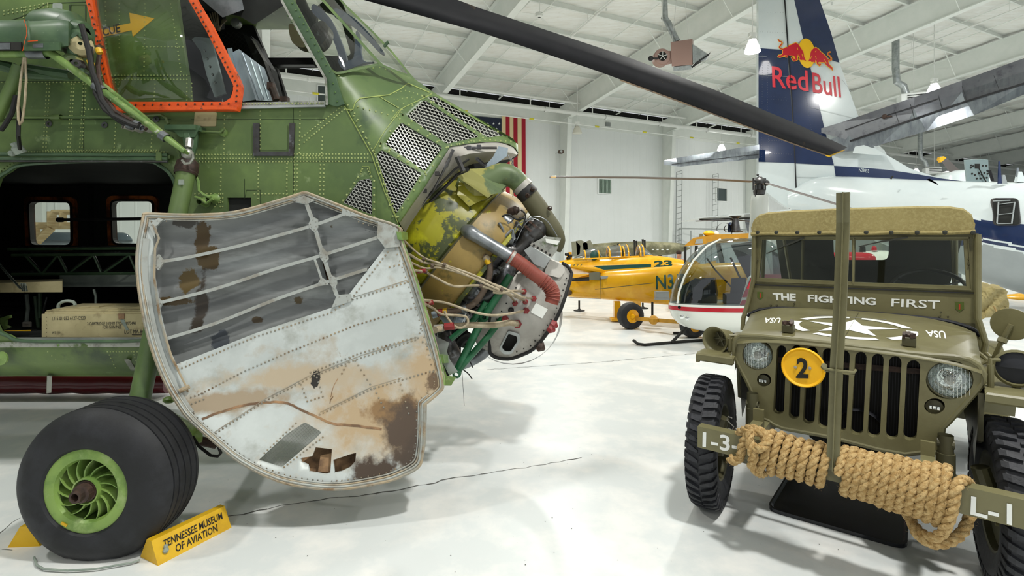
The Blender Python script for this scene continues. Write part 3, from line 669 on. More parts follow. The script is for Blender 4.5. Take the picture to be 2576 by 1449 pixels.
rv.build('rivet', 'rivet', H, kind='stuff')
rv = MB(); R2 = lambda pts, st, r=2.4: rv.rivets(pathpts(pts, st), nearer(nose, .0035), r, .004)
R2([(875, 264), (942, 387), (975, 481), (1002, 545)], 15); R2([(892, 285), (945, 395)], 16); R2([(900, 268), (975, 288), (1015, 262)], 15)
for m in (M1, M2, M3, M4):
    c_ = (sum(p[0] for p in m)/len(m), sum(p[1] for p in m)/len(m)); o_ = []
    for p in m+[m[0]]:
        v_ = Vector((p[0]-c_[0], p[1]-c_[1])); v_ = v_+v_.normalized()*9; o_.append((c_[0]+v_.x, c_[1]+v_.y))
    o_ = [p for p in o_]; R2(o_, 26, 3.0)
R2([(852, 190), (870, 183), (905, 174), (955, 170), (1000, 183)], 14, 2); R2([(985, 235), (1020, 228), (1060, 240)], 9, 2); R2([(1000, 250), (1035, 245), (1050, 255)], 9, 2); R2([(985, 300), (1005, 290), (1012, 275)], 7, 2); R2([(843, 200), (850, 225), (862, 262)], 14, 3)
R2([(1135, 366), (1165, 360), (1220, 352), (1285, 356)], 13, 2.6); R2([(912, 425), (908, 438)], 6, 2); R2([(925, 425), (930, 438)], 6, 2)
rv.build('nose_rivet', 'rivet', H, kind='stuff')
rv = MB(); rv.rivets(pathpts([(863, 505), (901, 446), (934, 444), (941, 455), (941, 545)], 17), SD-.013, 3, .003); rv.build('grille_rivet', 'rivet', H, kind='stuff')
# marks and plates on the side
q = MB()
for pts in ([(636, 310), (652, 309), (652, 381), (637, 392)], [(637, 392), (652, 381), (726, 381), (738, 392)], [(728, 309), (741, 309), (738, 392), (726, 381)]): q.sheet(pts, SD-.012, t=.012)
q.build('step_frame', 'steel_dk', H, smooth=False)
q = MB(); q.sheet(rounded([(656, 312), (723, 312), (722, 377), (656, 377)], 4), SD-.003, t=.004); q.build('step_flap', 'green', H, smooth=False)
for pts, m_ in (([(490, 282), (545, 282), (543, 318), (487, 318)], 'khaki'), ([(132, 8), (156, 8), (156, 28), (132, 28)], 'seat_pale')):
    q = MB(); q.sheet(rounded(pts, 4), SD-.004, t=.004); q.build('worn_placard', m_, H, smooth=False)
q = MB(); q.sheet([(214, 83), (328, 58), (325, 32), (388, 46), (334, 92), (331, 76), (222, 101), (217, 95)], SD-.003, t=.003); ar = q.build('rescue_arrow', 'sign_yellow', H, smooth=False)
q = MB(); q.text('RESCUE', [(224, 101), (303, 80), (300, 59), (219, 79)], SD-.003, .0015, bold=.02); q.build('lettering', 'ink', ar, smooth=False)
for (x, y) in ((125, 312), (265, 315), (395, 300)):
    q = MB(); q.lathe([(.004, .018), (.008, .02), (.008, .008), (0, .007)], P(x, y, SD), (0, -1, 0), 12); q.build('port_fitting', 'steel_dk', H)
for (x, y, r_) in ((5, 901, 17), (150, 868, 3)):
    q = MB(); q.lathe([(0, r_/400), (.012, r_/400), (.012, .3*r_/400), (.02, .001)], P(x, y, SD), (0, -1, 0), 20); q.build('jack_point', 'green_lt', H)
q = MB(); q.sheet(rounded([(311, 904), (326, 904), (342, 932), (330, 933)], 4), nearer(side, .004), t=.004); q.build('worn_patch', 'bare', H, smooth=False)
q = MB(); q.tube([P(-100, 295, SD-.03), P(140, 295, SD-.03), P(300, 294, SD-.03), P(405, 288, SD-.03), P(417, 296, SD-.03), P(424, 312, SD-.03)], .009, 8); q.lathe([(-.03, .018), (.03, .018)], P(142, 295, SD-.03), (1, 0, 0), 8); q.build('fuel_line', 'green', H)
# sliding door rails and lip of the cabin doorway
for (ya, yb, r_, m_) in ((387, 390, .012, 'green_dk'), (399, 400, .012, 'green_dk'), (404, 406, .008, 'steel_dk')):
    q = MB(); q.tube([P(-200, ya, SD-.035), P(422, yb, SD-.035)], r_, 8); q.build('door_rail', m_, H)
q = MB(); q.box(P(150, 396, SD-.02), (1.4, .03, .02)); q.box(P(405, 395, SD-.03), (.03, .05, .05)); q.build('rail_bracket', 'green', H)
q = MB(); q.tube([P(p[0], p[1], SD-.004) for p in doorway], .011, 6, closed=True); q.build('doorway_lip', 'green_dk', H)
q = MB(); q.sheet([(-200, 862), (362, 860), (362, 873), (-200, 875)], SD-.008, t=.02); q.build('door_sill', 'bare', H, smooth=False)
q = MB(); q.sheet([(-200, 851), (370, 850), (370, 859), (-200, 861)], lambda x, y: SD+.03, t=.02); q.build('sill_step', 'alu', H, smooth=False)
# cabin interior
def room(name, x0, x1, y0, y1, d0, d1, m_, holes=()):
    a = [P(x0, y0, d0), P(x1, y0, d0), P(x1, y1, d0), P(x0, y1, d0)]
    b = [Vector((p.x, d1, p.z)) for p in a]; q = MB()
    q.add(a+b, [(0, 1, 5, 4), (1, 2, 6, 5), (2, 3, 7, 6), (3, 0, 4, 7)])
    return q.build(name, m_, H, smooth=False), b
zf = P(0, 858, SD).z; zc = P(0, 395, SD).z; D2 = 4.9
yf = HY+(EYE-zf)*F/D2; yc = HY+(EYE-zc)*F/D2
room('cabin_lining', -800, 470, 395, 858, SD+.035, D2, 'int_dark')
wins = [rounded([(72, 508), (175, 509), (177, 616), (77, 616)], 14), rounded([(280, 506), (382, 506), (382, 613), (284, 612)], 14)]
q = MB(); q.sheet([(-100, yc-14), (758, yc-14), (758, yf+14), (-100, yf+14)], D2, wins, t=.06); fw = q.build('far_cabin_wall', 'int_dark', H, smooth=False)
for w in wins:
    cx_ = sum(p[0] for p in w)/len(w); cy_ = sum(p[1] for p in w)/len(w)
    big = [((p[0]-cx_)*1.26+cx_, (p[1]-cy_)*1.26+cy_) for p in w]; mid = [((p[0]-cx_)*1.08+cx_, (p[1]-cy_)*1.08+cy_) for p in w]
    q = MB(); q.sheet(big, D2-.03, [mid], t=.03); q.build('window_frame', 'window_brown', fw, smooth=False)
    q = MB(); q.sheet(mid, D2-.045, [w], t=.045); q.build('window_seal', 'blackrub', fw, smooth=False)
    q = MB(); q.sheet(w, D2+.02, t=0); q.build('window_pane', 'clear', fw, smooth=False)
for x in (115+95, 440, -20):   # ribs of the far wall
    q = MB(); q.box(P(x+10, 560, D2-.04), (.06, .07, 1.3)); q.build('wall_rib', 'int_dark', fw, smooth=False)
q = MB(); q.tube([P(145, 553, 4.3), P(480, 549, 4.3)], .013, 8); q.tube([P(145, 553, 4.3), P(158, 553, 4.3)], .02, 8); q.build('grab_bar', 'blackrub', H)
# tube-framed troop seats
for dd, yo in ((4.05, 0), (4.5, -6)):
    q = MB(); K = []
    for (y, x0) in ((627, 20), (642, 30), (690, 30)): q.tube([P(x0, y+yo, dd), P(430, y-3+yo, dd)], .012 if dd < 4.2 else .009, 6)
    xs_ = [62, 105, 145, 170, 235, 256, 325, 345, 420]
    for i in range(len(xs_)-1): q.tube([P(xs_[i], (642 if i % 2 == 0 else 690)+yo, dd), P(xs_[i+1], (690 if i % 2 == 0 else 642)+yo, dd)], .008, 6)
    q.build('seat_tube_frame', 'green_dk' if dd < 4.2 else 'steel_dk', H)
q = MB(); q.hexa([P(150, 692, 4.2), P(440, 690, 4.2), P(440, 720, 4.2), P(150, 722, 4.2)], [P(160, 688, 4.6), P(430, 686, 4.6), P(430, 716, 4.6), P(160, 716, 4.6)]); q.build('seat_edge', 'seat_pale', H, smooth=False)
q = MB(); q.hexa([P(-120, 715, 3.5), P(157, 708, 3.5), P(157, 735, 3.5), P(-120, 736, 3.5)], [P(-110, 706, 3.85), P(158, 702, 3.85), P(158, 728, 3.85), P(-110, 730, 3.85)]); q.build('seat_edge', 'khaki', H, smooth=False)
q = MB()  # gathered curtain at the doorway's left
rows = []
for k in range(10):
    t = k/9; x = -20+75*t**1.2; y = 590+135*t
    rows.append([P(x-34*(1-t)-8+18*j/7, y+j*1.5, 3.36+.03*sin(j*2.4+k*.3)) for j in range(8)])
q.loft(rows, closed=False); rows = [[P(50+j*2.2+6*k*.3, 712+k*7, 3.42+.02*sin(j*2+k)) for j in range(8)] for k in range(4)]; q.loft(rows, closed=False)
q.build('gathered_curtain', 'seat_pale', H, ang=80)
for pts, m_, r_ in ([[(66, 740), (70, 775), (66, 812)], 'seat_pale', .012], [[(100, 738), (100, 800)], 'green_dk', .012], [[(88, 745), (97, 832)], 'green_dk', .012], [[(118, 748), (105, 800)], 'steel_dk', .008], [[(236, 728), (241, 745), (241, 766)], 'seat_pale', .008]):
    q = MB(); q.tube([P(x, y, 3.75) for x, y in pts], r_, 6); q.build('seat_leg', m_, H)
q = MB(); q.box(P(68, 816, 3.65), (.055, .012, .04), bevel=.004); q.box(P(68, 813, 3.64), (.03, .01, .012)); q.build('belt_buckle', 'silver', H)
q = MB(); q.tube([P(12, 835, 3.6), P(80, 833, 3.6)], .009, 8); q.build('pry_bar', 'yellow', H)
q = MB(); q.tube([P(80, 833, 3.6), P(92, 832, 3.6)], .009, 8); q.build('pry_bar_grip', 'ink', H)
q = MB(); q.sheet([(0, 800), (22, 793), (24, 800), (14, 805), (12, 818), (24, 824), (10, 830), (0, 812)], 3.45, t=.02); q.build('torn_bracket', 'green_lt', H, smooth=False)
# belly strut hanging and drain
q = MB(); q.hexa([P(118, 945, 3.4), P(131, 945, 3.4), P(129, 988, 3.4), P(117, 990, 3.4)], [P(118, 945, 3.44), P(131, 945, 3.44), P(129, 985, 3.44), P(117, 987, 3.44)]); q.build('belly_step', 'bare', H, smooth=False)
q = MB(); fr_ = [P(-800, 945, SD+.25), P(360, 947, SD+.25), P(360, 947, SD+.25)+Vector((0, 1.5, -.02)), P(-800, 945, SD+.25)+Vector((0, 1.5, -.02))]
q.hexa(fr_, [p+Zv*.05 for p in fr_]); q.build('belly_skin', 'green', H, smooth=False)
q = MB(); fr_ = [P(360, 947, SD+.25), P(1000, 830, SD+.1), P(1000, 830, SD+.1)+Vector((0, 1.5, 0)), P(360, 947, SD+.25)+Vector((0, 1.5, 0))]
q.hexa(fr_, [p+Zv*.05 for p in fr_]); q.build('belly_skin', 'green', H, smooth=False)
# far side of the fuselage, ahead of the cabin
q = MB(); q.sheet([(480, 262), (905, 262), (1000, 330), (1000, 700), (480, 790)], 4.97, t=.03); q.build('far_fuselage_side', 'green', H, smooth=False)
# ---- cockpit
# fixed pillar and windshield frames
D = lambda x, y: SD-.01+.1*max(0, (y-600))*0
q = MB(); q.sheet([(705, -8), (722, -8), (738, 0), (833, 176), (842, 186), (858, 240), (866, 262), (846, 268), (826, 262), (817, 264), (817, 200)], SD-.02, t=.05); q.build('door_pillar', 'green_dk', H, smooth=False)
q = MB(); q.strip([(708, 0), (724, 30), (820, 200), (822, 264)], 6, SD-.025, .02); q.build('pillar_trim', 'bare', H, smooth=False)
rv = MB(); rv.rivets(pathpts([(735, 8), (830, 180), (838, 210), (848, 255)], 18)+pathpts([(724, 40), (760, 100), (812, 190)], 17), SD-.022, 2.6, .004); rv.build('pillar_rivet', 'rivet_dk', H, kind='stuff')
def wsd(x, y):   # windshield surface bends back to the centreline
    x0 = 737+(y)*.53; x1 = 905+(y)*.71; t = max(0, min(1.05, (x-x0)/max(40, (x1-x0)))); return SD+.02+.55*t**1.8
q = MB(); q.sheet([(700, -70), (737, 0), (830, 174), (847, 183), (867, 180), (954, 160), (809, 0), (765, -70)], wsd, t=0, grid=30); q.build('side_windshield', 'plexi', H, smooth=True, ang=80)
q = MB(); q.sheet([(772, -70), (817, 0), (957, 155), (1031, 190), (934, 77), (870, 17), (857, 0), (815, -50)], wsd, t=0, grid=30); q.build('front_windshield', 'plexi', H, ang=80)
for pts, w_ in (([(765, -70), (812, 0), (955, 159), (962, 165)], 7), ([(700, -70), (737, 0), (830, 174), (847, 184), (867, 181), (954, 161)], 6), ([(815, -50), (857, 0), (872, 17), (934, 77), (985, 130), (1031, 188), (1042, 200)], 5), ([(955, 162), (1000, 180), (1031, 191)], 5)):
    q = MB(); q.strip(pts, w_, nearer(wsd, .01), .02); q.build('windshield_frame', 'green', H, smooth=False)
q = MB(); q.tube([P(966, 118, SD+.45), P(974, 108, SD+.45), P(978, 106, SD+.45)], .012, 8); q.build('wiper_stub', 'green_dk', H)
# window rail
q = MB(); q.sheet([(598, 258), (817, 254), (817, 264), (598, 266)], SD-.02, t=.05); q.build('window_sill', 'bare', H, smooth=False)
q = MB(); q.sheet([(598, 266), (817, 264), (817, 268), (598, 273)], SD-.03, t=.02); q.build('sill_rail', 'alu', H, smooth=False)
rv = MB(); rv.rivets(pathpts([(604, 262), (812, 259)], 7.5), SD-.021, 2, .003); rv.build('sill_rivet', 'rivet', H, kind='stuff')
# sliding window slid back: orange frame and bulged pane
wf = thing_part = None
q = MB(); WD = SD-.07
outerf = [(200, -80), (215, 0), (228, 50), (240, 110), (258, 190), (273, 240), (292, 286), (300, 280), (568, 278), (597, 279), (600, 266), (607, 217), (596, 190), (530, 60), (494, 0), (450, -80)]
innerf = [(215, -80), (232, 0), (242, 60), (256, 130), (272, 205), (284, 244), (296, 256), (565, 256), (580, 246), (586, 228), (586, 212), (520, 80), (474, 0), (432, -80)]
q.sheet(outerf, WD, [innerf[1:-1]+[(452, -30), (226, -30)]], t=.035); of = q.build('sliding_window_frame', 'orange', H, smooth=False)
q = MB(); q.strip([(300, 273), (568, 270), (596, 271)], 9, WD-.01, .015); q.strip([(262, 190), (276, 236), (294, 262)], 3, WD-.005, .006); q.build('frame_rib', 'orange', of, smooth=False)
rv = MB(); rv.rivets(pathpts([(224, 10), (236, 60), (248, 118), (266, 200), (280, 245)], 13)+pathpts([(320, 264), (575, 261)], 20)+pathpts([(486, 8), (524, 78), (560, 145), (597, 215), (594, 255)], 13), WD-.001, 2.8, .005); rv.build('frame_rivet', 'axle', of, kind='stuff')
q = MB(); q.sheet([(232, -30), (244, 60), (258, 130), (274, 205), (286, 248), (565, 256), (580, 246), (586, 212), (520, 80), (474, 0), (452, -30)], lambda x, y: WD+.02-.1*max(0, sin(pi*max(0, min(1, (x-240-.18*y)/300))))*max(0, sin(pi*max(0, min(1, (y+60)/320)))), t=0, grid=22); q.build('bulged_pane', 'plexi', of, ang=80)
# cockpit insides: seat, bulkhead, overhead panel, far windows
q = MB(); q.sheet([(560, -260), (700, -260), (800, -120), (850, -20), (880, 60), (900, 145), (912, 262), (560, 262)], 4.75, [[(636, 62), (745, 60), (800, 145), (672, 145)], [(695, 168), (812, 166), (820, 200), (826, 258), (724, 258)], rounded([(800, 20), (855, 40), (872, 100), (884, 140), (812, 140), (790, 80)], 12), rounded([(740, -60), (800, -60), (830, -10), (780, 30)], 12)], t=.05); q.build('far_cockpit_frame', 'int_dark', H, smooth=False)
q = MB(); q.box(P(733, 157, 4.6), (.42, .06, .06)); q.build('far_window_bar', 'black', H, smooth=False)
q = MB(); q.hexa([P(430, -260, SD+.3), P(640, -260, SD+.3), P(750, -10, SD+.3), P(640, 62, SD+.3), P(600, 40, SD+.3), P(480, 20, SD+.3)], [P(430, -260, 4.7), P(640, -260, 4.7), P(750, -10, 4.7), P(640, 62, 4.7), P(600, 40, 4.7), P(480, 20, 4.7)]); q.build('overhead_lining', 'int_dark', H, smooth=False)
q = MB(); q.hexa([P(498, -10, 3.4), P(600, -40, 3.4), P(614, 24, 3.4), P(560, 44, 3.4)], [P(498, -10, 3.8), P(600, -40, 3.8), P(614, 24, 3.8), P(560, 44, 3.8)]); q.build('overhead_box', 'steel_md', H, smooth=False)
q = MB(); q.lathe([(0, .035), (.04, .035), (.045, .025), (.045, .001)], P(598, 62, 3.9), (0, -1, 0), 16); q.build('cockpit_gauge', 'grey_metal', H)
for k in range(6): q = MB(); q.tube([P(516+6*k, 40-3*k, 3.7), P(530+4*k, 66, 3.65), P(552, 78-2*k, 3.7), P(560+2*k, 50, 3.8)], .005, 5); q.build('wire_bundle', 'hose_tan', H)
q = MB(); q.sheet([(545, 80), (560, 74), (610, 78), (632, 90), (655, 130), (680, 170), (700, 255), (560, 255), (552, 180)], 4.2, t=.12); q.build('seat_back', 'int_dark', H, smooth=False)
q = MB()
for sgn in (.62, 2.3):
    for a_, b_ in hatch([(550, 82), (608, 80), (650, 140), (625, 150), (560, 160)], sgn, 9): q.strip([a_, b_], 1.2, 4.19, .006)
q.build('quilt_seam', 'steel_dk', H, smooth=False, kind='stuff')
q = MB(); q.sheet([(610, 84), (630, 94), (662, 150), (700, 255), (672, 255), (640, 150)], 4.1, t=.08); q.build('seat_side', 'steel_dk', H, smooth=False)
q = MB(); q.sheet([(482, 98), (492, 92), (530, 96), (545, 150), (566, 235), (540, 245), (520, 190), (505, 130)], 3.55, [[(515+6.5*k+4*cos(j), 128+20*k+4*sin(j)) for j in [i*pi/4 for i in range(8)]] for k in range(5)], t=.02); q.build('armour_bracket', 'seatpanel', H, smooth=False)
for (a_, b_, c_, e_, dd) in (((586, 128), (600, 124), (672, 175), (686, 250), 3.45),):
    q = MB(); q.hexa([P(584, 132, dd), P(600, 124, dd), P(644, 250, dd), P(611, 256, dd)], [P(584+8, 130, dd+.05), P(604, 126, dd+.05), P(640, 252, dd+.05), P(615, 254, dd+.05)]); q.build('seat_panel', 'seatpanel', H, smooth=False)
    q = MB(); q.hexa([P(600, 124, dd), P(664, 172, dd+.3), P(690, 254, dd+.3), P(644, 252, dd)], [P(602, 124, dd+.04), P(666, 172, dd+.34), P(692, 254, dd+.34), P(646, 252, dd+.04)])
    for k in range(3): q.tube([P(610+20*k, 134+14*k, dd+.0+.1*k), P(652+12*k, 250, dd+.0+.1*k)], .005, 5)
    q.build('seat_panel', 'seatpanel', H, smooth=False)
    q = MB(); q.hexa([P(571, 122, dd-.02), P(582, 120, dd-.02), P(606, 254, dd-.02), P(600, 254, dd-.02)], [P(573, 122, dd+.02), P(584, 120, dd+.02), P(608, 254, dd+.02), P(602, 254, dd+.02)]); q.build('seat_panel', 'seatpanel', H, smooth=False)
q = MB(); q.box(P(682, 218, 3.5), (.04, .04, .05)); q.tube([P(684, 222, 3.5), P(695, 252, 3.5)], .025, 8); q.box(P(716, 250, 3.5), (.05, .05, .03)); q.build('control_lever', 'axle', H)
q = MB(); q.sheet(smooth([(726, 64), (740, 62), (760, 75), (775, 100), (768, 118), (748, 116), (732, 100)], 3), 3.9, t=.1); q.build('headrest', 'olivecap', H)
q = MB(); q.sheet(smooth([(790, 60), (812, 52), (826, 72), (818, 100), (800, 117), (785, 108), (780, 80)], 3), 4.0, t=.12); q.build('far_headrest', 'steel_dk', H)
M['int_blue'] = mat('int_blue', '4c566b', .5, layers=[('3c4458', 5, .5, .15)])
for pts in ([(790, 10), (830, 45), (860, 110), (872, 150), (858, 158), (842, 110), (815, 60), (785, 30)], [(872, 152), (890, 142), (895, 80), (905, 90), (912, 150), (940, 155), (912, 160), (866, 176), (850, 150)], [(845, 20), (890, 45), (930, 85), (965, 130), (955, 132), (915, 90), (880, 60), (840, 40)]):
    q = MB(); q.sheet(smooth(pts, 3), 4.3, t=.04); q.build('instrument_frame', 'int_blue', H)
q = MB(); q.sheet([(440, -240), (600, -240), (556, 80), (552, 262), (440, 262)], 4.3, t=.04); q.build('seat_bulkhead', 'int_dark', H, smooth=False)
# hub, mast and rotor
q = MB(); q.lathe([(-.6, .5), (-.1, .42), (.0, .3), (.1, .12), (.5, .1), (.5, .28), (.65, .28), (.7, .1)], (-2.6, 4.1, 4.45), (0, 0, 1), 20); q.build('rotor_hub', 'steel_dk', H)
q = MB(); qq = [(-5.3, 3.35), (-2.1, 3.35), (-1.9, 3.7), (-1.9, 4.5), (-2.1, 4.85), (-5.3, 4.85)]
zt = P(0, -240, SD).z
q.loft([[Vector((x, y, zt-.1)) for x, y in qq], [Vector((x*.95-.1, 4.1+(y-4.1)*.85, zt+.3)) for x, y in qq], [Vector((x*.8-.5, 4.1+(y-4.1)*.5, zt+.55)) for x, y in qq]]); q.build('cabin_roof', 'green', H)
def bladepts():
    lo = [(-1.2, 4.15, 5.02)]
    top = [(1150, 0, 4.6), (1200, 19, 4.7), (1573, 142, 5.5), (1800, 227, 6.0), (1995, 308, 6.5), (2131, 371, 6.85)]
    bot = [(915, 0, 4.25), (1200, 78, 4.55), (1498, 177, 5.2), (1728, 261, 5.75), (2000, 362, 6.4), (2085, 391, 6.65)]
    return top, bot
def resample(pts, n):
    pp = [P(*p) for p in pts]; L = [0]
    for a_, b_ in zip(pp, pp[1:]): L.append(L[-1]+(b_-a_).length)
    out = []
    for i in range(n):
        s = L[-1]*i/(n-1); k = max(j for j in range(len(L)) if L[j] <= s+1e-9); k = min(k, len(pp)-2)
        out.append(pp[k].lerp(pp[k+1], (s-L[k])/(L[k+1]-L[k])))
    return out
top, bot = bladepts(); T = resample(top, 26); Bt = resample(bot, 26)
e0 = (T[0]+Bt[0])/2; dirb = ((T[1]+Bt[1])/2-e0).normalized(); hubp = Vector((-2.55, 4.1, 5.02))
wv = (T[0]-Bt[0]); wv = wv-dirb*wv.dot(dirb)
root_ = [(e0.lerp(hubp, k/5)) for k in range(5, 0, -1)]
T = [p+wv*.5 for p in root_]+T; Bt = [p-wv*.5 for p in root_]+Bt
rings = []
for i, (a_, b_) in enumerate(zip(T, Bt)):
    ch = (a_-b_); th = Vector((0, 0, 1)) if True else None; nb = dirb.cross(ch).normalized(); nb = nb if nb.z > 0 else -nb
    R = []
    for (c_, u_) in ((0, 0), (.05, .05), (.2, .085), (.45, .08), (.75, .045), (1, .005), (1, -.0), (.75, -.012), (.45, -.02), (.2, -.02), (.05, -.02)):
        R.append(b_+ch*c_+nb*u_*.7)
    rings.append(R)
q = MB(); q.loft(rings); bl = q.build('rotor_blade', 'blade', H, label='long dark rotor blade with yellow tip drooping to the right', ang=50)
q = MB(); k0 = 16
for i in range(k0, len(T)-1):
    a_, b_ = T[i], T[i+1]; c_, e_ = Bt[i], Bt[i+1]; w_ = .13; o_ = Vector((0, -.006, -.018))
    q.add([c_+o_, c_+(a_-c_)*w_*(1 if i > k0+3 else .6)+o_, e_+(b_-e_)*w_+o_, e_+o_], [(0, 1, 2, 3)])
q.build('erosion_strip', 'erosion', bl, smooth=False)
q = MB(); a_, b_ = T[-1], Bt[-1]; c_, e_ = T[-2], Bt[-2]; o_ = Vector((0, -.008, -.024))
q.add([b_+o_, b_.lerp(a_, .95)+o_, b_.lerp(a_, .8)+(e_-b_)*.14+o_, b_.lerp(a_, .1)+(e_-b_)*.32+o_, b_+(e_-b_)*.34+o_], [(0, 1, 2, 3, 4)]); q.build('tip_mark', 'yellow', bl, smooth=False)
q = MB()
for i in range(6, len(T)-1):
    o_ = Vector((0, -.002, -.003)); d_ = (T[i+1]-T[i]).normalized()*.006; nb = Vector((0, 0, -.022))
    for s_ in (.0, .5):
        t0 = T[i].lerp(T[i+1], s_); b0 = Bt[i].lerp(Bt[i+1], s_); ch = t0-b0; n2 = dirb.cross(ch).normalized(); n2 = n2 if n2.z < 0 else -n2
        q.add([b0+ch*.1+n2*.0155, t0+n2*.004, t0+d_+n2*.004, b0+ch*.1+d_+n2*.0155], [(0, 1, 2, 3)])
q.build('pocket_joint', 'ink', bl, kind='stuff', smooth=False)
# ---- hoist and its frame, upper left
hp = 2.95
q = MB(); rr = []
for x in (-180, 0, 67, 70, 76, 150, 172, 180):
    r_ = {-180: 1, 0: 1, 67: 1, 70: 1.05, 76: 1, 150: 1, 172: .9, 180: .7}[x]
    rr.append([P(x, 88+sy*38*r_-(4 if x > 100 else 0), hp+sd*.14*r_) for sy, sd in ((-.98, -.1), (-.9, -.8), (-.5, -1), (.2, -1.02), (.9, -1), (1, -.8), (1, .8), (-.5, 1), (-.95, .6))])
q.loft(rr); ho = q.build('hoist_housing', 'green_dk', H, ang=40)
q = MB(); q.sheet([(-60, 107), (53, 106), (53, 126), (-60, 127)], hp-.15, t=.01); q.build('data_plate', 'ink', ho, smooth=False)
q = MB(); q.sheet([(-60, 109), (25, 108), (25, 124), (-60, 125)], hp-.152, t=.002); 
q.build('data_plate_print', 'steel_md', ho, smooth=False)
q = MB(); q.sheet([(60, 106), (150, 105), (150, 126), (60, 127)], hp-.155, t=.01); cc = q.build('access_cover', 'green_dk', ho, smooth=False)
q = MB(); q.sheet([(82, 110), (108, 109), (108, 119), (82, 120)], hp-.157, t=.002); q.build('data_plate', 'steel_md', cc, smooth=False)
q = MB(); q.strip([(60, 48), (67, 70), (67, 88), (62, 104), (57, 128)], 1.6, hp-.17, .01); q.strip([(70, 104), (95, 102)], 2.5, hp-.16, .005); q.build('cover_strap', 'orange', ho, smooth=False)
q = MB(); c = P(185, 80, hp); q.lathe([(-.2, .1), (-.08, .12), (.0, .11), (.03, .07), (.08, .06), (.08, .03)], c, (1, -.1, -.15), 20); q.build('hoist_drum', 'green_dk', ho)
for (x, y, r_, m_) in ((198, 100, .05, 'green_dk'), (205, 118, .06, 'khaki'), (178, 105, .04, 'steel_dk'), (188, 132, .035, 'green_dk'), (215, 95, .03, 'green_dk'), (172, 122, .03, 'steel_dk'), (186, 158, .05, 'engolive'), (200, 172, .04, 'steel_dk'), (212, 190, .035, 'green_dk')):
    q = MB(); q.lathe([(-.05, .01), (-.05, r_*.8), (-.02, r_), (.03, r_), (.05, r_*.6), (.05, .01)], P(x, y, hp-.05), (random.uniform(.3, 1), -1, random.uniform(-.4, .3)), 12); q.build('hoist_fitting', m_, ho)
q = MB(); q.tube([P(x, y, 2.8) for x, y in ((205, 62), (213, 90), (224, 130), (232, 180), (246, 215), (255, 250), (285, 290), (330, 312), (350, 318))], .014, 8); q.build('hoist_hose', 'blackrub', ho)
q = MB(); q.tube([P(x, y, 2.85) for x, y in ((228, 118), (230, 160), (236, 200), (240, 235), (262, 275), (300, 305), (336, 322))], .012, 8); q.build('hoist_hose', 'blackrub', ho)
q = MB(); q.tube([P(x, y, 2.86) for x, y in ((246, 115), (250, 135), (246, 165), (250, 200), (262, 240), (290, 280), (340, 308), (368, 325))], .011, 8); q.build('hoist_hose', 'axle', ho)
for (x, y) in ((228, 158), (249, 128), (326, 318), (344, 311), (352, 320)):
    q = MB(); q.lathe([(-.014, .016), (.014, .016)], P(x, y, 2.82), (.4, 0, -1) if y < 200 else (1, 0, -.4), 10); q.build('hose_band', 'yellow' if y < 300 else 'steel_md', ho)
fd_ = 2.85
q = MB(); q.tube([P(-200, 137, fd_), P(95, 135, fd_), P(128, 133, fd_), P(165, 160, fd_), P(300, 260, fd_+.02), P(415, 345, fd_+.08), P(462, 380, fd_+.1), P(472, 386, 3.0)], [.022, .022, .024, .022, .02, .019, .013, .008], 12); q.build('hoist_frame_tube', 'green_lt', H)
q = MB(); q.tube([P(248, 205, 3.05), P(350, 285, 3.04), P(415, 340, 3.02), P(465, 382, 3.0)], .015, 10); q.build('hoist_frame_tube', 'green_lt', H)
for (x, y, e_, w_, u_) in ((250, 223, .01, .03, (1, 0, -.75)), (95, 136, 0, .05, (1, 0, 0)), (412, 343, .08, .02, (1, 0, -.75))):
    q = MB(); q.lathe([(-w_, .027), (w_, .027)], P(x, y, fd_+e_), u_, 12); q.build('tube_collar', 'steel_md', H)
q = MB(); q.tube([P(48, 165, 2.9), P(30, 215, 2.9), P(-10, 300, 2.95)], .03, 12); q.build('hoist_brace', 'green', H)
q = MB(); q.tube([P(-60, 150, 3.0), P(30, 172, 3.0), P(60, 186, 3.0), P(175, 198, 3.05)], [.02, .035, .03, .012], 10); q.tube([P(60, 172, 3.02), P(180, 190, 3.02)], .03, 8); q.build('hoist_lower_arm', 'green_dk', H)
q = MB(); q.tube([P(x, y, 2.85) for x, y in ((60, 145), (52, 200), (45, 270), (46, 300), (50, 314), (56, 305), (62, 260), (66, 200), (64, 145))], .006, 6); q.build('hanging_cable', 'hose_tan', H)
q = MB(); q.tube([P(x, y, 2.9) for x, y in ((40, 240), (30, 285), (12, 315), (2, 328))], .012, 8); q.tube([P(48, 285, 2.95), P(46, 340, 2.95), P(50, 375, 3.05)], .01, 8); q.tube([P(40, 240, 2.9), P(50, 290, 2.95)], .01, 8); q.build('black_hose', 'blackrub', H)
q = MB(); c = P(48, 378, 3.1); q.lathe([(-.02, .03), (.02, .03), (.03, .02), (.05, .02)], c, (-.3, -.5, 1), 10); q.ball(P(30, 386, 3.12), .02, 8); q.build('hose_fitting', 'seat_pale', H)
for (x, y, m_) in ((325, 322, 'silver'), (346, 326, 'silver'), (370, 326, 'silver')):
    q = MB(); q.lathe([(-.04, .012), (0, .016), (.02, .02), (.03, .02)], P(x, y, SD-.02), (.3, 1, 0), 8); q.build('hose_fitting', m_, H)
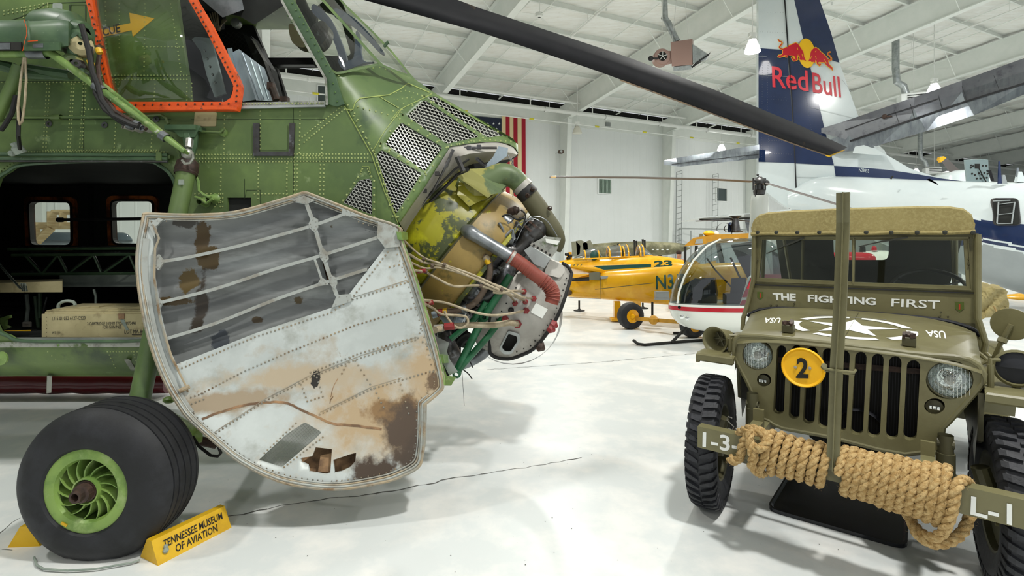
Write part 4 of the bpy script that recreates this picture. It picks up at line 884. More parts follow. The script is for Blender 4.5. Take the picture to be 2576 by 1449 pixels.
# ---- landing gear strut, upper fitting, hydraulic lines
q = MB(); q.tube([P(478, 330, 3.15), P(480, 370, 3.12), P(472, 400, 3.1)], [.05, .035, .03], 10); q.box(P(468, 325, 3.15), (.19, .12, .03)); q.hexa([P(428, 318, 3.1), P(505, 316, 3.1), P(490, 345, 3.1), P(452, 345, 3.1)], [P(428, 318, 3.2), P(505, 316, 3.2), P(490, 345, 3.2), P(452, 345, 3.2)]); q.build('gear_bracket', 'green_dk', H, smooth=False)
for pts in ([(432, 345), (440, 365), (450, 385), (468, 440)], [(500, 330), (520, 332), (555, 333), (562, 325)]):
    q = MB(); q.tube([P(x, y, 3.16) for x, y in pts], .008, 6); q.build('bracket_line', 'green', H)
q = MB(); q.lathe([(-.003, .03), (.01, .026), (.012, .01)], P(562, 333, SD), (0, -1, 0), 12); q.build('gusset', 'green_lt', H)
Sa, Sb = P(470, 425, 3.08), P(350, 1015, 2.68)
ax = (Sb-Sa).normalized()
q = MB(); q.lathe([(0, .052), (.03, .056), (.05, .05), (.7, .05), (1.3, .05)], Sa, ax, 24); q.tube([Sa+ax*1.25, Sb+ax*.1], .05, 20); q.build('gear_strut', 'green', H)
q = MB(); q.lathe([(-.06, .04), (-.04, .06), (.01, .064), (.02, .06), (.03, .064), (.04, .058)], Sa, ax, 20); q.build('strut_boot', 'axle', H)
q = MB(); q.ball(P(472, 388, 3.06), .035, 10); q.tube([P(474, 372, 3.08), P(476, 350, 3.1)], .02, 8); q.build('strut_clevis', 'bare', H)
q = MB(); q.tube([P(x, y, 3.0) for x, y in ((458, 402), (465, 412), (478, 410), (486, 398), (484, 388))], .008, 6); q.build('shackle', 'bare', H)
q = MB(); q.box(P(456, 458, 2.99), (.03, .006, .03)); q.build('strut_label', 'seat_pale', H)
q = MB()
for pts in ([(490, 440), (498, 455), (500, 480), (512, 490), (530, 497)], [(490, 496), (505, 500), (520, 512), (535, 500)]): q.tube([P(x, y, 3.13) for x, y in pts], .01, 8)
q.build('brake_line', 'green_lt', H)
for (x, y) in ((541, 500), (518, 508)): q = MB(); q.lathe([(-.06, .018), (-.03, .025), (-.005, .03), (0, .035)], P(x, y, SD), (.1, 1, 0), 12); q.build('line_fitting', 'green_lt', H)
# axle beam, torque link
q = MB(); q.tube([P(420, 1060, 2.62), P(478, 1090, 2.85), P(560, 1010, 3.4)], .05, 12); q.lathe([(-.05, .06), (.05, .06)], P(480, 1090, 2.85), (1, .8, 0), 14); q.build('axle_beam', 'hub', H)
q = MB(); q.tube([P(x, y, 2.8) for x, y in ((484, 1098), (500, 1122), (530, 1146), (548, 1148), (556, 1140), (548, 1120))], .008, 8); q.build('tie_down_loop', 'blackrub', H)
q = MB(); q.tube([P(545, 1118, 2.95), P(500, 1108, 2.9)], .025, 10); q.build('brake_cylinder', 'axle', H)
q = MB(); q.ball(P(425, 1006, 2.85), .025, 10, sc=(1.4, 1, .8)); q.build('grease_cap', 'hub', H)
# wheel
wc = P(222, 1250, 2.385)+Vector((0, 0, 0)); wc = Vector((wc.x, 2.37, .335)); R0 = .372
prof = [(0, .195), (-.012, .205), (-.02, .24), (-.012, .29), (.01, .33), (.03, .352), (.045, .362)]
for g0 in (.06, .1, .145, .19, .235): prof += [(g0, .37), (g0+.002, .362), (g0+.006, .362), (g0+.008, .371)]
prof += [(.27, .362), (.285, .352), (.3, .33), (.32, .29), (.325, .24), (.31, .2), (.3, .17)]
q = MB(); q.lathe(prof, wc, (0, 1, 0), 72)
q.v = [(x, y, max(z, .004) if z > .0 else .004) for x, y, z in q.v]
ty = q.build('main_tyre', 'tyre', H, label='fat black grooved tyre on the green landing gear wheel', ang=25)
q = MB(); q.lathe([(.02, .14), (.0, .15), (-.006, .185), (0, .197), (.012, .2), (.03, .185), (.05, .16), (.16, .15), (.28, .16)], wc, (0, 1, 0), 48); hb = q.build('wheel_rim', 'hub', H, ang=40)
q = MB(); q.lathe([(.13, .16), (.11, .05), (.09, .001)], wc, (0, 1, 0), 32); q.build('wheel_dish', 'green_lt', hb)
for k in range(14):
    w0 = 2*pi*k/14; q = MB(); a_ = []; b_ = []
    for j in range(7):
        r_ = .055+.1*j/6; w = w0-.5*(j/6)**1.4
        for (L_, yy) in ((a_, .012), (b_, .11)): L_.append(wc+Vector((cos(w)*r_, yy+.03*(1-j/6)*0, sin(w)*r_)))
    n = len(a_); dn = .0035
    for sgn in (1,):
        off = [Vector((-sin(2*pi*k/14), 0, cos(2*pi*k/14)))*dn]*n
        q.loft([[a_[i], a_[i]+off[i]*2, b_[i]+off[i]*2, b_[i]] for i in range(n)])
    q.build('spoke', 'hub', hb)
q = MB(); q.lathe([(.02, .05), (-.005, .056), (-.005, .062), (.1, .07)], wc, (0, 1, 0), 28); q.build('hub_ring', 'hub', hb)
q = MB(); q.lathe([(.03, .05), (-.0, .05), (-.0, .042), (-.03, .042), (-.035, .03), (-.06, .028), (-.06, .018), (-.02, .016)], wc, (0, 1, 0), 12); q.build('axle_nut', 'axle', hb, ang=20)
q = MB(); q.box(wc+Vector((-.095, -.006, -.15)), (.03, .004, .012), Matrix.Rotation(.5, 3, 'Y')); q.build('wheel_tag', 'yellow', hb)
# second (far) wheel and strut, mostly hidden
wc2 = wc+Vector((0, 3.3, 0)); q = MB(); q.lathe(prof, wc2, (0, 1, 0), 40); q.build('far_tyre', 'tyre', H)
q = MB(); q.tube([wc2+Vector((0, .15, 0)), wc2+Vector((.45, -.8, 1.9))], .05, 12); q.tube([wc2+Vector((0, 0, 0)), wc2+Vector((.4, -1.4, .5))], .05, 12); q.build('far_gear_strut', 'green', H)
# ================================================================ clamshell nose door, swung open towards the viewer
_pl = plane3((362, 545, 2.76), (1000, 565, 3.03), (880, 1225, 2.66))
def DD(x, y):
    r = ((x-720)/370)**2+((y-860)/370)**2
    return _pl(x, y)+.10*max(0, 1-r)
dout = smooth([(362, 542), (372, 538), (480, 541), (590, 534), (700, 505), (762, 485)], 3, False)+smooth([(772, 485), (850, 515), (925, 545), (1000, 570), (1006, 600), (1042, 700), (1082, 830), (1106, 920), (1114, 966), (1108, 984), (1068, 1018)], 3, False)+smooth([(1067, 1030), (1066, 1090), (1062, 1148), (1051, 1176), (1010, 1198), (968, 1212), (868, 1229), (791, 1227), (700, 1209), (607, 1164), (544, 1114), (484, 1062)], 3, False)+smooth([(464, 1040), (428, 984), (398, 920), (372, 840), (352, 740), (345, 660), (350, 600)], 3, False)
bay = [(386, 562), (420, 553), (600, 541), (735, 508), (768, 514), (792, 504), (860, 529), (905, 545), (951, 562), (948, 595), (968, 624), (878, 740), (851, 744), (834, 774), (738, 806), (641, 839), (440, 918), (424, 880), (402, 790), (388, 700), (384, 640)]
meshhole = rounded([(767, 1062), (809, 1087), (795, 1102), (707, 1177), (649, 1159), (720, 1093)], 5)
tear1 = [(794, 1125), (835, 1130), (833, 1160), (831, 1190), (818, 1194), (778, 1187), (774, 1170), (757, 1163), (756, 1152), (785, 1148)]
tear2 = [(838, 1157), (860, 1150), (880, 1143), (896, 1139), (894, 1160), (880, 1176), (858, 1187), (841, 1190)]
NDt = 'open clamshell nose door, grey riveted inner face with brown stains'
q = MB(); q.sheet(dout, DD, [bay, meshhole, tear1, tear2], t=.012, grid=30); nd = q.build('nose_door', 'door_grey', H, label=NDt, ang=60)
q = MB(); q.sheet([((x-722)*.985+722, (y-860)*.985+860) for x, y in dout], lambda x, y: DD(x, y)+.085, [[((x-728)*1.15+728, (y-1119)*1.15+1119) for x, y in meshhole]], t=.01, grid=40); q.build('outer_skin', 'rust', nd, ang=60)
# beaded edge all round
for (sc, r_, dz, m_) in ((1.0, .009, -.004, 'rim'), (.985, .006, -.006, 'rimgrey'), (.972, .005, -.003, 'rim'), (.958, .004, 0, 'rimgrey')):
    q = MB(); q.tube([P((x-722)*sc+722, (y-860)*sc+860, DD(x, y)+dz) for x, y in dout], r_, 6, closed=True); q.build('edge_bead', m_, nd)
q = MB(); a_ = [P(x, y, DD(x, y)) for x, y in dout]; b_ = [p+Vector((0, .09, 0)) for p in a_]; q.loft([a_, b_], caps=False); q.build('edge_flange', 'rim', nd)
q = MB(); w_ = [(x, y) for x, y in dout if x < 480 and y > 545]
q.strip([(x+16, y) for x, y in sorted(w_, key=lambda p: p[1])], 20, DD, .008); q.build('edge_channel', 'rimgrey', nd)
# recessed bays, each panel its own sheet
DB = lambda x, y: DD(x, y)+.055
r1 = [(397, 659), (474, 647), (607, 617), (778, 570), (860, 541)]; r2 = [(403, 761), (540, 727), (691, 677), (804, 644), (951, 597)]; r3 = [(412, 854), (540, 814), (691, 754), (808, 714), (924, 677)]
vr = [(771, 513), (788, 560), (808, 627), (834, 707), (848, 744)]
bays = [[(384, 556), (600, 538), (735, 504), (771, 512), (788, 564), (607, 617), (474, 647), (384, 664)],
        [(384, 664), (474, 649), (607, 619), (788, 567), (806, 640), (691, 679), (540, 729), (388, 768)],
        [(388, 768), (540, 731), (691, 681), (806, 642), (822, 704), (691, 756), (540, 816), (400, 860)],
        [(400, 860), (540, 818), (691, 758), (822, 706), (850, 746), (834, 778), (641, 843), (440, 924), (412, 880)],
        [(771, 512), (792, 500), (860, 526), (905, 545), (860, 541), (788, 562)], [(788, 564), (860, 541), (905, 545), (951, 560), (951, 597), (808, 640)],
        [(808, 642), (951, 599), (970, 624), (924, 677), (830, 706)], [(830, 708), (924, 679), (878, 744), (850, 746)]]
for i, b_ in enumerate(bays):
    cx_ = sum(p[0] for p in b_)/len(b_); cy_ = sum(p[1] for p in b_)/len(b_)
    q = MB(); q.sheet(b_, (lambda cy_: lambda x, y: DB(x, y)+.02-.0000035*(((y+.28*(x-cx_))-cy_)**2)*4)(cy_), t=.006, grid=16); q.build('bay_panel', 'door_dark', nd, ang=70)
q = MB(); q.loft([[P(x, y, DD(x, y)) for x, y in bay], [P(x, y, DB(x, y)+.02) for x, y in bay]], caps=False); q.build('bay_wall', 'rimgrey', nd, smooth=False)
for pts, w in ((r1, 8), (r2, 8), (r3, 8), (vr, 10), ([(791, 650), (800, 675), (808, 700)], 6), ([(386, 640), (389, 700), (402, 790), (420, 880), (448, 930)], 6)):
    q = MB(); q.strip([(p.x, p.y) for p in smooth(pts, 4, False)], w, nearer(DD, -.02), .03); q.build('rib', 'rimgrey', nd, smooth=False)
for pts in ([(730, 503), (764, 492), (792, 504), (770, 514)], [(786, 545), (799, 552), (800, 572), (792, 585), (780, 575), (776, 562)], [(810, 622), (824, 638), (826, 652), (816, 664), (806, 650), (803, 636)], [(830, 690), (846, 700), (848, 714), (842, 728), (830, 716), (828, 700)], [(808, 698), (818, 704), (826, 716), (802, 720), (800, 712)], [(862, 524), (880, 533), (925, 550), (905, 545), (858, 543)],
            [(951, 558), (1000, 575), (1007, 620), (970, 624), (948, 597)], [(848, 742), (880, 740), (884, 758), (834, 774)], [(398, 640), (412, 659), (398, 680), (390, 672), (388, 650)], [(392, 745), (408, 762), (396, 786), (390, 770)], [(373, 566), (398, 548), (410, 552), (392, 570), (390, 600)]):
    q = MB(); q.sheet(pts, nearer(DD, .014), t=.012); g_ = q.build('gusset', 'rimgrey', nd, smooth=False)
    cx_ = sum(p[0] for p in pts)/len(pts); cy_ = sum(p[1] for p in pts)/len(pts)
    q = MB(); q.rivets([(cx_+(x-cx_)*.6, cy_+(y-cy_)*.6) for x, y in pts], nearer(DD, .0145), 1.5, .003); q.build('gusset_rivet', 'silver', g_, kind='stuff')
# seams and rivet rows
rows = [[(448, 930), (641, 848), (834, 786), (884, 752), (976, 634)], [(1028, 709), (888, 754)], [(1028, 660), (980, 672)], [(1055, 770), (891, 819), (707, 894), (607, 938), (507, 990)], [(1045, 855), (908, 900), (781, 949), (667, 1009), (534, 1096)], [(1045, 849), (908, 888), (781, 937)],
        [(1111, 926), (934, 979), (804, 1043)], [(894, 907), (931, 967)], [(941, 977), (965, 1025)], [(1004, 953), (1028, 1040)], [(757, 967), (773, 1010), (812, 998), (797, 950)], [(1010, 600), (1060, 760), (1100, 905)], [(744, 1065), (665, 1140)], [(812, 1100), (715, 1175)],
        [(1062, 815), (1052, 850), (1075, 870), (1080, 830)], [(480, 1000), (510, 990), (512, 1005), (482, 1016)], [(860, 940), (880, 900)]]
rv = MB(); sm = MB()
for i, r_ in enumerate(rows):
    rv.rivets(pathpts(r_, 10.2 if i not in (7, 8, 9) else 13), DD, 2.7, .005)
    if i in (4, 6, 1): sm.strip([(x+1, y-6) for x, y in r_], 1.6, DD, .001)
inner_ = [((x-722)*.945+722, (y-860)*.945+860) for x, y in dout]
rv.rivets([p for p in pathpts([tuple(p) for p in inner_], 12) if not (p[1] < 560 and p[0] > 420 and p[0] < 900)], DD, 2.0, .004)
rv.build('door_rivet', 'rim', nd, kind='stuff'); sm.build('door_seam', 'rim', nd, kind='stuff')
def ragged(pts, amp, n=5):
    out = []; m = len(pts)
    for i in range(m):
        a_ = Vector(pts[i]); b_ = Vector(pts[(i+1) % m])
        for k in range(n): out.append(a_.lerp(b_, k/n)+Vector((random.uniform(-amp, amp), random.uniform(-amp, amp))))
    return out
for pts, w in (([(508, 1054), (560, 1035), (620, 1018), (680, 1012), (720, 1014), (760, 1032), (805, 1052), (840, 1066), (900, 1072), (960, 1080)], 6), ([(838, 998), (832, 1005), (830, 1015)], 2), ([(850, 952), (838, 975), (832, 1000)], 1.6)):
    q = MB(); q.strip([(p.x, p.y+random.uniform(-1, 1)) for p in smooth(pts, 6, False)], w, nearer(DD, 0), .0015); q.build('sealant_line', 'rust', nd, kind='stuff')
# wire mesh in the opening, liner in the torn holes
q = MB()
for an in (-.72, .86):
    for a_, b_ in hatch(meshhole, an, 6.3): q.strip([a_, b_], .4, nearer(DD, -.02), .001)
q.build('wire_mesh', 'mesh_dark', nd, kind='stuff', smooth=False)
q = MB(); q.tube([P(449-2, 930, DD(449, 930)-.02), P(470, 975, DD(470, 975)-.03), P(472, 985, DD(470, 980))], .005, 6); q.tube([P(385, 565, DD(385, 565)-.01), P(400, 600, DD(400, 600)-.02), P(390, 625, DD(390, 625)-.02), P(388, 700, DD(388, 700)-.02), P(402, 800, DD(402, 800)-.02), P(432, 900, DD(430, 900)-.02), P(448, 930, DD(448, 930)-.02)], .006, 6); q.build('edge_rod', 'rim', nd)
q = MB(); q.sheet([(806, 1146), (834, 1140), (832, 1188), (800, 1186)], nearer(DD, -.035), t=.004); q.build('torn_flap', 'rust', nd, smooth=False)
q = MB(); q.tube([P(452, 984, DD(455, 985)-.02), P(476, 972, DD(470, 975)-.02)], .012, 8); q.build('latch_pin', 'rim', nd)
for (x, y) in ((1003, 590), (1108, 900)):
    q = MB(); q.hexa([P(x-6, y-8, 2.98), P(x+6, y-6, 2.98), P(x+10, y+14, 2.98), P(x-3, y+12, 2.98)], [P(x+8, y-10, 3.4), P(x+22, y-6, 3.4), P(x+24, y+12, 3.4), P(x+8, y+12, 3.4)]); q.build('hinge_arm', 'green_lt', nd, smooth=False)
q = MB(); q.strip([(1003, 566), (1009, 600), (1045, 700), (1086, 830), (1110, 920), (1118, 968)], 5, nearer(DD, -.03), .04); q.build('door_edge_seal', 'green_lt', nd, smooth=False)

# ================================================================ engine bay
me2 = ns.data.copy()
for v in me2.vertices: v.co.y = 7.9-v.co.y
o = bpy.data.objects.new('far_nose_skin', me2); COL.objects.link(o); o.parent = H; o.matrix_parent_inverse = Matrix.Translation(-ABS[H.name])
q = MB(); ou = [(1004, 560), (1071, 464), (1131, 369), (1170, 362), (1218, 357), (1260, 358), (1290, 370), (1303, 386)]; inn = [(1030, 600), (1098, 500), (1158, 424), (1190, 412), (1225, 408), (1258, 404), (1285, 400), (1298, 392)]
mid = [((a[0]+b[0])/2, (a[1]+b[1])/2) for a, b in zip(ou, inn)]
q.loft([[P(x, y, nose(x, y)+.02) for x, y in ou], [P(x, y, 3.42+.35*i/7) for i, (x, y) in enumerate(mid)], [P(x, y, 3.62+.3*i/7) for i, (x, y) in enumerate(inn)]], closed=False); q.build('bay_liner', 'silver', H, ang=60)
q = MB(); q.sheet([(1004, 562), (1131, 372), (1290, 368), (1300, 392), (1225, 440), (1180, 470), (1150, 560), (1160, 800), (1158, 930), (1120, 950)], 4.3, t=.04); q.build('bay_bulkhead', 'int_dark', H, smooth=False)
q = MB(); q.tube([P(x, y, 3.5) for x, y in ((1015, 600), (1080, 510), (1150, 440), (1180, 425))], .012, 6); q.tube([P(x, y, 3.46) for x, y in ((1010, 585), (1072, 498), (1145, 425), (1180, 400))], .008, 6); q.build('bay_seal', 'blackrub', H)
for (a_, b_, dd, r_) in (((1122, 420), (1140, 376), 3.45, .012), ((1150, 395), (1166, 432), 3.45, .02), ((1090, 480), (1130, 400), 3.38, .008), ((1130, 372), (1250, 372), 3.6, .01)):
    q = MB(); q.tube([P(a_[0], a_[1], dd), P(b_[0], b_[1], dd)], r_, 6); q.build('bay_strut', 'steel_dk', H)
for (x, y) in ((1068, 480), (1100, 437), (1180, 372), (1205, 370)):
    q = MB(); q.box(P(x, y, 3.33), (.03, .02, .03), bevel=.004); q.build('bay_clip', 'steel_dk', H)
q = MB(); q.hexa([P(1254, 368, 3.6), P(1278, 372, 3.6), P(1276, 392, 3.6), P(1248, 412, 3.6), P(1232, 432, 3.6), P(1218, 420, 3.6), P(1240, 395, 3.6)], [P(1254, 368, 3.65), P(1278, 372, 3.65), P(1276, 392, 3.65), P(1248, 412, 3.65), P(1232, 432, 3.65), P(1218, 420, 3.65), P(1240, 395, 3.65)]); q.build('latch_arm', 'seatpanel', H, smooth=False)
q = MB(); q.lathe([(-.035, .02), (.035, .02)], P(1229, 427, 3.62), (1, 0, .7), 10); q.build('latch_boss', 'seatpanel', H)
q = MB(); hp_ = []
for k in range(49): t = k/48; hp_.append(P(1199+22*t+4*cos(t*50), 398+20*t+4*sin(t*50), 3.58))
q.tube(hp_, .004, 5); q.build('latch_spring', 'steel_dk', H)
for pts in ([(1285, 395), (1296, 430), (1302, 470), (1296, 490)], [(1278, 390), (1300, 440), (1320, 500), (1340, 548)], [(1290, 400), (1294, 450), (1290, 495)]):
    q = MB(); q.tube([P(x, y, 3.6) for x, y in pts], .003, 5); q.build('safety_wire', 'steel_md', H)
ea = Vector((.78, 0, -.62)).normalized(); ec = P(1178, 655, 4.02); er = .6
def EL(x, y): return P(x, y, 3.55)
q = MB(); q.lathe([(-.62, .45), (-.45, .56), (-.3, .585), (-.14, .59), (-.12, .575)], ec, ea, 64); q.build('engine_shroud', 'engy', H)
q = MB(); q.lathe([(-.12, .575), (-.11, .605), (-.02, .625), (.1, .63), (.13, .615), (.14, .57), (.1, .56)], ec, ea, 64); q.build('shroud_ring', 'engbrown', H)
q = MB(); q.lathe([(.13, .62), (.135, .635), (.16, .635), (.165, .6), (.15, .5)], ec, ea, 64); q.build('shroud_lip', 'engy', H)
q = MB(); q.lathe([(-.125, .59), (-.115, .61), (-.1, .6)], ec, ea, 64); q.build('shroud_clamp_band', 'olivecap', H)
q = MB(); q.hexa([P(1118, 560, 3.5), P(1180, 470, 3.5), P(1245, 500, 3.5), P(1200, 560, 3.5), P(1155, 600, 3.5)], [P(1118, 560, 3.8), P(1180, 470, 3.8), P(1245, 500, 3.8), P(1200, 560, 3.8), P(1155, 600, 3.8)])
q = MB(); q.hexa([P(1155, 455, 3.55), P(1225, 497, 3.55), P(1180, 520, 3.5), P(1150, 490, 3.5)], [P(1155, 455, 3.9), P(1225, 497, 3.9), P(1180, 520, 3.85), P(1150, 490, 3.85)]); q.build('shroud_inlet_box', 'engy', H, smooth=False)
q = MB(); q.lathe([(.15, .52), (.2, .5), (.24, .4), (.34, .36), (.42, .3), (.42, .01)], ec, ea, 40); q.build('gear_case', 'steel_dk', H)
for k in range(16):
    w = 2*pi*k/16+.15; a_, b_ = frame_of(ea); c = ec+ea*.2+(a_*cos(w)+b_*sin(w))*.47
    q = MB(); q.lathe([(-.06, .05), (0, .055), (.05, .05), (.06, .03), (.09, .03), (.09, .01)], c, ea*.7+(a_*cos(w)+b_*sin(w))*.7, 12)
    q.build('cylinder_head', 'steel_md' if k % 2 else 'steel_dk', H)
def pipe(name, pts, r, m_, d=3.6, seg=14):
    q = MB(); pp = smooth([tuple(p) if len(p) > 2 else (p[0], p[1], d) for p in pts], 4, False); n = len(pts); m2 = len(pp)
    rr = r if not isinstance(r, (list, tuple)) else [r[min(n-1, int(i/4))]*(1-(i/4 % 1))+r[min(n-1, int(i/4)+1)]*(i/4 % 1) for i in range(m2)]
    q.tube([P(*p) for p in pp], rr, seg); return q.build(name, m_, H)
pipe('intake_duct', [(1150, 458), (1195, 470), (1232, 455), (1262, 440), (1290, 446), (1312, 466)], [.03, .115, .1, .085, .075, .07], 'engolive', 3.62, 20)
q = MB(); q.loft([[P(x, y, 3.48) for x, y in ((1150, 443), (1160, 452), (1228, 498), (1236, 490))], [P(x, y, 3.5) for x, y in ((1178, 432), (1182, 425), (1262, 478), (1262, 484))], [P(x, y, 3.62) for x, y in ((1230, 425), (1240, 422), (1280, 460), (1275, 470))]]); q.build('intake_flare', 'engolive', H)
pipe('intake_pipe', [(1312, 466), (1330, 492), (1350, 520), (1372, 552), (1392, 580), (1403, 606), (1398, 632)], [.068, .07, .072, .07, .066, .055, .035], 'olivecap', 3.62, 20)
q = MB(); q.lathe([(-.02, .074), (.02, .074)], P(1315, 470, 3.62), (.7, 0, -.72), 20); q.build('pipe_clamp', 'silver', H)
q = MB(); q.lathe([(-.03, .073), (.04, .075)], P(1324, 484, 3.62), (.7, 0, -.72), 20); q.build('rubber_sleeve', 'blackrub', H)
for (x, y) in ((1327, 492), (1383, 524), (1340, 476)): q = MB(); q.lathe([(0, .018), (.02, .012), (.03, .005)], P(x, y, 3.55), (0, -1, .1), 8); q.build('pipe_boss', 'axle', H)
q = MB(); q.hexa([P(1338, 612, 3.5), P(1372, 595, 3.5), P(1412, 598, 3.5), P(1400, 632, 3.5), P(1388, 648, 3.5), P(1345, 620, 3.5)], [P(1338, 612, 3.56), P(1372, 595, 3.56), P(1412, 598, 3.56), P(1400, 632, 3.56), P(1388, 648, 3.56), P(1345, 620, 3.56)]); q.build('mounting_plate', 'bare', H, smooth=False)
q = MB(); q.sheet([(1372, 600), (1408, 606), (1402, 616), (1374, 610)], 3.495, t=.004); q.build('white_panel', 'white_paint', H, smooth=False)
q = MB(); q.strip([(1336, 613), (1390, 645)], 8, 3.49, .015); b2 = q.build('angle_bracket', 'silver', H, smooth=False)
for k in range(5): q = MB(); q.lathe([(0, .008), (.006, .008), (.008, .001)], P(1343+10*k, 617+6*k, 3.475), (0, -1, 0), 8); q.build('bolt', 'ink', b2)
pipe('exhaust_pipe', [(1360, 566, 3.75), (1350, 578), (1335, 592), (1322, 614), (1298, 634), (1270, 630), (1255, 618, 3.8)], [.05, .07, .068, .06, .062, .058, .05], 'steel_dk', 3.58, 18)
pipe('exhaust_pipe', [(1288, 540, 3.8), (1302, 556), (1325, 566), (1352, 558, 3.8)], .04, 'steel_dk', 3.68, 14)
for (x, y) in ((1338, 586), (1350, 575)): q = MB(); q.lathe([(-.008, .076), (.008, .076)], P(x, y, 3.58), (-.7, 0, -.7), 18); q.build('exhaust_clamp', 'axle', H)
pipe('exhaust_pipe', [(1282, 660, 3.7), (1276, 678), (1262, 708), (1240, 738), (1205, 752), (1172, 742), (1150, 722, 3.75)], [.05, .058, .052, .055, .05, .045, .04], 'steel_dk', 3.52, 16)
for (x, y) in ((1270, 690), (1274, 680)): q = MB(); q.lathe([(-.008, .062), (.008, .062)], P(x, y, 3.52), (.4, 0, .9), 16); q.build('exhaust_clamp', 'steel_md', H)
pipe('exhaust_pipe', [(1110, 800, 3.7), (1118, 840), (1135, 880), (1150, 905, 3.7), (1160, 900, 3.8)], [.04, .055, .055, .05, .04], 'steel_dk', 3.6, 14)
pipe('exhaust_pipe', [(1145, 920), (1175, 910), (1205, 895), (1225, 878)], .045, 'steel_md', 3.75, 14)
pipe('exhaust_pipe', [(1090, 770), (1130, 790), (1160, 800), (1170, 780)], .05, 'steel_dk', 3.68, 14)
pipe('heater_tube', [(1166, 580, 3.6), (1180, 583, 3.42), (1205, 598, 3.4), (1245, 622, 3.38), (1284, 646, 3.36)], [.035, .05, .042, .043, .044], 'steel_md', 3.4, 18)
q = MB(); q.lathe([(0, .07), (.01, .065), (.02, .045)], P(1166, 592, 3.5), (.1, -1, .1), 16); q.build('tube_flange', 'steel_md', H)
rh = pipe('red_hose', [(1282, 645), (1310, 663), (1345, 690), (1370, 708), (1386, 724), (1392, 742), (1387, 762)], .046, 'redhose', 3.35, 20)
for t in (0, .14, .3, .46, .6): x, y = 1284+86*t, 646+63*t; q = MB(); q.lathe([(-.004, .05), (.004, .05)], P(x, y, 3.35), (.8, 0, -.55), 20); q.build('hose_ring', 'redhose', rh)
hh = [(1366, 706), (1372, 711), (1378, 717), (1383, 723), (1387, 729), (1390, 736), (1391, 743), (1391, 750), (1389, 757)]
for k, (x, y) in enumerate(hh[:-1]):
    t = Vector((hh[k+1][0]-x, 0, -(hh[k+1][1]-y))); q = MB(); q.lathe([(-.005, .047), (0, .052), (.005, .047)], P(x, y, 3.35), t, 20); q.build('hose_ring', 'redhose', rh)
q = MB(); q.lathe([(-.01, .05), (.01, .05)], P(1287, 648, 3.35), (.8, 0, -.55), 20); q.build('hose_clamp', 'silver', rh)
# accessory clutter
for (x, y, dd, ax_, r_, L_, m_) in ((1275, 560, 3.6, (1, -.2, -.8), .05, .1, 'steel_md'), (1262, 580, 3.62, (.6, -.5, .6), .035, .12, 'steel_md'), (1292, 530, 3.6, (1, -.3, .2), .03, .08, 'axle'), (1300, 575, 3.6, (.3, -.8, -.8), .04, .1, 'steel_dk'), (1280, 600, 3.55, (.8, -.4, -.5), .045, .1, 'steel_md'), (1222, 690, 3.55, (.8, -.5, -.5), .05, .14, 'steel_md'), (1210, 665, 3.5, (.2, -1, 0), .03, .06, 'steel_md'), (1240, 700, 3.6, (1, 0, -.6), .04, .12, 'steel_dk'), (1180, 725, 3.5, (.9, -.2, -.6), .045, .2, 'steel_md'), (1155, 770, 3.55, (.9, -.2, -.6), .05, .14, 'steel_md'), (1140, 800, 3.55, (.9, -.2, -.3), .06, .16, 'seatpanel'), (1190, 780, 3.6, (.6, -.5, -.6), .04, .1, 'steel_dk'), (1120, 760, 3.6, (.6, -.5, -.6), .05, .1, 'steel_dk'), (1250, 655, 3.6, (.3, -.9, 0), .05, .1, 'int_dark'), (1110, 860, 3.65, (.6, -.5, -.6), .06, .12, 'steel_dk'), (1160, 850, 3.75, (.6, -.5, -.6), .07, .12, 'int_dark')):
    q = MB(); u = Vector(ax_).normalized(); q.lathe([(-L_/2, .01), (-L_/2, r_*.7), (-L_*.3, r_), (L_*.1, r_), (L_*.15, r_*1.1), (L_*.25, r_*1.1), (L_*.3, r_*.8), (L_/2, r_*.6), (L_/2, .01)], P(x, y, dd), u, 14); q.build('engine_accessory', m_, H)
for pts, r_, m_ in (([(1262, 545), (1280, 540), (1300, 552), (1318, 548)], .008, 'ink'), ([(1310, 528), (1322, 540), (1318, 560), (1312, 575)], .006, 'ink'), ([(1262, 610), (1275, 590), (1290, 578), (1288, 600)], .009, 'steel_md'), ([(1200, 650), (1215, 660), (1218, 680)], .012, 'steel_dk'), ([(1255, 560), (1266, 580), (1262, 600), (1250, 612)], .01, 'steel_md'), ([(1165, 870), (1180, 905), (1190, 925)], .004, 'ink'), ([(1165, 930), (1178, 940), (1188, 954)], .004, 'ink'), ([(1162, 925), (1164, 960), (1168, 1020)], .0015, 'ink'), ([(1290, 610), (1300, 570), (1320, 555), (1352, 545), (1378, 558), (1402, 595)], .004, 'steel_md'), ([(1300, 605), (1318, 568), (1340, 550), (1365, 560)], .003, 'steel_md')):
    pipe('engine_line', pts, r_, m_, 3.5, 6)
pipe('brown_hose', [(1216, 645), (1230, 655), (1233, 680), (1226, 710), (1213, 738), (1192, 764), (1160, 779), (1108, 786)], .021, 'hose_brown', 3.4, 12)
for (x, y, m_, u) in ((1224, 650, 'hose_tan', (1, 0, -1)), (1228, 657, 'yellow', (.5, 0, -1)), (1118, 785, 'yellow', (1, 0, .1)), (1108, 786, 'redfit', (1, 0, .1)), (1094, 791, 'seatpanel', (1, 0, .3)), (1168, 776, 'steel_md', (1, 0, .3))):
    q = MB(); q.lathe([(-.018, .024), (.018, .024)], P(x, y, 3.4), u, 12); q.build('hose_band', m_, H)
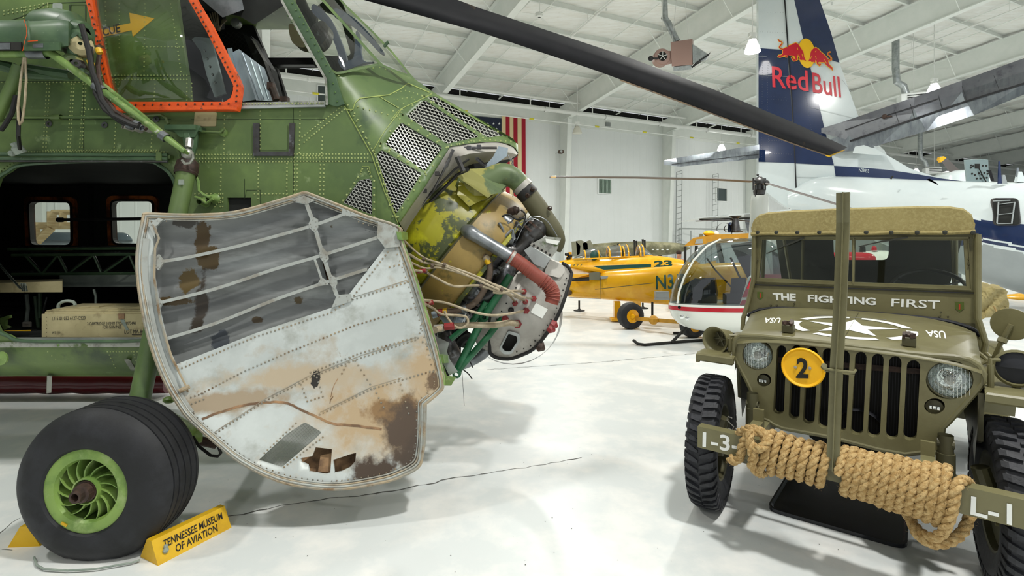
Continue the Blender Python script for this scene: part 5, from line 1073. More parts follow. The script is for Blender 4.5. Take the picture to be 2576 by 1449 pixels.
W1 = [[(1010, 598, 3.15), (1040, 628), (1070, 650), (1112, 664), (1194, 693), (1262, 727), (1297, 760, 3.5)], [(1030, 640, 3.15), (1066, 660), (1120, 670), (1200, 704), (1265, 733), (1322, 757, 3.5)], [(1034, 660, 3.15), (1068, 675), (1110, 674), (1190, 698), (1262, 722), (1310, 746), (1340, 751, 3.5)], [(1042, 680, 3.15), (1070, 685), (1095, 698), (1142, 720), (1200, 718), (1240, 728), (1262, 735)], [(1064, 755, 3.15), (1090, 757), (1125, 763), (1185, 783), (1236, 793), (1283, 789), (1322, 781, 3.5)], [(1068, 764, 3.15), (1090, 776), (1110, 790), (1160, 794), (1175, 800), (1176, 815), (1160, 825), (1140, 818), (1124, 796), (1118, 782)], [(1240, 735), (1262, 737), (1290, 732), (1318, 733, 3.5)]]
for i, w_ in enumerate(W1): pipe('pale_hose', w_, .0085 if i not in (0, 2) else .007, 'hose_tan', 3.32, 8)
pipe('pale_hose', [(1094, 830, 3.2), (1130, 822), (1180, 818), (1240, 818), (1280, 812), (1300, 815, 3.48)], .021, 'hose_tan', 3.36, 12)
for (x, y) in ((1066, 652), (1088, 668), (1072, 684), (1262, 728), (1118, 666), (1210, 720)): q = MB(); q.lathe([(-.01, .014), (.01, .014)], P(x, y, 3.31), (1, 0, -.4), 8); q.build('hose_tie', 'hose_brown', H)
for (x, y, r_, m_) in ((1060, 682, .014, 'redfit'), (1078, 762, .015, 'redfit'), (1104, 826, .026, 'silver'), (1130, 821, .024, 'redfit')): q = MB(); q.lathe([(-.03, r_), (.03, r_)], P(x, y, 3.28), (1, 0, .1), 10); q.build('hose_coupling', m_, H)
# engine mount tubes
for pts, r_ in (([(1284, 692), (1252, 745), (1219, 795), (1190, 850), (1150, 930)], .026), ([(1222, 760), (1200, 795), (1185, 812)], .022), ([(1262, 802, 3.52), (1225, 850), (1180, 900), (1150, 936)], .022), ([(1180, 815), (1134, 853)], .02), ([(1192, 800), (1205, 780), (1230, 770)], .014)):
    q = MB(); q.tube([P(p[0], p[1], p[2] if len(p) > 2 else 3.45) for p in pts], r_, 12); q.build('engine_mount_tube', 'mount_green', H)
for (x, y) in ((1219, 796), (1150, 938)): q = MB(); q.lathe([(-.03, .03), (.03, .03), (.035, .014), (.05, .014)], P(x, y, 3.44), (0, -1, 0), 14); q.build('mount_joint', 'mount_green', H)
q = MB(); q.hexa([P(*p, 3.3) for p in ((1085, 828), (1100, 848), (1130, 862), (1124, 885), (1132, 905), (1152, 935), (1130, 944), (1110, 905))], [P(*p, 3.36) for p in ((1085, 828), (1100, 848), (1130, 862), (1124, 885), (1132, 905), (1152, 935), (1130, 944), (1110, 905))]); q.build('frame_bracket', 'alu', H, smooth=False)
q = MB(); q.hexa([P(*p, 3.25) for p in ((1104, 890), (1112, 905), (1124, 945), (1148, 948), (1135, 970), (1118, 970))], [P(*p, 3.3) for p in ((1104, 890), (1112, 905), (1124, 945), (1148, 948), (1135, 970), (1118, 970))]); q.build('frame_foot', 'green_lt', H, smooth=False)
# accessory bulkhead: curved silver plate with fittings
def PD(x, y): return 3.5+.0000085*((x-1290)**2+(y-780)**2)
pl_ = smooth([(1330, 652), (1352, 640), (1388, 652), (1425, 668), (1438, 688)], 3, False)+smooth([(1434, 705), (1422, 745), (1405, 790), (1380, 832), (1345, 875), (1312, 893), (1278, 903), (1245, 898), (1232, 886)], 3, False)+smooth([(1205, 872), (1195, 850), (1220, 808), (1258, 745), (1290, 700)], 3, False)
slot = rounded([(1279, 840), (1300, 846), (1302, 858), (1285, 884), (1270, 884), (1262, 874)], 4)
q = MB(); q.sheet(pl_, PD, [slot], t=.02, grid=25); sp = q.build('accessory_plate', 'silver', H, ang=60)
q = MB(); q.tube([P(x, y, PD(x, y)-.002) for x, y in pl_ if (x > 1405 or y > 780) and not (x < 1228)], .014, 8); q.build('plate_edge_seal', 'blackrub', sp)
q = MB(); o2 = [((x-1281)*1.35+1281, (y-863)*1.35+863) for x, y in slot]; q.sheet(o2, nearer(PD, .02), [slot], t=.02); q.build('slot_frame', 'alu', sp)
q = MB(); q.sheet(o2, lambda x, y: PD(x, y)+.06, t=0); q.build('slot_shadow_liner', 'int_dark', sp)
q = MB(); q.strip([(1215, 868), (1300, 728), (1330, 680)], 9, nearer(PD, 0), .008); q.strip([(1233, 878), (1212, 868)], 2, PD, .003); q.build('plate_stiffener', 'silver', sp, smooth=False)
q = MB(); q.rivets(pathpts([(1425, 700), (1412, 745), (1395, 790), (1368, 832), (1335, 870), (1300, 885)], 13)+pathpts([(1213, 862), (1298, 724)], 22), nearer(PD, .009), 2, .003); q.build('plate_rivet', 'ink', sp, kind='stuff')
q = MB(); q.sheet(rounded([(1384, 652), (1418, 668), (1422, 680), (1410, 700), (1372, 690), (1370, 682)], 8), nearer(PD, .03), t=.04); q.build('pressed_panel', 'silver', sp)
q = MB(); q.hexa([P(*p, 3.44) for p in ((1318, 630), (1335, 618), (1385, 650), (1370, 675), (1345, 665))], [P(*p, 3.5) for p in ((1318, 630), (1335, 618), (1385, 650), (1370, 675), (1345, 665))]); q.build('side_plate', 'alu', sp, smooth=False)
q = MB(); q.sheet([(1348, 762), (1378, 778), (1364, 801), (1335, 785)], nearer(PD, .004), t=.004); q.build('white_label_plate', 'white_paint', sp, smooth=False)
for (x, y, r_, m_) in ((1318, 733, .021, 'redfit'), (1343, 751, .021, 'redfit'), (1322, 759, .02, 'redfit'), (1296, 763, .021, 'redfit'), (1324, 781, .024, 'redfit'), (1286, 780, .02, 'blackrub'), (1271, 802, .026, 'redfit'), (1302, 815, .031, 'redfit')):
    q = MB(); q.lathe([(0, r_), (.012, r_), (.014, r_*.75), (.03, r_*.7), (.032, r_*.4), (.05, r_*.38), (.05, .001)], P(x, y, PD(x, y)), (-.15, -1, 0), 6 if m_ == 'redfit' else 14); q.build('plate_fitting', m_, sp, ang=20)
for (x, y) in ((1384, 812), (1378, 822), (1352, 868)): q = MB(); q.lathe([(0, .03), (.03, .04), (.06, .01)], P(x, y, 3.6), (.8, 0, -.5), 7); q.build('edge_fitting', 'redfit' if y < 850 else 'axle', sp, ang=20)
q = MB(); q.lathe([(-.2, .36), (-.02, .4), (0, .4)], P(1290, 790, 4.1), (0, 1, 0), 32, a0=0, a1=2*pi); q.build('oil_tank', 'steel_md', H)

# ================================================================ loose things by the helicopter
def wedge(name, A_, B_, w, h, label, text=None, group=None):
    """triangular chock from floor point A_ to B_"""
    A_, B_ = Vector(A_), Vector(B_); u = (B_-A_).normalized(); n = Vector((-u.y, u.x, 0))
    t = thing(name, label, 'chock', (A_+B_)/2, group); q = MB(); ring = [(-w/2, 0), (w/2, 0), (w*.12, h), (-w*.12, h)]
    q.loft([[A_+n*x+Zv*z for x, z in ring], [B_+n*x+Zv*z for x, z in ring]]); q.build('chock_body', 'yellow', t, smooth=False)
    return t, A_, B_, u, n
pA, pB = G(388, 1432), G(572, 1328)
pA = Vector((-1.60, 2.40, 0)); 
pA = G(375, 1412); pB = G(560, 1318)
t, A_, B_, u, n = wedge('wheel_chock', pA, pB, .15, .1, 'long yellow wheel chock with black stencilled words in front of the tyre')
# face towards the viewer
fA = A_-n*.075; fB = B_-n*.075; tA = A_-n*.018+Zv*.1; tB = B_-n*.018+Zv*.1
def face(a, b): return (fA.lerp(fB, a)).lerp(tA.lerp(tB, a), b)
def ftext(body, a0, a1, b0, b1, m_='ink', bold=.015):
    cu = bpy.data.curves.new('t', 'FONT'); cu.body = body; cu.offset = bold; cu.resolution_u = 2; cu.shear = .2
    o = bpy.data.objects.new('t', cu); COL.objects.link(o); me = bpy.data.meshes.new_from_object(o.evaluated_get(bpy.context.evaluated_depsgraph_get()))
    vs = [v.co.copy() for v in me.vertices]; fs = [tuple(p.vertices) for p in me.polygons]; bpy.data.objects.remove(o)
    x0 = min(v.x for v in vs); x1 = max(v.x for v in vs); y0 = min(v.y for v in vs); y1 = max(v.y for v in vs); nn = -n*.002+Zv*.001
    q = MB(); q.add([face(a0+(a1-a0)*(v.x-x0)/(x1-x0), b0+(b1-b0)*(v.y-y0)/(y1-y0))+nn for v in vs], fs); q.build('lettering', m_, t, smooth=False)
ftext('TENNESSEE MUSEUM', .12, .93, .52, .82); ftext('OF AVIATION', .24, .82, .14, .44)
q = MB(); q.ball(face(.12, .45)-n*.008, .014, 8); q.ball(face(.13, .6)-n*.01, .01, 8); q.build('rope_knot', 'seat_pale', t)
t2, *_ = wedge('wheel_chock', G(60, 1376), G(36, 1372)+Vector((.02, .5, 0)), .15, .1, 'yellow wheel chock mostly hidden behind the big black tyre at far left')
q = MB(); q.tube([Vector((p.x, p.y, .012)) for p in (G(86, 1408), G(92, 1428), G(110, 1438), G(170, 1442), G(240, 1438), G(330, 1422), G(352, 1415))], .0045, 8)
tag(q.build('chock_rope', 'seat_pale'), 'thin grey rope on the floor joining the two yellow chocks under the tyre', 'rope')
# red tube and wooden trestle on the far side
q = MB(); a_ = G(-300, 1000); b_ = G(415, 1000); q.tube([Vector((a_.x+(b_.x-a_.x)*k/24, 4.95, .12+.004*sin(k*1.7))) for k in range(25)], [.1+.004*sin(k*2.3) for k in range(25)], 24)
tag(q.build('red_tube', 'maroon'), 'long glossy dark red padded tube lying on the floor under the helicopter belly', 'tube')
t = thing('wooden_trestle', 'pale wooden trestle seen through the left cabin window', 'trestle', P(120, 700, 8)); M['wood'] = mat('wood', 'c9b48c', .7, layers=[('b59d72', 6, .5, .1, (1, 1, 8))])
for a_, b_, w in (((130, 532), (130, 570), .1), ((130, 534), (215, 534), .05), ((75, 568), (215, 568), .07), ((80, 620), (130, 572), .09), ((88, 568), (88, 845), .1), ((200, 568), (200, 845), .1), ((158, 534), (158, 570), .08)):
    q = MB(); q.tube([P(a_[0], a_[1], 8), P(b_[0], b_[1], 8)], w*.8, 4); q.build('beam', 'wood', t, smooth=False)
M['canopy_dk'] = mat('canopy_dk', '4c5860', .08, coat=.5); M['grey_paint'] = mat('grey_paint', '9aa2a6', .3)
for (x0, x1, y0, lab) in ((85, 230, 585, 'grey aircraft nose with dark canopy seen through the left cabin window'), (268, 336, 585, 'small dark canopied aircraft seen through the right cabin window')):
    t = thing('grey_aircraft', lab, 'aircraft', P((x0+x1)/2, 760, 12)); q = MB(); blob(q, [(y0+16, x0+8, x1-8), (y0+28, x0, x1), (y0+60, x0+5, x1-5), (y0+85, x0+20, x1-20)], 12, .6); q.build('hull', 'grey_paint', t)
    q = MB(); blob(q, [(y0, x0+25, x1-25), (y0+4, x0+16, x1-16), (y0+12, x0+9, x1-9), (y0+20, x0+4, x1-4)], 11.9, .7); q.build('canopy', 'canopy_dk', t)
    q = MB(); q.box(P((x0+x1)/2, 740, 12), (.15, .15, .9)); q.build('stand', 'black', t)
# ammunition crate inside the cabin
t = thing('ammunition_crate', 'long tan wooden cartridge crate with black print on the helicopter cabin floor', 'crate', P(260, 856, 3.3))
CD = 3.3
def slab(x0, x1, y0, y1, d0, d1, m_, nm, par=None):
    q = MB(); a_ = [P(x0, y0, d0), P(x1, y0, d0), P(x1, y1, d0), P(x0, y1, d0)]; q.hexa(a_, [Vector((p.x, d1, p.z)) for p in a_]); return q.build(nm, m_, par or t, smooth=False)
body = slab(105, 480, 790, 848, CD, CD+.32, 'khaki', 'crate_side'); slab(113, 475, 784, 790, CD+.01, CD+.31, 'khaki', 'lid_edge'); slab(117, 480, 848, 855, CD+.01, CD+.3, 'khaki', 'crate_foot')
for (x0, x1, ya, yb) in ((131, 248, 777, 770), (267, 400, 777, 768)):
    q = MB(); a_ = [P(x0, ya, CD+.02), P(x1, yb, CD+.12), P(x1, yb+5, CD+.12), P(x0, ya+6, CD+.02)]; q.hexa(a_, [p+Vector((.02, .12, 0)) for p in a_]); q.build('lid_batten', 'khaki', t, smooth=False)
q = MB(); a_ = [P(117, 783, CD+.02), P(480, 783, CD+.02), P(480, 783, CD+.02)+Vector((0, .28, .012)), P(117, 783, CD+.02)+Vector((0, .28, .012))]; q.hexa(a_, [p+Zv*.006 for p in a_]); q.build('lid', 'khaki', t, smooth=False)
for x in (108, 360): q = MB(); q.rivets([(x+9, 798+9.5*k) for k in range(6)], CD-.0, 1.2, .002); q.build('nail_head', 'axle', body, kind='stuff')
q = MB(); q.sheet([(297, 789), (313, 789), (312, 803), (298, 804)], CD-.004, t=.004); q.build('latch', 'rust', t, smooth=False)
q = MB(); q.sheet([(302, 804), (312, 804), (324, 830), (318, 832)], CD-.003, t=.002); q.build('hasp', 'seat_pale', t, smooth=False)
rp = [P(147, 775, CD+.08), P(148, 766, CD+.08), P(158, 759, CD+.08), P(172, 757, CD+.08), P(185, 760, CD+.08), P(190, 768, CD+.08)]
q = MB(); q.tube(smooth([tuple(p) for p in rp], 4, False), .01, 8); q.build('rope_handle', 'seat_pale', t)
q = MB()
for s_, qd in (('1315 01 032 6127-C520', [(131, 806), (215, 804), (215, 795), (131, 797)]), ('2-CARTRIDGE 105MM TPDS-T M724A1', [(219, 818), (341, 817), (341, 809), (219, 810)]), ('FOR GUN M68', [(258, 827), (305, 827), (305, 818), (258, 819)]), ('LOT MA-86', [(313, 839), (362, 839), (362, 829), (313, 829)]), ('WT 111', [(131, 840), (150, 840), (150, 834), (131, 834)])): q.text(s_, qd, CD, .002)
q.strip([(332, 842), (370, 842)], 1.5, CD, .002); q.build('crate_print', 'ink_soft', body, smooth=False)
# ================================================================ the olive utility car
M['olive'] = mat('olive', '6b6646', .42, layers=[('747050', 1.8, .5, .15), ('5f5a3c', 4, .6, .12)], bump=.05, bscale=60)
M['olive_dk'] = mat('olive_dk', '4a4732', .5, layers=[('55523a', 5, .5, .1)])
M['canvas'] = mat('canvas', '958858', .9, layers=[('8a7d50', 3, .5, .12), ('a09465', 60, .55, .1)], bump=.3, bscale=500)
M['canvas_in'] = mat('canvas_in', '3c3d33', .9, layers=[('35362e', 3, .5, .15)])
M['rope'] = mat('rope', 'b08e58', .85, layers=[('cdb07c', 60, .52, .1), ('85683c', 90, .62, .05)], bump=.6, bscale=350)
M['lens'] = mat('lens', 'f4f7f6', .05, 1, layers=[('c4cac8', 30, .56, .08)], bump=.5, bscale=70)
M['lens_glass'] = glass('lens_glass', 'f0f4f2', .12, .05)
M['car_tyre'] = mat('car_tyre', '242529', .6, layers=[('303136', 9, .5, .1), ('1c1d20', 30, .6, .06)], bump=.2, bscale=80)
M['seal'] = mat('seal', '23242a', .5); M['text_white'] = mat('text_white', 'e6e8e4', .5, layers=[('c8c9c0', 40, .66, .04)])
M['rad'] = mat('rad', '0e0e0e', .7); M['shield_red'] = mat('shield_red', 'b13a25', .5); M['shield_green'] = mat('shield_green', '4d5a22', .5)
M['tray'] = mat('tray', '14161a', .22, layers=[('23252a', 6, .55, .1)]); M['wiper'] = mat('wiper', '2c2d26', .5)
M['winglass'] = glass('winglass', 'd4dcd6', .07, .03)
th = radians(38.9); U = Vector((cos(th), -sin(th), 0)); V = Vector((sin(th), cos(th), 0)); J0 = Vector((.955, 2.62, 0))
def J(u, v, z): return J0+U*u+V*v+Zv*z
def JP(v, e=0): return onplane(J(0, v, 0), V, -e)
RJ = Matrix((U, V, Zv)).transposed()
CAR = thing('utility_car', 'olive drab open military utility car with canvas roof and white bumper letters', 'car', J(.6, 1.4, 0))
def jbox(name, u0, u1, v0, v1, z0, z1, m_, bevel=0, parent=None):
    q = MB(); q.box(J((u0+u1)/2, (v0+v1)/2, (z0+z1)/2), (u1-u0, v1-v0, z1-z0), RJ, bevel=bevel); return q.build(name, m_, parent or CAR, smooth=bevel > 0, ang=50)
BL = 1.205
q = MB(); sec = [(0, .44), (0, .548), (.06, .548), (.06, .535), (.012, .535), (.012, .453), (.06, .453), (.06, .44)]
q.hexa([J(0, v, z) for v, z in sec], [J(BL, v, z) for v, z in sec]); bp = q.build('bumper', 'olive', CAR, smooth=False)
q = MB()
q.text('1-3-', [(1767, 1124), (1859, 1141), (1859, 1099), (1768, 1086)], JP(0), .002, bold=.02); q.build('lettering', 'text_white', bp, smooth=False)
q = MB(); q.text('L-1', [(2441, 1294), (2546, 1322), (2546, 1269), (2443, 1248)], JP(0), .002, bold=.02); q.build('lettering', 'text_white', bp, smooth=False)
# grille panel
out = [(1848, 862), (1853, 850), (1863, 844), (1906, 845), (1953, 850), (2019, 857), (2099, 865), (2152, 872), (2218, 879), (2285, 888), (2348, 894), (2400, 897), (2438, 905), (2462, 920), (2474, 940), (2470, 962), (2459, 978), (2383, 1062), (2370, 1075), (2363, 1134), (2357, 1136), (2320, 1136), (2277, 1141), (2211, 1129), (2120, 1105), (2065, 1093), (1970, 1076), (1948, 1067), (1934, 1057), (1903, 1046), (1900, 1010), (1893, 987), (1878, 955), (1862, 925), (1848, 895)]
sl = [(1954, 1978, 869, 1945, 1972, 1042), (1992, 2017, 868, 1984, 2011, 1054), (2029, 2057, 872, 2020, 2049, 1066), (2069, 2097, 876, 2058, 2087, 1077), (2109, 2138, 881, 2099, 2129, 1086), (2151, 2180, 885, 2140, 2171, 1094), (2193, 2223, 890, 2182, 2214, 1100), (2236, 2268, 896, 2228, 2259, 1105), (2281, 2315, 906, 2272, 2306, 1108)]
slots = []
for (a, b, t_, c, e, bt) in sl:
    w = (b-a)/2; tp = [((a+b)/2-w*cos(pi*k/8), t_+w-w*sin(pi*k/8)) for k in range(9)]; w2 = (e-c)/2
    bo = [((c+e)/2+w2*cos(pi*k/8), bt-w2*.8+w2*.8*sin(pi*k/8)) for k in range(9)]; slots.append(tp+bo)
def ell(cx, cy, rx, ry, n=28, sk=0): return [(cx+rx*cos(2*pi*k/n), cy+ry*sin(2*pi*k/n)+sk*rx*cos(2*pi*k/n)) for k in range(n)]
hl = [(1906, 893, 39, 38), (2389, 956, 60, 49)]; mk = [(1922, 956, 18, 16.5), (2351, 1022, 26, 20)]
q = MB(); q.sheet(out, JP(.36), slots+[ell(*h) for h in hl]+[ell(*h) for h in mk], off=V*.05); gr = q.build('grille', 'olive', CAR, smooth=False)
q = MB(); q.tube([P(x, y, JP(.37)(x, y)) for x, y in out], .014, 8, closed=True); q.build('grille_edge', 'olive', gr)
q = MB(); q.hexa([P(x, y, JP(.45)) for x, y in ((1905, 860), (2440, 910), (2360, 1125), (1910, 1040))], [P(x, y, JP(.5)) for x, y in ((1905, 860), (2440, 910), (2360, 1125), (1910, 1040))]); rad = q.build('radiator', 'rad', CAR, smooth=False)
q = MB()
for k in range(58): x = 1940+k*7; q.strip([(x, 868+(x-1940)*.1), (x-8, 1050+(x-1940)*.2)], 1.6, JP(.45), .004)
q.build('radiator_fin', 'seal', rad, kind='stuff', smooth=False)
q = MB(); q.strip([(1950, 905), (2320, 935)], 14, JP(.44), .004); q.build('radiator_bar', 'axle', rad, smooth=False)
for (cx, cy, rx, ry) in hl:
    c = P(cx, cy, JP(.38)); r_ = ry/F*JP(.36)(cx, cy)
    hd = MB(); hd.lathe([(.06, r_*.3), (.05, r_*.9), (.01, r_*1.0), (-.004, r_*1.0), (-.008, r_*.95), (-.004, r_*.88), (.01, r_*.86)], c, V, 36); h_ = hd.build('headlight', 'olive_dk', CAR)
    q = MB(); q.lathe([(.05, .001), (.045, r_*.5), (.02, r_*.8), (.0, r_*.87)], c, V, 36); q.build('reflector', 'lens', h_)
    q = MB(); q.lathe([(-.035, .001), (-.032, r_*.35), (-.02, r_*.65), (.0, r_*.87)], c, V, 36); q.build('lens', 'lens_glass', h_)
    q = MB()
    for k in range(-5, 6):
        hh_ = r_*sqrt(max(0, .7-(k/8.5)**2)); q.tube([c+U*k*r_*.15-V*(.03-.02*(k/8)**2)-Zv*hh_, c+U*k*r_*.15-V*(.037-.02*(k/8)**2), c+U*k*r_*.15-V*(.03-.02*(k/8)**2)+Zv*hh_], .0007, 4)
    q.build('lens_flute', 'lens', h_, kind='stuff')
    q = MB(); q.lathe([(0, .022), (-.012, .02), (-.014, .001)], c, V, 14); q.build('bulb_shield', 'silver', h_)
for (cx, cy, rx, ry) in mk:
    c = P(cx, cy, JP(.39)); r_ = ry/F*JP(.36)(cx, cy)
    q = MB(); q.lathe([(.05, .01), (.04, r_*.7), (0, r_*.97), (-.015, r_*.9), (-.025, .001)], c, V, 24); m2 = q.build('marker_lamp', 'olive_dk', CAR)
    q = MB(); q.box(c-V*.028, (r_*1.0, .006, r_*.5), RJ, bevel=.002); q.build('marker_lens', 'lens', m2)
    q = MB(); q.box(c-V*.033+U*.006, (r_*.12, .004, r_*.35), RJ); q.box(c-V*.033-U*.008, (r_*.12, .004, r_*.35), RJ); q.box(c-V*.033+Zv*r_*.28, (r_*1.05, .004, r_*.1), RJ); q.build('marker_guard', 'wiper', m2, smooth=False, kind='stuff')
# hood
def hz(u, v):
    t = (v-.36)/.97; uc = .60-.065*t; hw = .51+.105*t; s = abs(u-uc)/hw
    return .986+.062*t-.012*s*s-(.03+.04*t)*s**5
q = MB(); rows = []
for i in range(15):
    v = .355+.975*i/14; t = (v-.36)/.97; uc = .60-.065*t; hw = .51+.105*t; R_ = []
    drop = .17-.05*t
    R_.append(J(uc-hw-.004, v, hz(uc-hw, v)-drop)); R_.append(J(uc-hw, v, hz(uc-hw, v)-.05)); R_.append(J(uc-hw+.004, v, hz(uc-hw, v)-.02))
    for k in range(25): u = uc-hw*.985+2*hw*.985*k/24; R_.append(J(u, v, hz(u, v)-(.006 if i == 0 else 0)))
    R_.append(J(uc+hw-.004, v, hz(uc+hw, v)-.02)); R_.append(J(uc+hw, v, hz(uc+hw, v)-.05)); R_.append(J(uc+hw+.004, v, hz(uc+hw, v)-drop))
    rows.append(R_)
r0 = [p-V*.006-Zv*.014 for p in rows[0]]; rows = [r0]+rows
q.loft(rows, closed=False); hood = q.build('hood', 'olive', CAR, ang=60)
def hooddepth(x, y):
    r = Vector(((x-CX)/F, 1, -(y-HY)/F)); lo, hi = 2.0, 4.6
    def f(d):
        p = Vector((0, 0, EYE))+r*d-J0; return p.z-hz(p.dot(U), min(1.4, max(.3, p.dot(V))))
    for _ in range(40):
        m = (lo+hi)/2
        if f(m) > 0: lo = m
        else: hi = m
    return lo
def onhood(fn, name, m_, parent=hood):
    q = MB(); fn(q); return q.build(name, m_, parent, smooth=False)
def hood_poly(q, pts):   # pts in (u, v)
    c_ = (sum(p[0] for p in pts)/len(pts), sum(p[1] for p in pts)/len(pts))
    V2, F2 = tri2d(pts, (), .05); q.add([J(p[0], p[1], hz(p[0], p[1])+.0025) for p in V2], F2)
cu_, cv_ = .585, .80
def star(q): hood_poly(q, [(cu_+(.225 if k % 2 == 0 else .086)*sin(k*pi/5), cv_+(.225 if k % 2 == 0 else .086)*cos(k*pi/5)) for k in range(10)])
onhood(star, 'white_star', 'text_white')
for k in range(5):
    def ring(q, k=k):
        a0 = k*2*pi/5+.11; a1 = (k+1)*2*pi/5-.11; n = 10
        o_ = [(cu_+.30*sin(a0+(a1-a0)*i/n), cv_+.30*cos(a0+(a1-a0)*i/n)) for i in range(n+1)]; i_ = [(cu_+.252*sin(a0+(a1-a0)*i/n), cv_+.252*cos(a0+(a1-a0)*i/n)) for i in range(n, -1, -1)]; hood_poly(q, o_+i_)
    onhood(ring, 'ring_segment', 'text_white')
q = MB(); q.text('USA', [(1966, 799), (1925, 799), (1919, 812), (1960, 812)], hooddepth, .004, bold=.02); q.build('lettering', 'text_white', hood, smooth=False)
q = MB(); q.text('USA', [(2377, 832), (2328, 831), (2332, 846), (2380, 852)], hooddepth, .004, bold=.02); q.build('lettering', 'text_white', hood, smooth=False)
for (x, y) in ((1983, 828), (2287, 862)):
    d = hooddepth(x, y+8); c = P(x, y+8, d); q = MB(); q.box(c+Zv*.022, (.055, .06, .045), RJ, bevel=.004); bk = q.build('hood_block', 'olive_dk', CAR)
    q = MB()
    for k in range(5): q.box(c+Zv*.052+U*(.01*k-.02)+V*random.uniform(-.01, .01), (.012, .05, .02), RJ @ Matrix.Rotation(random.uniform(-.4, .4), 3, 'X')); 
    q.build('block_webbing', 'axle', bk, smooth=False, kind='stuff')
q = MB(); q.tube([P(x, y, hooddepth(x, y)-.003) for x, y in ((2047, 794), (2120, 797), (2230, 805))], .004, 5); q.build('hinge_line', 'olive_dk', hood)
q = MB(); q.tube([J(.585, .37+.9*k/8, hz(.585, .37+.9*k/8)+.001) for k in range(9)], .002, 4); q.build('centre_seam', 'olive_dk', hood)
# side skirts of the hood and cowl
for sg, uo in ((-1, 0), (1, 0)):
    pts = []
    for v in (.37, .6, .85, 1.1, 1.33):
        t = (v-.36)/.97; uc = .60-.065*t; hw = .51+.105*t; pts.append((uc+sg*(hw-.012), v, hz(uc+sg*hw, v)-.12))
    q = MB(); q.loft([[J(u, v, z) for u, v, z in pts], [J(u-sg*.02, v, .52) for u, v, z in pts]], closed=False); q.build('hood_side', 'olive', CAR)
# fenders
for sg, u_in, u_out in ((-1, .09, -.115), (1, 1.11, 1.32)):
    a, b = sorted((u_in, u_out)); q = MB()
    rr = [[J(a, v, z), J(b, v, z), J(b, v, z-.02), J(a, v, z-.02)] for v, z in ((.315, .838), (.32, .852), (.335, .86), (.9, .86), (1.15, .86), (1.3, .80), (1.42, .62), (1.5, .5))]
    q.loft(rr); fe = q.build('front_fender', 'olive', CAR, ang=40)
    q = MB(); uo = u_out; q.loft([[J(uo, v, z-.015), J(uo-sg*.02, v, z-.015), J(uo-sg*.02, v, z-.045), J(uo, v, z-.045)] for v, z in ((.31, .85), (.34, .86), (.9, .86), (1.15, .86), (1.3, .80), (1.42, .62))]); q.build('fender_lip', 'olive', fe)
    q = MB(); q.box(J((a+b)/2, .318, .835), (abs(b-a), .02, .045), RJ, bevel=.008); q.build('fender_front_lip', 'olive', fe)
    q = MB(); ui = u_in-sg*.0; q.hexa([J(ui, .36, .84), J(ui, 1.35, .84), J(ui, 1.35, .5), J(ui, .75, .5), J(ui, .4, .62)], [J(ui-sg*.02, .36, .84), J(ui-sg*.02, 1.35, .84), J(ui-sg*.02, 1.35, .5), J(ui-sg*.02, .75, .5), J(ui-sg*.02, .4, .62)]); q.build('inner_fender', 'olive_dk', CAR, smooth=False)
# windscreen
WP = JP(1.37)
low = [(1896, 700), (2461, 722), (2461, 800), (2466, 845), (2451, 830), (2418, 817), (2368, 805), (2301, 797), (2218, 790), (2132, 784), (2052, 780), (1969, 774), (1919, 777), (1889, 787), (1880, 796), (1883, 765)]
q = MB(); q.sheet(low, WP, off=V*.03); lp = q.build('windscreen_lower_panel', 'olive', CAR, smooth=False)
q = MB(); q.tube([P(x, y+1, JP(1.345)) for x, y in smooth([(1881, 795), (1889, 787), (1919, 777), (1969, 774), (2052, 779), (2132, 783), (2218, 789), (2301, 796), (2368, 804), (2418, 816), (2451, 829), (2466, 845)], 3, False)], .011, 8); q.build('cowl_seal', 'seal', CAR)
gl, gr2 = [(1917, 603), (2143, 604), (2143, 709), (1909, 699)], [(2151, 604), (2424, 605), (2431, 720), (2149, 710)]
q = MB(); q.sheet([(1899, 589), (2462, 587), (2462, 735), (1896, 712)], nearer(WP, .004), [gl, gr2], off=V*.04); wf_ = q.build('windscreen_frame', 'olive', CAR, smooth=False)
q = MB(); q.strip([(1911, 597), (2436, 598), (2443, 728), (1903, 706)], 5, nearer(WP, .004), .008, closed=True); q.strip([(2147, 598), (2146, 714)], 4, nearer(WP, .004), .01); q.build('glass_retainer', 'olive', wf_, smooth=False)
q = MB(); q.strip([(1897, 716), (2461, 738)], 2.4, nearer(WP, .004), .004); q.build('frame_gasket', 'seal', wf_, smooth=False)
for g_ in (gl, gr2): q = MB(); q.sheet(g_, JP(1.385), t=0); q.build('windscreen_glass', 'winglass', wf_, smooth=False)
for pts in ([(1897, 592), (1895, 705), (1881, 765), (1870, 800), (1868, 830)], [(2460, 590), (2460, 800), (2472, 838), (2480, 865), (2474, 893)]):
    q = MB(); q.tube([P(x, y, JP(1.35 if y < 800 else 1.3)) for x, y in pts], .016, 10); q.build('windscreen_post', 'olive', CAR)
q = MB(); q.rivets([(1939, 768), (1954, 768), (1998, 763), (2367, 786), (2385, 797), (2363, 797), (2455, 800), (2438, 598), (2149, 599), (1914, 596), (2437, 653), (2437, 666), (1907, 654)], nearer(WP, .006), 2.8, .006, 8); q.build('panel_bolt', 'olive_dk', lp, kind='stuff')
q = MB(); q.text('THE', [(1946, 755), (2002, 757.5), (2002, 739), (1943, 736.5)], WP, .002, bold=.04); q.build('lettering', 'text_white', lp, smooth=False)
q = MB(); q.text('FIGHTING', [(2032, 759), (2203, 768), (2203, 749), (2032, 741.5)], WP, .002, bold=.03); q.build('lettering', 'text_white', lp, smooth=False)
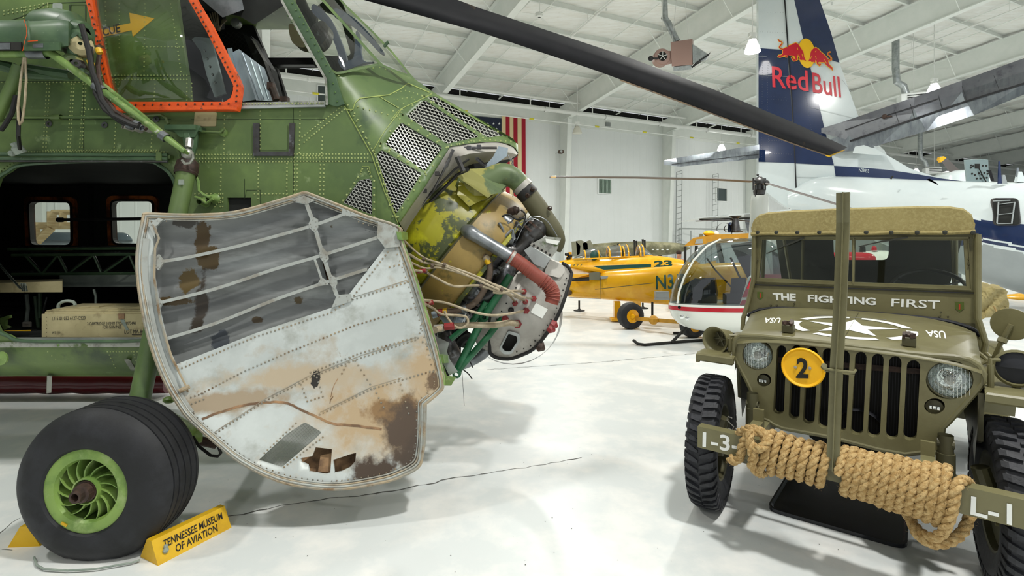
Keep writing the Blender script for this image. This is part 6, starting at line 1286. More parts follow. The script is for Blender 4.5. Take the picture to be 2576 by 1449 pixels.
q = MB(); q.text('FIRST', [(2241.6, 771), (2364.5, 777.5), (2365, 756), (2243, 751)], WP, .002, bold=.01); q.build('lettering', 'text_white', lp, smooth=False)
for (x0, x1, y0, y1) in ((1905, 1920, 733.5, 754), (2403, 2425, 759, 785)):
    q = MB(); q.sheet([(x0, y0), (x1, y0+1), (x1, y0+(y1-y0)*.7), ((x0+x1)/2, y1), (x0, y0+(y1-y0)*.68)], nearer(WP, .002), t=0); sh = q.build('shield_badge', 'shield_green', lp, smooth=False)
    q = MB(); q.text('1', [(x0*.6+x1*.4, y0*.25+y1*.75), (x0*.42+x1*.58, y0*.25+y1*.75), (x0*.42+x1*.58, y0*.78+y1*.22), (x0*.6+x1*.4, y0*.78+y1*.22)], WP, .004, bold=.03); q.build('red_numeral', 'shield_red', sh, smooth=False)
for pts in ([(1928, 638), (1975, 618), (2023, 598)], [(2160, 620), (2215, 608), (2284, 597)]):
    q = MB(); q.tube([P(x, y, JP(1.35)) for x, y in pts], [.003, .005, .006], 6); a = Vector(pts[1]); b = Vector(pts[2]); q.strip([tuple(a), tuple(b)], 4.5, JP(1.345), .008); q.build('wiper', 'wiper', wf_)
# canvas roof, rear curtain
q = MB(); rows = []
for (v, dz) in ((1.34, -.004), (1.36, .008), (1.6, .012), (2.0, .008), (2.4, 0), (2.75, -.03), (2.8, -.08)):
    R_ = []; 
    for (u, z) in ((-.065, 1.552), (-.07, 1.60), (-.055, 1.65), (-.02, 1.685), (.04, 1.7), (.2, 1.708), (.535, 1.712), (.87, 1.708), (1.03, 1.70), (1.09, 1.685), (1.125, 1.65), (1.14, 1.60), (1.135, 1.552)):
        R_.append(J(u, v, z+dz*(1 if z > 1.6 else 0)))
    rows.append(R_)
q.loft(rows, closed=False); n_ = len(rows[0]); k0 = len(q.v)
q.add(rows[0], [tuple(range(n_))]); cvs = q.build('canvas_roof', 'canvas', CAR, ang=60)
q = MB(); q.tube([J(-.07+1.21*k/10, 1.335, 1.552+.004*sin(k*2)) for k in range(11)], .012, 8); q.build('canvas_hem', 'canvas', cvs)
for x in (1906, 1953, 2006, 2061, 2179, 2242, 2307, 2377, 2448): q = MB(); c = P(x, 585, JP(1.33)); q.lathe([(0, .014), (-.006, .013), (-.009, .006), (-.009, .001)], c, V, 10); q.build('snap_fastener', 'wiper', cvs)
q = MB(); q.sheet([(1946, 560), (2432, 560), (2386, 728), (1970, 728)], JP(2.7), [rounded([(2096, 600), (2236, 600), (2235, 654), (2098, 654)], [2, 2, 16, 16])], off=V*.01); q.build('rear_curtain', 'canvas_in', CAR, smooth=False)
q = MB(); q.sheet([(2092, 596), (2240, 596), (2239, 658), (2094, 658)], JP(2.715), t=0); q.build('curtain_window', 'clear', CAR, smooth=False)
for a, b in (((-.04, 1.5, 1.0), (.0, 1.45, 1.6)), ((0, 2.5, 1.0), (.0, 2.0, 1.66)), ((.05, 2.6, 1.0), (.05, 2.68, 1.66)), ((1.1, 2.6, 1.0), (1.08, 2.68, 1.66)), ((1.1, 2.5, 1.0), (1.08, 2.0, 1.66))): q = MB(); q.tube([J(*a), J(*b)], .013, 8); q.build('roof_bow', 'olive', CAR)
q = MB(); wc_ = J(.93, 1.75, 1.18); R3 = [wc_+U*.2*cos(2*pi*k/32)+(V*.75+Zv*-.0)*.0+(Zv*.72-V*.55)*0+Vector((0, 0, 1))*.2*sin(2*pi*k/32)*.6+V*.2*sin(2*pi*k/32)*.8 for k in range(32)]
q.tube(R3, .013, 8, closed=True)
for k in range(3): w = 2*pi*k/3+.5; q.tube([wc_, wc_+U*.2*cos(w)+Zv*.2*sin(w)*.6+V*.2*sin(w)*.8], .006, 6)
q.tube([wc_, wc_-V*.25-Zv*.3], .02, 8); q.build('steering_wheel', 'wiper', CAR)
jbox('dash_panel', .0, 1.12, 1.4, 1.44, .85, 1.04, 'olive_dk')
for (u0, u1) in ((.12, .48), (.66, 1.02)):
    jbox('seat_cushion', u0, u1, 1.95, 2.35, .68, .8, 'canvas_in', .03); jbox('seat_back', u0, u1, 2.33, 2.42, .8, 1.12, 'canvas_in', .03)
jbox('body_tub_side', -.06, -.03, 1.38, 2.75, .45, .98, 'olive'); jbox('body_tub_side', 1.14, 1.17, 1.38, 2.75, .45, .98, 'olive'); jbox('tub_floor', -.03, 1.14, 1.38, 2.75, .45, .5, 'olive_dk'); jbox('firewall', -.03, 1.14, 1.36, 1.39, .5, 1.02, 'olive_dk'); jbox('tail_panel', -.06, 1.17, 2.73, 2.76, .45, .98, 'olive')
# folded canvas at the rear corner
q = MB(); rows = []
for i in range(9):
    t = i/8; rows.append([P(2466+70*t+3*sin(i*2+j), 722+6*t*0+(j*12)*(1-.35*t)+(10*t*t)+2*sin(i*1.7+j*1.3), JP(1.9+.5*t)(2466+70*t, 740)+.05*sin(j*1.4+i)) for j in range(8)])
q.loft(rows, closed=False); q.loft([[p for p in [r[0] for r in rows]], [r[0]+V*.5+Zv*.0 for r in rows]], closed=False); q.build('folded_canvas', 'canvas', CAR, ang=80)
q = MB(); q.tube([P(2500, 770, JP(2.0)), P(2510, 790, JP(2.0)), P(2530, 812, JP(1.9))], .005, 6); q.build('canvas_lashing', 'rope', CAR)
# rear wheel arch
q = MB(); c = J(1.2, 2.25, .36); q.lathe([(-.06, .44), (.12, .44), (.13, .42), (-.06, .42)], c, U, 24, a0=.1, a1=pi, ref=V); q.build('rear_fender', 'olive', CAR, ang=50)
def car_wheel(c, axd, name='wheel', label=None):
    ax_ = Vector(axd).normalized(); w_ = .075; R_ = .355
    q = MB(); q.lathe([(-w_*.8, .21), (-w_*1.0, .25), (-w_*1.05, .29), (-w_*.95, .33), (-w_*.8, R_-.008), (0, R_-.002), (w_*.8, R_-.008), (w_*.95, .33), (w_*1.05, .29), (w_, .25), (w_*.8, .21)], c, ax_, 56)
    t_ = q.build(name, 'car_tyre', CAR, label=label); a_, b_ = frame_of(ax_); n = 44
    q = MB()
    for k in range(n):
        for sg in (-1, 1):
            w = 2*pi*(k+(.5 if sg > 0 else 0))/n; dw = pi/n*.62; pr = []
            for (h, r0_, r1_) in ((.004, R_-.01, R_+.012), (.05, R_-.01, R_+.011), (.072, R_-.03, R_-.0), (.08, .30, .318)):
                pr.append([c+ax_*sg*h+(a_*cos(w+s2*dw*(1 if h > .01 else .5)+h*1.0)+b_*sin(w+s2*dw*(1 if h > .01 else .5)+h*1.0))*rr_ for s2, rr_ in ((-1, r0_), (-.8, r1_), (.8, r1_), (1, r0_))])
            q.loft(pr)
    q.build('tread_block', 'car_tyre', t_, kind='stuff', smooth=False)
    q = MB(); q.lathe([(-.06, .212), (-.055, .2), (-.03, .19), (-.02, .1), (-.03, .08), (-.06, .07), (-.09, .05), (-.1, .001)], c, ax_, 36)
    q.lathe([(.06, .212), (.055, .2), (.03, .19), (.0, .185), (-.02, .1), (0, .09), (.06, .08), (.06, .001)], c, ax_, 36); rm = q.build('wheel_rim', 'olive_dk', t_)
    for k in range(5): w = 2*pi*k/5; q = MB(); q.lathe([(-.035, .011), (-.045, .01), (-.046, .001)], c+(a_*cos(w)+b_*sin(w))*.09, ax_, 6); 
    q.build('wheel_nut', 'olive', t_)
    return t_
ps = radians(32.5); wa = Vector((cos(ps), -sin(ps), 0))
car_wheel(J(-.04, .37, .358), wa); car_wheel(J(1.19, .44, .358), wa)
car_wheel(J(-.02, 2.3, .358), U); car_wheel(J(1.24, 2.25, .358), U)
# chassis
q = MB(); q.tube([J(.05, .42, .34), J(1.1, .44, .34)], .035, 10); q.ball(J(.82, .43, .34), .12, 14, sc=(1, 1.2, 1)); q.build('front_axle', 'olive_dk', CAR)
for u in (.24, .92):
    q = MB(); q.hexa([J(u-.025, .05, .52), J(u+.025, .05, .52), J(u+.025, .05, .46), J(u-.025, .05, .46)], [J(u-.025, 1.4, .56), J(u+.025, 1.4, .56), J(u+.025, 1.4, .46), J(u-.025, 1.4, .46)]); q.build('chassis_rail', 'olive', CAR, smooth=False)
    q = MB()
    for k in range(5): q.hexa([J(u-.022, .12+.05*k, .40+.008*k-.03*0), J(u+.022, .12+.05*k, .40+.008*k), J(u+.022, .45, .36+.008*k), J(u-.022, .45, .36+.008*k)], [J(u-.022, .12+.05*k, .407+.008*k), J(u+.022, .12+.05*k, .407+.008*k), J(u+.022, .45, .367+.008*k), J(u-.022, .45, .367+.008*k)])
    q.build('leaf_spring', 'olive_dk', CAR, smooth=False)
    q = MB(); q.lathe([(-.05, .03), (.05, .03), (.06, .015), (.07, .015)], J(u, .1, .41), U, 12); q.box(J(u, .12, .46), (.03, .05, .1), RJ); q.build('spring_shackle', 'olive_dk', CAR)
    q = MB(); q.box(J(u, .22, .58), (.05, .02, .1), RJ); q.box(J(u, .15, .56), (.05, .14, .02), RJ); q.build('bumper_bracket', 'olive', CAR, smooth=False)
for (x, y0, y1) in ((1893, 1015, 1100), (2379, 1115, 1230)):
    q = MB(); q.lathe([(-.0, .02), (.0, .034), (.16, .034), (.16, .028), (.24, .028)], P(x, y1, JP(.32)), Zv, 16); q.lathe([(-.03, .02), (.03, .02)], P(x, y0, JP(.32)), U, 10); q.build('shock_absorber', 'olive_dk', CAR)
q = MB(); q.box(J(.62, .9, .5), (.4, .7, .3), RJ, bevel=.08); q.ball(J(.62, .55, .42), .14, 14); q.build('engine_sump', 'int_dark', CAR)
q = MB(); q.lathe([(-.02, .1), (0, .11), (.02, .1)], J(.66, .42, .56), V, 20); q.build('fan_pulley', 'seal', CAR)
for pts in ([(2218, 1130), (2225, 1160), (2245, 1180)], [(2236, 1140), (2262, 1150), (2270, 1170)], [(2200, 1125), (2205, 1150)]): q = MB(); q.tube([P(x, y, JP(.5)) for x, y in pts], .008, 6); q.build('brake_hose', 'seal', CAR)
for c_, sg in ((J(.06, .36, .4), 1), (J(1.06, .42, .4), -1)):
    q = MB(); q.tube([c_, c_+U*.1*sg+Zv*.06, c_+U*.2*sg+Zv*.02], .018, 8); q.tube([c_-Zv*.05-U*sg*.08, c_+Zv*.1-U*sg*.04], .035, 10); q.build('steering_knuckle', 'olive_dk', CAR)
q = MB(); q.tube([J(.08, .3, .36), J(1.05, .34, .36)], .012, 8); q.build('tie_rod', 'olive_dk', CAR)
q = MB(); cc_ = P(1837, 1065, JP(.28)); q.tube([cc_+Zv*.03+U*.01, cc_+Zv*.035-U*.01, cc_+Zv*.015-U*.018, cc_, cc_-Zv*.015+U*.018, cc_-Zv*.035+U*.01, cc_-Zv*.03-U*.012], .003, 5); q.build('spring_hook', 'silver', CAR)
# wire cutter post
pp = [(2094, 1183, .0), (2103, 930, 0), (2113, 760, -.01), (2120, 560, -.015), (2120, 484, -.07)]
q = MB()
for (w0, w1, dd) in ((-13, 13, 0),):
    f_ = []
    for (x, y, v) in pp:
        c = P(x, y, JP(v-.03)); f_.append(c)
    rings = []
    for c in f_: rings.append([c+U*a+V*b for a, b in ((-.024, 0), (.024, 0), (.024, .03), (.02, .03), (.02, .005), (-.02, .005), (-.02, .03), (-.024, .03))])
    q.loft(rings); q.loft([[c+U*a-V*b for a, b in ((.0, .0), (.004, .0), (.004, .02), (.0, .02))] for c in f_])
q.build('wire_cutter_post', 'olive', CAR, smooth=False)
q = MB(); c = P(2108, 930, JP(-.02)); q.tube([c-U*.055+Zv*.008, c-U*.05-V*.015, c-V*.02, c+U*.06-V*.01, c+U*.065+Zv*.01], .006, 8); q.tube([c-U*.055+V*.01, c-U*.05-V*.01+Zv*.012], .012, 8); q.tube([c-U*.05+Zv*-.012, c+U*.06-Zv*.012], .005, 6); q.build('post_clamp', 'olive', CAR)
# round bridge plate
q = MB(); c = P(2020, 925, JP(.32)); q.lathe([(.0, .001), (0, .085), (-.008, .095), (-.004, .1), (.008, .1), (.008, .001)], c, V, 48); bd = q.build('bridge_plate', 'sign_yellow', CAR)
q = MB(); q.text('2', [(2002, 951), (2034, 952), (2034, 902), (2004, 899)], JP(.318), .003, bold=.03); q.build('numeral', 'ink', bd, smooth=False)
for dx in (-19, 17): q = MB(); q.lathe([(0, .008), (-.004, .007), (-.005, .001)], P(2020+dx, 925+dx*.06, JP(.318)), V, 8); q.build('screw', 'silver', bd)
# horn, mirror, blackout lamp, fender furniture
c = P(1818, 852, JP(.5)); q = MB(); f_ = -V*.9-U*.25; q.lathe([(.02, .03), (.0, .045), (.04, .055), (.1, .065), (.13, .078), (.14, .08), (.135, .07), (.1, .05), (.06, .045), (.06, .001)], c-f_*.06, f_, 28); hn = q.build('horn', 'olive', CAR)
q = MB()
for k in range(6): w = pi*k/3; a_, b_ = frame_of(f_.normalized()); q.tube([c+f_*.02, c+f_*.025+(a_*cos(w)+b_*sin(w))*.045], .004, 5)
q.lathe([(.02, .045), (.022, .02), (.03, .015), (.03, .001)], c-f_*.01, f_, 16); q.build('horn_diaphragm', 'olive_dk', hn)
q = MB(); q.tube([c-f_*.06, c-f_*.1, c-f_*.1-Zv*.09], .02, 8); q.build('horn_bracket', 'olive', hn)
for (x, y0, y1, v) in ((1836, 845, 888, .42), (2492, 905, 985, .42)):
    q = MB(); a_ = P(x, y0, JP(v)); b_ = P(x, y1, JP(v)); q.tube([a_+U*.03+V*.02, a_, a_.lerp(b_, .2)], .008, 8); q.tube([a_.lerp(b_, .15), a_.lerp(b_, .85)], .012, 10); q.tube([a_.lerp(b_, .85), b_], .008, 8); q.box(b_, (.05, .03, .008), RJ); q.build('hood_catch', 'olive', CAR)
c = P(2543, 816, JP(.95)); q = MB(); q.lathe([(0, .001), (-.002, .07), (.0, .08), (.012, .08), (.014, .001)], c, V*.95+U*.3, 32); mr = q.build('mirror', 'olive', CAR)
q = MB(); q.tube([c-V*.01, P(2520, 858, JP(.95)), P(2498, 905, JP(1.0)), P(2482, 890, JP(1.2))], .011, 8); q.lathe([(-.012, .02), (.012, .02)], P(2522, 856, JP(.94)), (.4, 0, .8), 10); q.build('mirror_arm', 'olive', mr)
q = MB(); q.tube([P(2458, 885, JP(1.0)), P(2478, 900, JP(.95)), P(2490, 912, JP(.9))], .01, 6); q.tube([P(2470, 915, JP(.9)), P(2496, 906, JP(.9))], .007, 6); q.build('hinge_clamp', 'olive', CAR)
c = P(2557, 925, JP(.48)); q = MB(); q.lathe([(.06, .01), (.05, .05), (.0, .078), (-.02, .082), (-.025, .072), (-.01, .068)], c, V, 28); bl_ = q.build('blackout_lamp', 'olive', CAR)
q = MB(); q.lathe([(-.01, .07), (-.02, .04), (-.022, .001)], c, V, 24, a0=pi, a1=2*pi, ref=U); q.lathe([(0, .069), (0, .001)], c, V, 24); q.build('blackout_lens', 'seal', bl_)
q = MB(); q.tube([c+Zv*-.08, c-Zv*.12], .015, 8); q.tube([c-U*.085+Zv*.04, c-U*.09-Zv*.04, c-U*.07-Zv*.13], .006, 6); q.box(c-Zv*.125, (.12, .08, .01), RJ); q.build('lamp_bracket', 'olive', bl_)
# ---- rope round the bumper
def strand_rope(paths, label_name='rope', R_=.0205, twist=.105):
    q = MB()
    for pts in paths:
        L = [0]
        for a, b in zip(pts, pts[1:]): L.append(L[-1]+(b-a).length)
        pa = None; fr = []
        for i, p in enumerate(pts):
            t = (pts[min(i+1, len(pts)-1)]-pts[max(i-1, 0)]).normalized()
            if pa is None: a, _ = frame_of(t)
            else: a = (pa-t*pa.dot(t)).normalized()
            pa = a; fr.append((a, t.cross(a)))
        for s_ in range(3):
            q.tube([p+(fr[i][0]*cos(2*pi*(L[i]/twist+s_/3))+fr[i][1]*sin(2*pi*(L[i]/twist+s_/3)))*R_*.5 for i, p in enumerate(pts)], R_*.56, 7)
    return q
def coil(u0, u1, turns, bz, bv, zc0, zc1, lean=.02):
    n = int(turns*26); out = []
    for i in range(n+1):
        t = i/n; w = 2*pi*turns*t
        jt = .004*sin(5*turns*t+1); out.append(J(u0+(u1-u0)*t+lean*sin(w)*.55, .035-(bv+jt)*cos(w), zc0+(zc1-zc0)*t+jt+(bz[0]+(bz[1]-bz[0])*t)*sin(w)))
    return out
def ux(px): # bumper coordinate seen at a photo column
    p = P(px, 1150, JP(0)); return (p-J0).dot(U)
paths = [coil(ux(1925), ux(2085), 6.5, (.088, .082), .075, .49, .488), coil(ux(2112), ux(2380), 11.5, (.088, .108), .078, .488, .48)]
def rp3(pts): return [Vector(p) for p in smooth([tuple(P(x, y, JP(v))) for x, y, v in pts], 6, False)]
paths += [rp3([(2270, 1265, .12), (2285, 1300, .1), (2312, 1335, .06), (2345, 1352, .0), (2372, 1338, -.03), (2390, 1300, -.04), (2398, 1262, -.04), (2406, 1225, -.03), (2424, 1208, .03), (2440, 1222, .1), (2445, 1270, .12), (2436, 1310, .1), (2415, 1345, .06), (2380, 1366, .02), (2340, 1366, .0), (2305, 1340, .06), (2290, 1300, .1)]),
          rp3([(1835, 1150, -.03), (1846, 1160, -.04), (1862, 1150, -.045), (1866, 1125, -.05), (1878, 1100, -.05), (1900, 1086, -.04), (1922, 1096, -.03), (1926, 1130, -.05), (1918, 1165, -.05), (1905, 1188, -.04), (1922, 1192, .03)]),
          rp3([(1858, 1088, .02), (1872, 1083, -.01), (1890, 1078, -.03), (1912, 1084, -.03), (1928, 1098, -.02), (1934, 1120, -.03)]),
          rp3([(1886, 1082, -.06), (1886, 1110, -.08), (1890, 1135, -.085), (1896, 1150, -.08), (1890, 1170, -.07), (1905, 1188, -.05)]),
          rp3([(1930, 1090, .0), (1932, 1110, -.05), (1912, 1128, -.085), (1896, 1124, -.08)])]
q = strand_rope(paths); rope = q.build('rope', 'rope', ang=80); tag(rope, 'thick tan twisted rope wound in coils round the bumper of the olive car', 'rope')
q = MB()
for k in range(1500):
    p = random.choice(paths); c = random.choice(p); w = Vector((random.uniform(-1, 1), random.uniform(-1, 1), random.uniform(-1, 1))).normalized(); b_ = c+w*.024; e_ = b_+w*random.uniform(.004, .014)+Vector((random.uniform(-.008, .008), 0, random.uniform(-.008, .008)))
    n = w.cross(V).normalized()*.0005; q.add([b_-n, b_+n, e_], [(0, 1, 2)])
q.build('rope_fibre', 'rope', rope, kind='stuff', smooth=False)
# drip tray
q = MB(); tr = rounded([G(1928, 1285).to_2d(), G(2283, 1387).to_2d(), G(2288, 1215).to_2d(), G(2010, 1150).to_2d()], .07, 5)
q.loft([[Vector((p.x, p.y, .001)) for p in tr], [Vector((p.x, p.y, .02)) for p in tr], [Vector((p.x, p.y, .02))+(Vector((sum(a.x for a in tr)/len(tr), sum(a.y for a in tr)/len(tr), .02))-Vector((p.x, p.y, .02))).normalized()*.015 for p in tr], [Vector((p.x, p.y, .006))+(Vector((sum(a.x for a in tr)/len(tr), sum(a.y for a in tr)/len(tr), .006))-Vector((p.x, p.y, .006))).normalized()*.03 for p in tr]])
tag(q.build('drip_tray', 'tray', ang=30), 'shallow black drip tray on the floor under the front of the olive car', 'tray')
# ================================================================ aircraft behind
M['wpaint'] = mat('wpaint', 'd9e2e2', .16, layers=[('cdd8da', 1.2, .5, .2)], coat=.5)
M['navy'] = mat('navy', '1d2b4d', .14, layers=[('22335a', 1.5, .5, .2)], coat=.6)
M['hullgrey'] = mat('hullgrey', '8f9798', .3, layers=[('a2a9aa', 1.2, .5, .2)])
M['tailgrey'] = mat('tailgrey', '7a7c82', .22, .3, layers=[('8d9094', 1.5, .5, .15), ('606269', 4, .62, .08)])
M['taillt'] = mat('taillt', 'a2aab0', .14, .6, layers=[('868c94', 2.5, .5, .12, (1, 4, 1))])
M['logo_red'] = mat('logo_red', 'c3182c', .35); M['logo_red2'] = mat('logo_red2', 'd8283a', .35); M['logo_yel'] = mat('logo_yel', 'f3c01a', .4)
M['yplane'] = mat('yplane', 'efb214', .25, layers=[('e3a512', 2, .5, .2), ('f5c02a', 5, .6, .1)], coat=.3)
M['yplane_d'] = mat('yplane_d', 'c9952a', .4, layers=[('b98725', 5, .5, .1)])
M['dkgreen'] = mat('dkgreen', '12463e', .4); M['olv2'] = mat('olv2', '5e5c42', .55, layers=[('8d8a6c', 1.1, .58, .06), ('56553c', 2.3, .55, .08)])
M['olv3'] = mat('olv3', '74735f', .6, layers=[('747360', 3, .55, .1)])
M['canopy_gl'] = glass('canopy_gl', 'aab4ac', .3, .1)
M['bubble'] = glass('bubble', 'c9d2d2', .1, .02); M['rwhite'] = mat('rwhite', 'e9ece4', .2, coat=.4); M['rred'] = mat('rred', 'b81d2c', .25, coat=.3)
M['leather'] = mat('leather', '1b1e26', .3); M['rotor'] = mat('rotor', '5c5754', .4, .3); M['skin'] = mat('skin', 'c78f74', .6); M['hair'] = mat('hair', '33231a', .8); M['shirt'] = mat('shirt', '23252b', .9); M['jean'] = mat('jean', '2f3a4c', .9)
M['edgeblack'] = mat('edgeblack', '0c0d12', .5)
def paint(o, fn, mats):
    """give every face the paint of the band it lies in"""
    me = o.data; me.materials.clear()
    for m in mats: me.materials.append(M[m])
    for p in me.polygons:
        c = p.center; x = CX+F*c.x/c.y; y = HY-F*(c.z-EYE)/c.y; p.material_index = fn(x, y, c)
def dense(st, n):
    out = []
    for i in range(len(st)-1):
        for k in range(n): t = k/n; out.append(tuple(a+(b-a)*t for a, b in zip(st[i], st[i+1])))
    return out+[st[-1]]
def sm_st(st, n):
    m = len(st[0]); v = [Vector(s[:3]) for s in st]; e = smooth([tuple(p) for p in v], n, False); f_ = smooth([(s[3], 0, 0) for s in st], n, False)
    return [(a.x, a.y, a.z, b.x) for a, b in zip(e, f_)]
# ---- flying boat with the tall tail
AB = thing('flying_boat', 'large white, navy and grey flying boat with tall tail fin behind the olive car', 'aircraft', P(2400, 760, 12.5))
q = MB(); st = sm_st([(1984, 486, 524, 14.3), (2050, 449, 548, 13.9), (2150, 445, 585, 13.4), (2300, 452, 645, 12.7), (2450, 457, 700, 12.0), (2576, 459, 740, 11.4), (2760, 462, 800, 10.7), (3000, 470, 850, 10)], 20)
fus(q, st, n=240, ratio=.72, power=2.3); hu = q.build('hull', 'wpaint', AB)
def hb(x, y, c):
    nv = 526+max(0, (x-1984))*.072 if x < 2440 else 553+(x-2440)*.10
    gy = 560+(x-2200)*.15
    if x < 2440: return 1 if y > nv and y < nv+60 else (2 if y > nv+60 else 0)
    if y < 553+(x-2460)*.11: return 0
    if y < 598+(x-2463)*.17: return 1
    if y < 602+(x-2463)*.18: return 0
    if y < 608+(x-2463)*.2: return 1
    if y < 613+(x-2463)*.22: return 0
    return 2
paint(hu, hb, ['wpaint', 'navy', 'hullgrey'])
FP = plane3((1985, 500, 14.3), (2300, 450, 12.7), (1985, 0, 14.3))
fin = [(1908, -60), (2045, -60), (2062, 0), (2090, 80), (2112, 158), (2140, 238), (2163, 302), (2170, 345), (2190, 372), (2228, 388), (2290, 424), (2370, 450), (2440, 458), (2380, 475), (2200, 490), (2050, 520), (1985, 524), (1962, 510), (1930, 485), (1908, 445)]
q = MB(); q.sheet(fin, FP, off=Vector((.1, .45, 0))*.5, grid=0); fn_ = q.build('tail_fin', 'wpaint', AB, smooth=False)
fx = nearer(FP, .012); fxx = nearer(FP, .02); fx3 = nearer(FP, .03)
for nm, pts in (('navy_paint', [(1908, 121), (1979, 126), (1990, 250), (1999, 410), (1908, 407)]), ('navy_paint', [(1980, 126), (2024, 110), (2039, 171), (2076, 332), (2098, 416), (2001, 411), (1991, 250)]), ('navy_paint', [(1980, -60), (2045, -60), (2062, 0), (2090, 80), (2112, 158), (2091, 151), (2020, 97), (1998, 0)]), ('navy_paint', [(2098, 417), (2160, 421), (2233, 427), (2300, 437), (2370, 449), (2440, 458), (2370, 458), (2250, 451), (2102, 443)])):
    q = MB(); q.sheet(pts, fx if nm else fx, t=0); q.build(nm, 'navy', fn_, smooth=False)
q = MB(); q.sheet([(1966, -60), (1980, -60), (1998, 0), (2020, 97), (1990, 125), (1980, 122), (1973, 0)], fxx, t=0); q.build('white_paint', 'wpaint', fn_, smooth=False)
q = MB(); q.strip([(1970, -60), (1974, 0), (1982, 115), (1992, 250), (2000, 400), (2004, 505), (1998, 518), (1985, 524)], 3.2, fx3, .01); q.build('rudder_gap', 'edgeblack', fn_, smooth=False)
q = MB()
for pts in ([(1932, 140), (1930, 300), (1936, 400)], [(1918, 140), (1916, 400)], [(1912, 188), (1975, 192)], [(1912, 352), (1990, 356)], [(1912, 385), (1990, 388)], [(2010, 150), (2030, 260), (2050, 380)], [(1940, 243), (1975, 245)], [(1940, 250), (1978, 252)], [(2008, 330), (2070, 336)], [(2010, 440), (2012, 500)], [(1912, 30), (1970, 32)], [(1912, 80), (1975, 82)], [(2055, 350), (2150, 330)]): q.rivets(pathpts(pts, 6), fx3, .7, .004, 4)
q.build('fin_rivet', 'taillt', fn_, kind='stuff')
for pts in ([(1910, 188), (1982, 193)], [(1908, 141), (1930, 143)], [(2000, 445), (2060, 447)], [(2118, 200), (2145, 235)], [(2040, 270), (2160, 300)]): q = MB(); q.strip(pts, .8, fx3, .002); q.build('panel_seam', 'hullgrey', fn_, smooth=False)
k7 = lambda pts: [(1900+x/7.244, 60+y/7.244) for x, y in pts]
lg = MB(); lg.sheet(k7([(935+155*cos(2*pi*k/40)-.0*sin(k), 535+268*sin(2*pi*k/40)+.18*155*cos(2*pi*k/40)) for k in range(40)]), nearer(FP, .034), t=0); em = lg.build('sun_disc', 'logo_yel', fn_, smooth=False)
lb = [(515, 455), (560, 425), (590, 430), (600, 400), (650, 385), (700, 360), (740, 345), (780, 370), (810, 410), (850, 470), (880, 530), (890, 600), (910, 650), (935, 685), (900, 665), (870, 655), (830, 662), (805, 640), (815, 600), (780, 580), (762, 600), (775, 650), (745, 668), (700, 675), (680, 650), (660, 610), (685, 600), (705, 640), (728, 640), (722, 600), (690, 580), (640, 575), (600, 570), (585, 600), (560, 608), (540, 590), (515, 590), (480, 600), (445, 608), (408, 602), (430, 572), (470, 570), (500, 545), (500, 500)]
rb = [(1100, 430), (1060, 450), (1020, 490), (1005, 540), (1000, 600), (985, 645), (965, 685), (1000, 668), (1030, 700), (1060, 690), (1085, 712), (1098, 655), (1115, 680), (1125, 730), (1170, 768), (1197, 742), (1180, 715), (1160, 742), (1142, 705), (1165, 692), (1210, 700), (1258, 698), (1285, 740), (1330, 780), (1375, 812), (1412, 852), (1405, 800), (1355, 750), (1335, 720), (1330, 670), (1290, 600), (1240, 550), (1190, 510), (1150, 460)]
tails = [[(415, 280), (440, 315), (480, 330), (485, 362), (452, 400), (440, 430), (470, 455), (515, 465)], [(1320, 640), (1368, 662), (1388, 640), (1362, 590), (1330, 560), (1340, 522), (1372, 512)]]
for bpts, tl in ((lb, tails[0]), (rb, tails[1])):
    q = MB(); q.strip(k7(bpts), 3.4, nearer(FP, .036), .003, closed=True); q.strip([(p.x, p.y) for p in smooth(k7(tl), 4, False)], 4.2, nearer(FP, .036), .003); q.build('bull_outline', 'logo_yel', em, smooth=False)
    q = MB(); q.sheet(k7(bpts), nearer(FP, .044), t=0); q.strip([(p.x, p.y) for p in smooth(k7(tl), 4, False)], 2.0, nearer(FP, .044), .002); bb = q.build('charging_bull', 'logo_red', em, smooth=False)
q = MB()
for pts in ([(765, 430), (775, 470)], [(1110, 485), (1090, 515)], [(780, 560), (775, 640)], [(690, 590), (740, 650)], [(850, 545), (870, 620)], [(1095, 590), (1115, 640)], [(1025, 590), (1005, 640)], [(1260, 650), (1300, 720)], [(520, 575), (580, 580)]): q.strip(k7(pts), 1.1, nearer(FP, .05), .001)
q.build('bull_highlight', 'logo_yel', em, kind='stuff', smooth=False)
q = MB(); q.text('Red', k7([(315, 1155), (975, 1235), (950, 850), (300, 770)]), nearer(FP, .04), 0, bold=.012); q.build('lettering', 'logo_red2', fn_, smooth=False)
q = MB(); q.text('Bull', k7([(1050, 1250), (1565, 1345), (1532, 965), (1030, 885)]), nearer(FP, .04), 0, bold=.012); q.build('lettering', 'logo_red', fn_, smooth=False)
q = MB(); q.text('N29853', [(2161, 432), (2186, 435), (2186, 426), (2161, 423)], nearer(FP, .04), 0); q.build('lettering', 'wpaint', fn_, smooth=False)
q = MB(); q.loft([[P(x, y, d) for x, y, d in r_] for r_ in ([(2145, 385, 13.0), (2165, 330, 13.5), (2180, 360, 13)], [(2232, 392, 12.6), (2210, 365, 13.0), (2225, 378, 12.6)])]); q.build('fin_fillet', 'wpaint', AB)
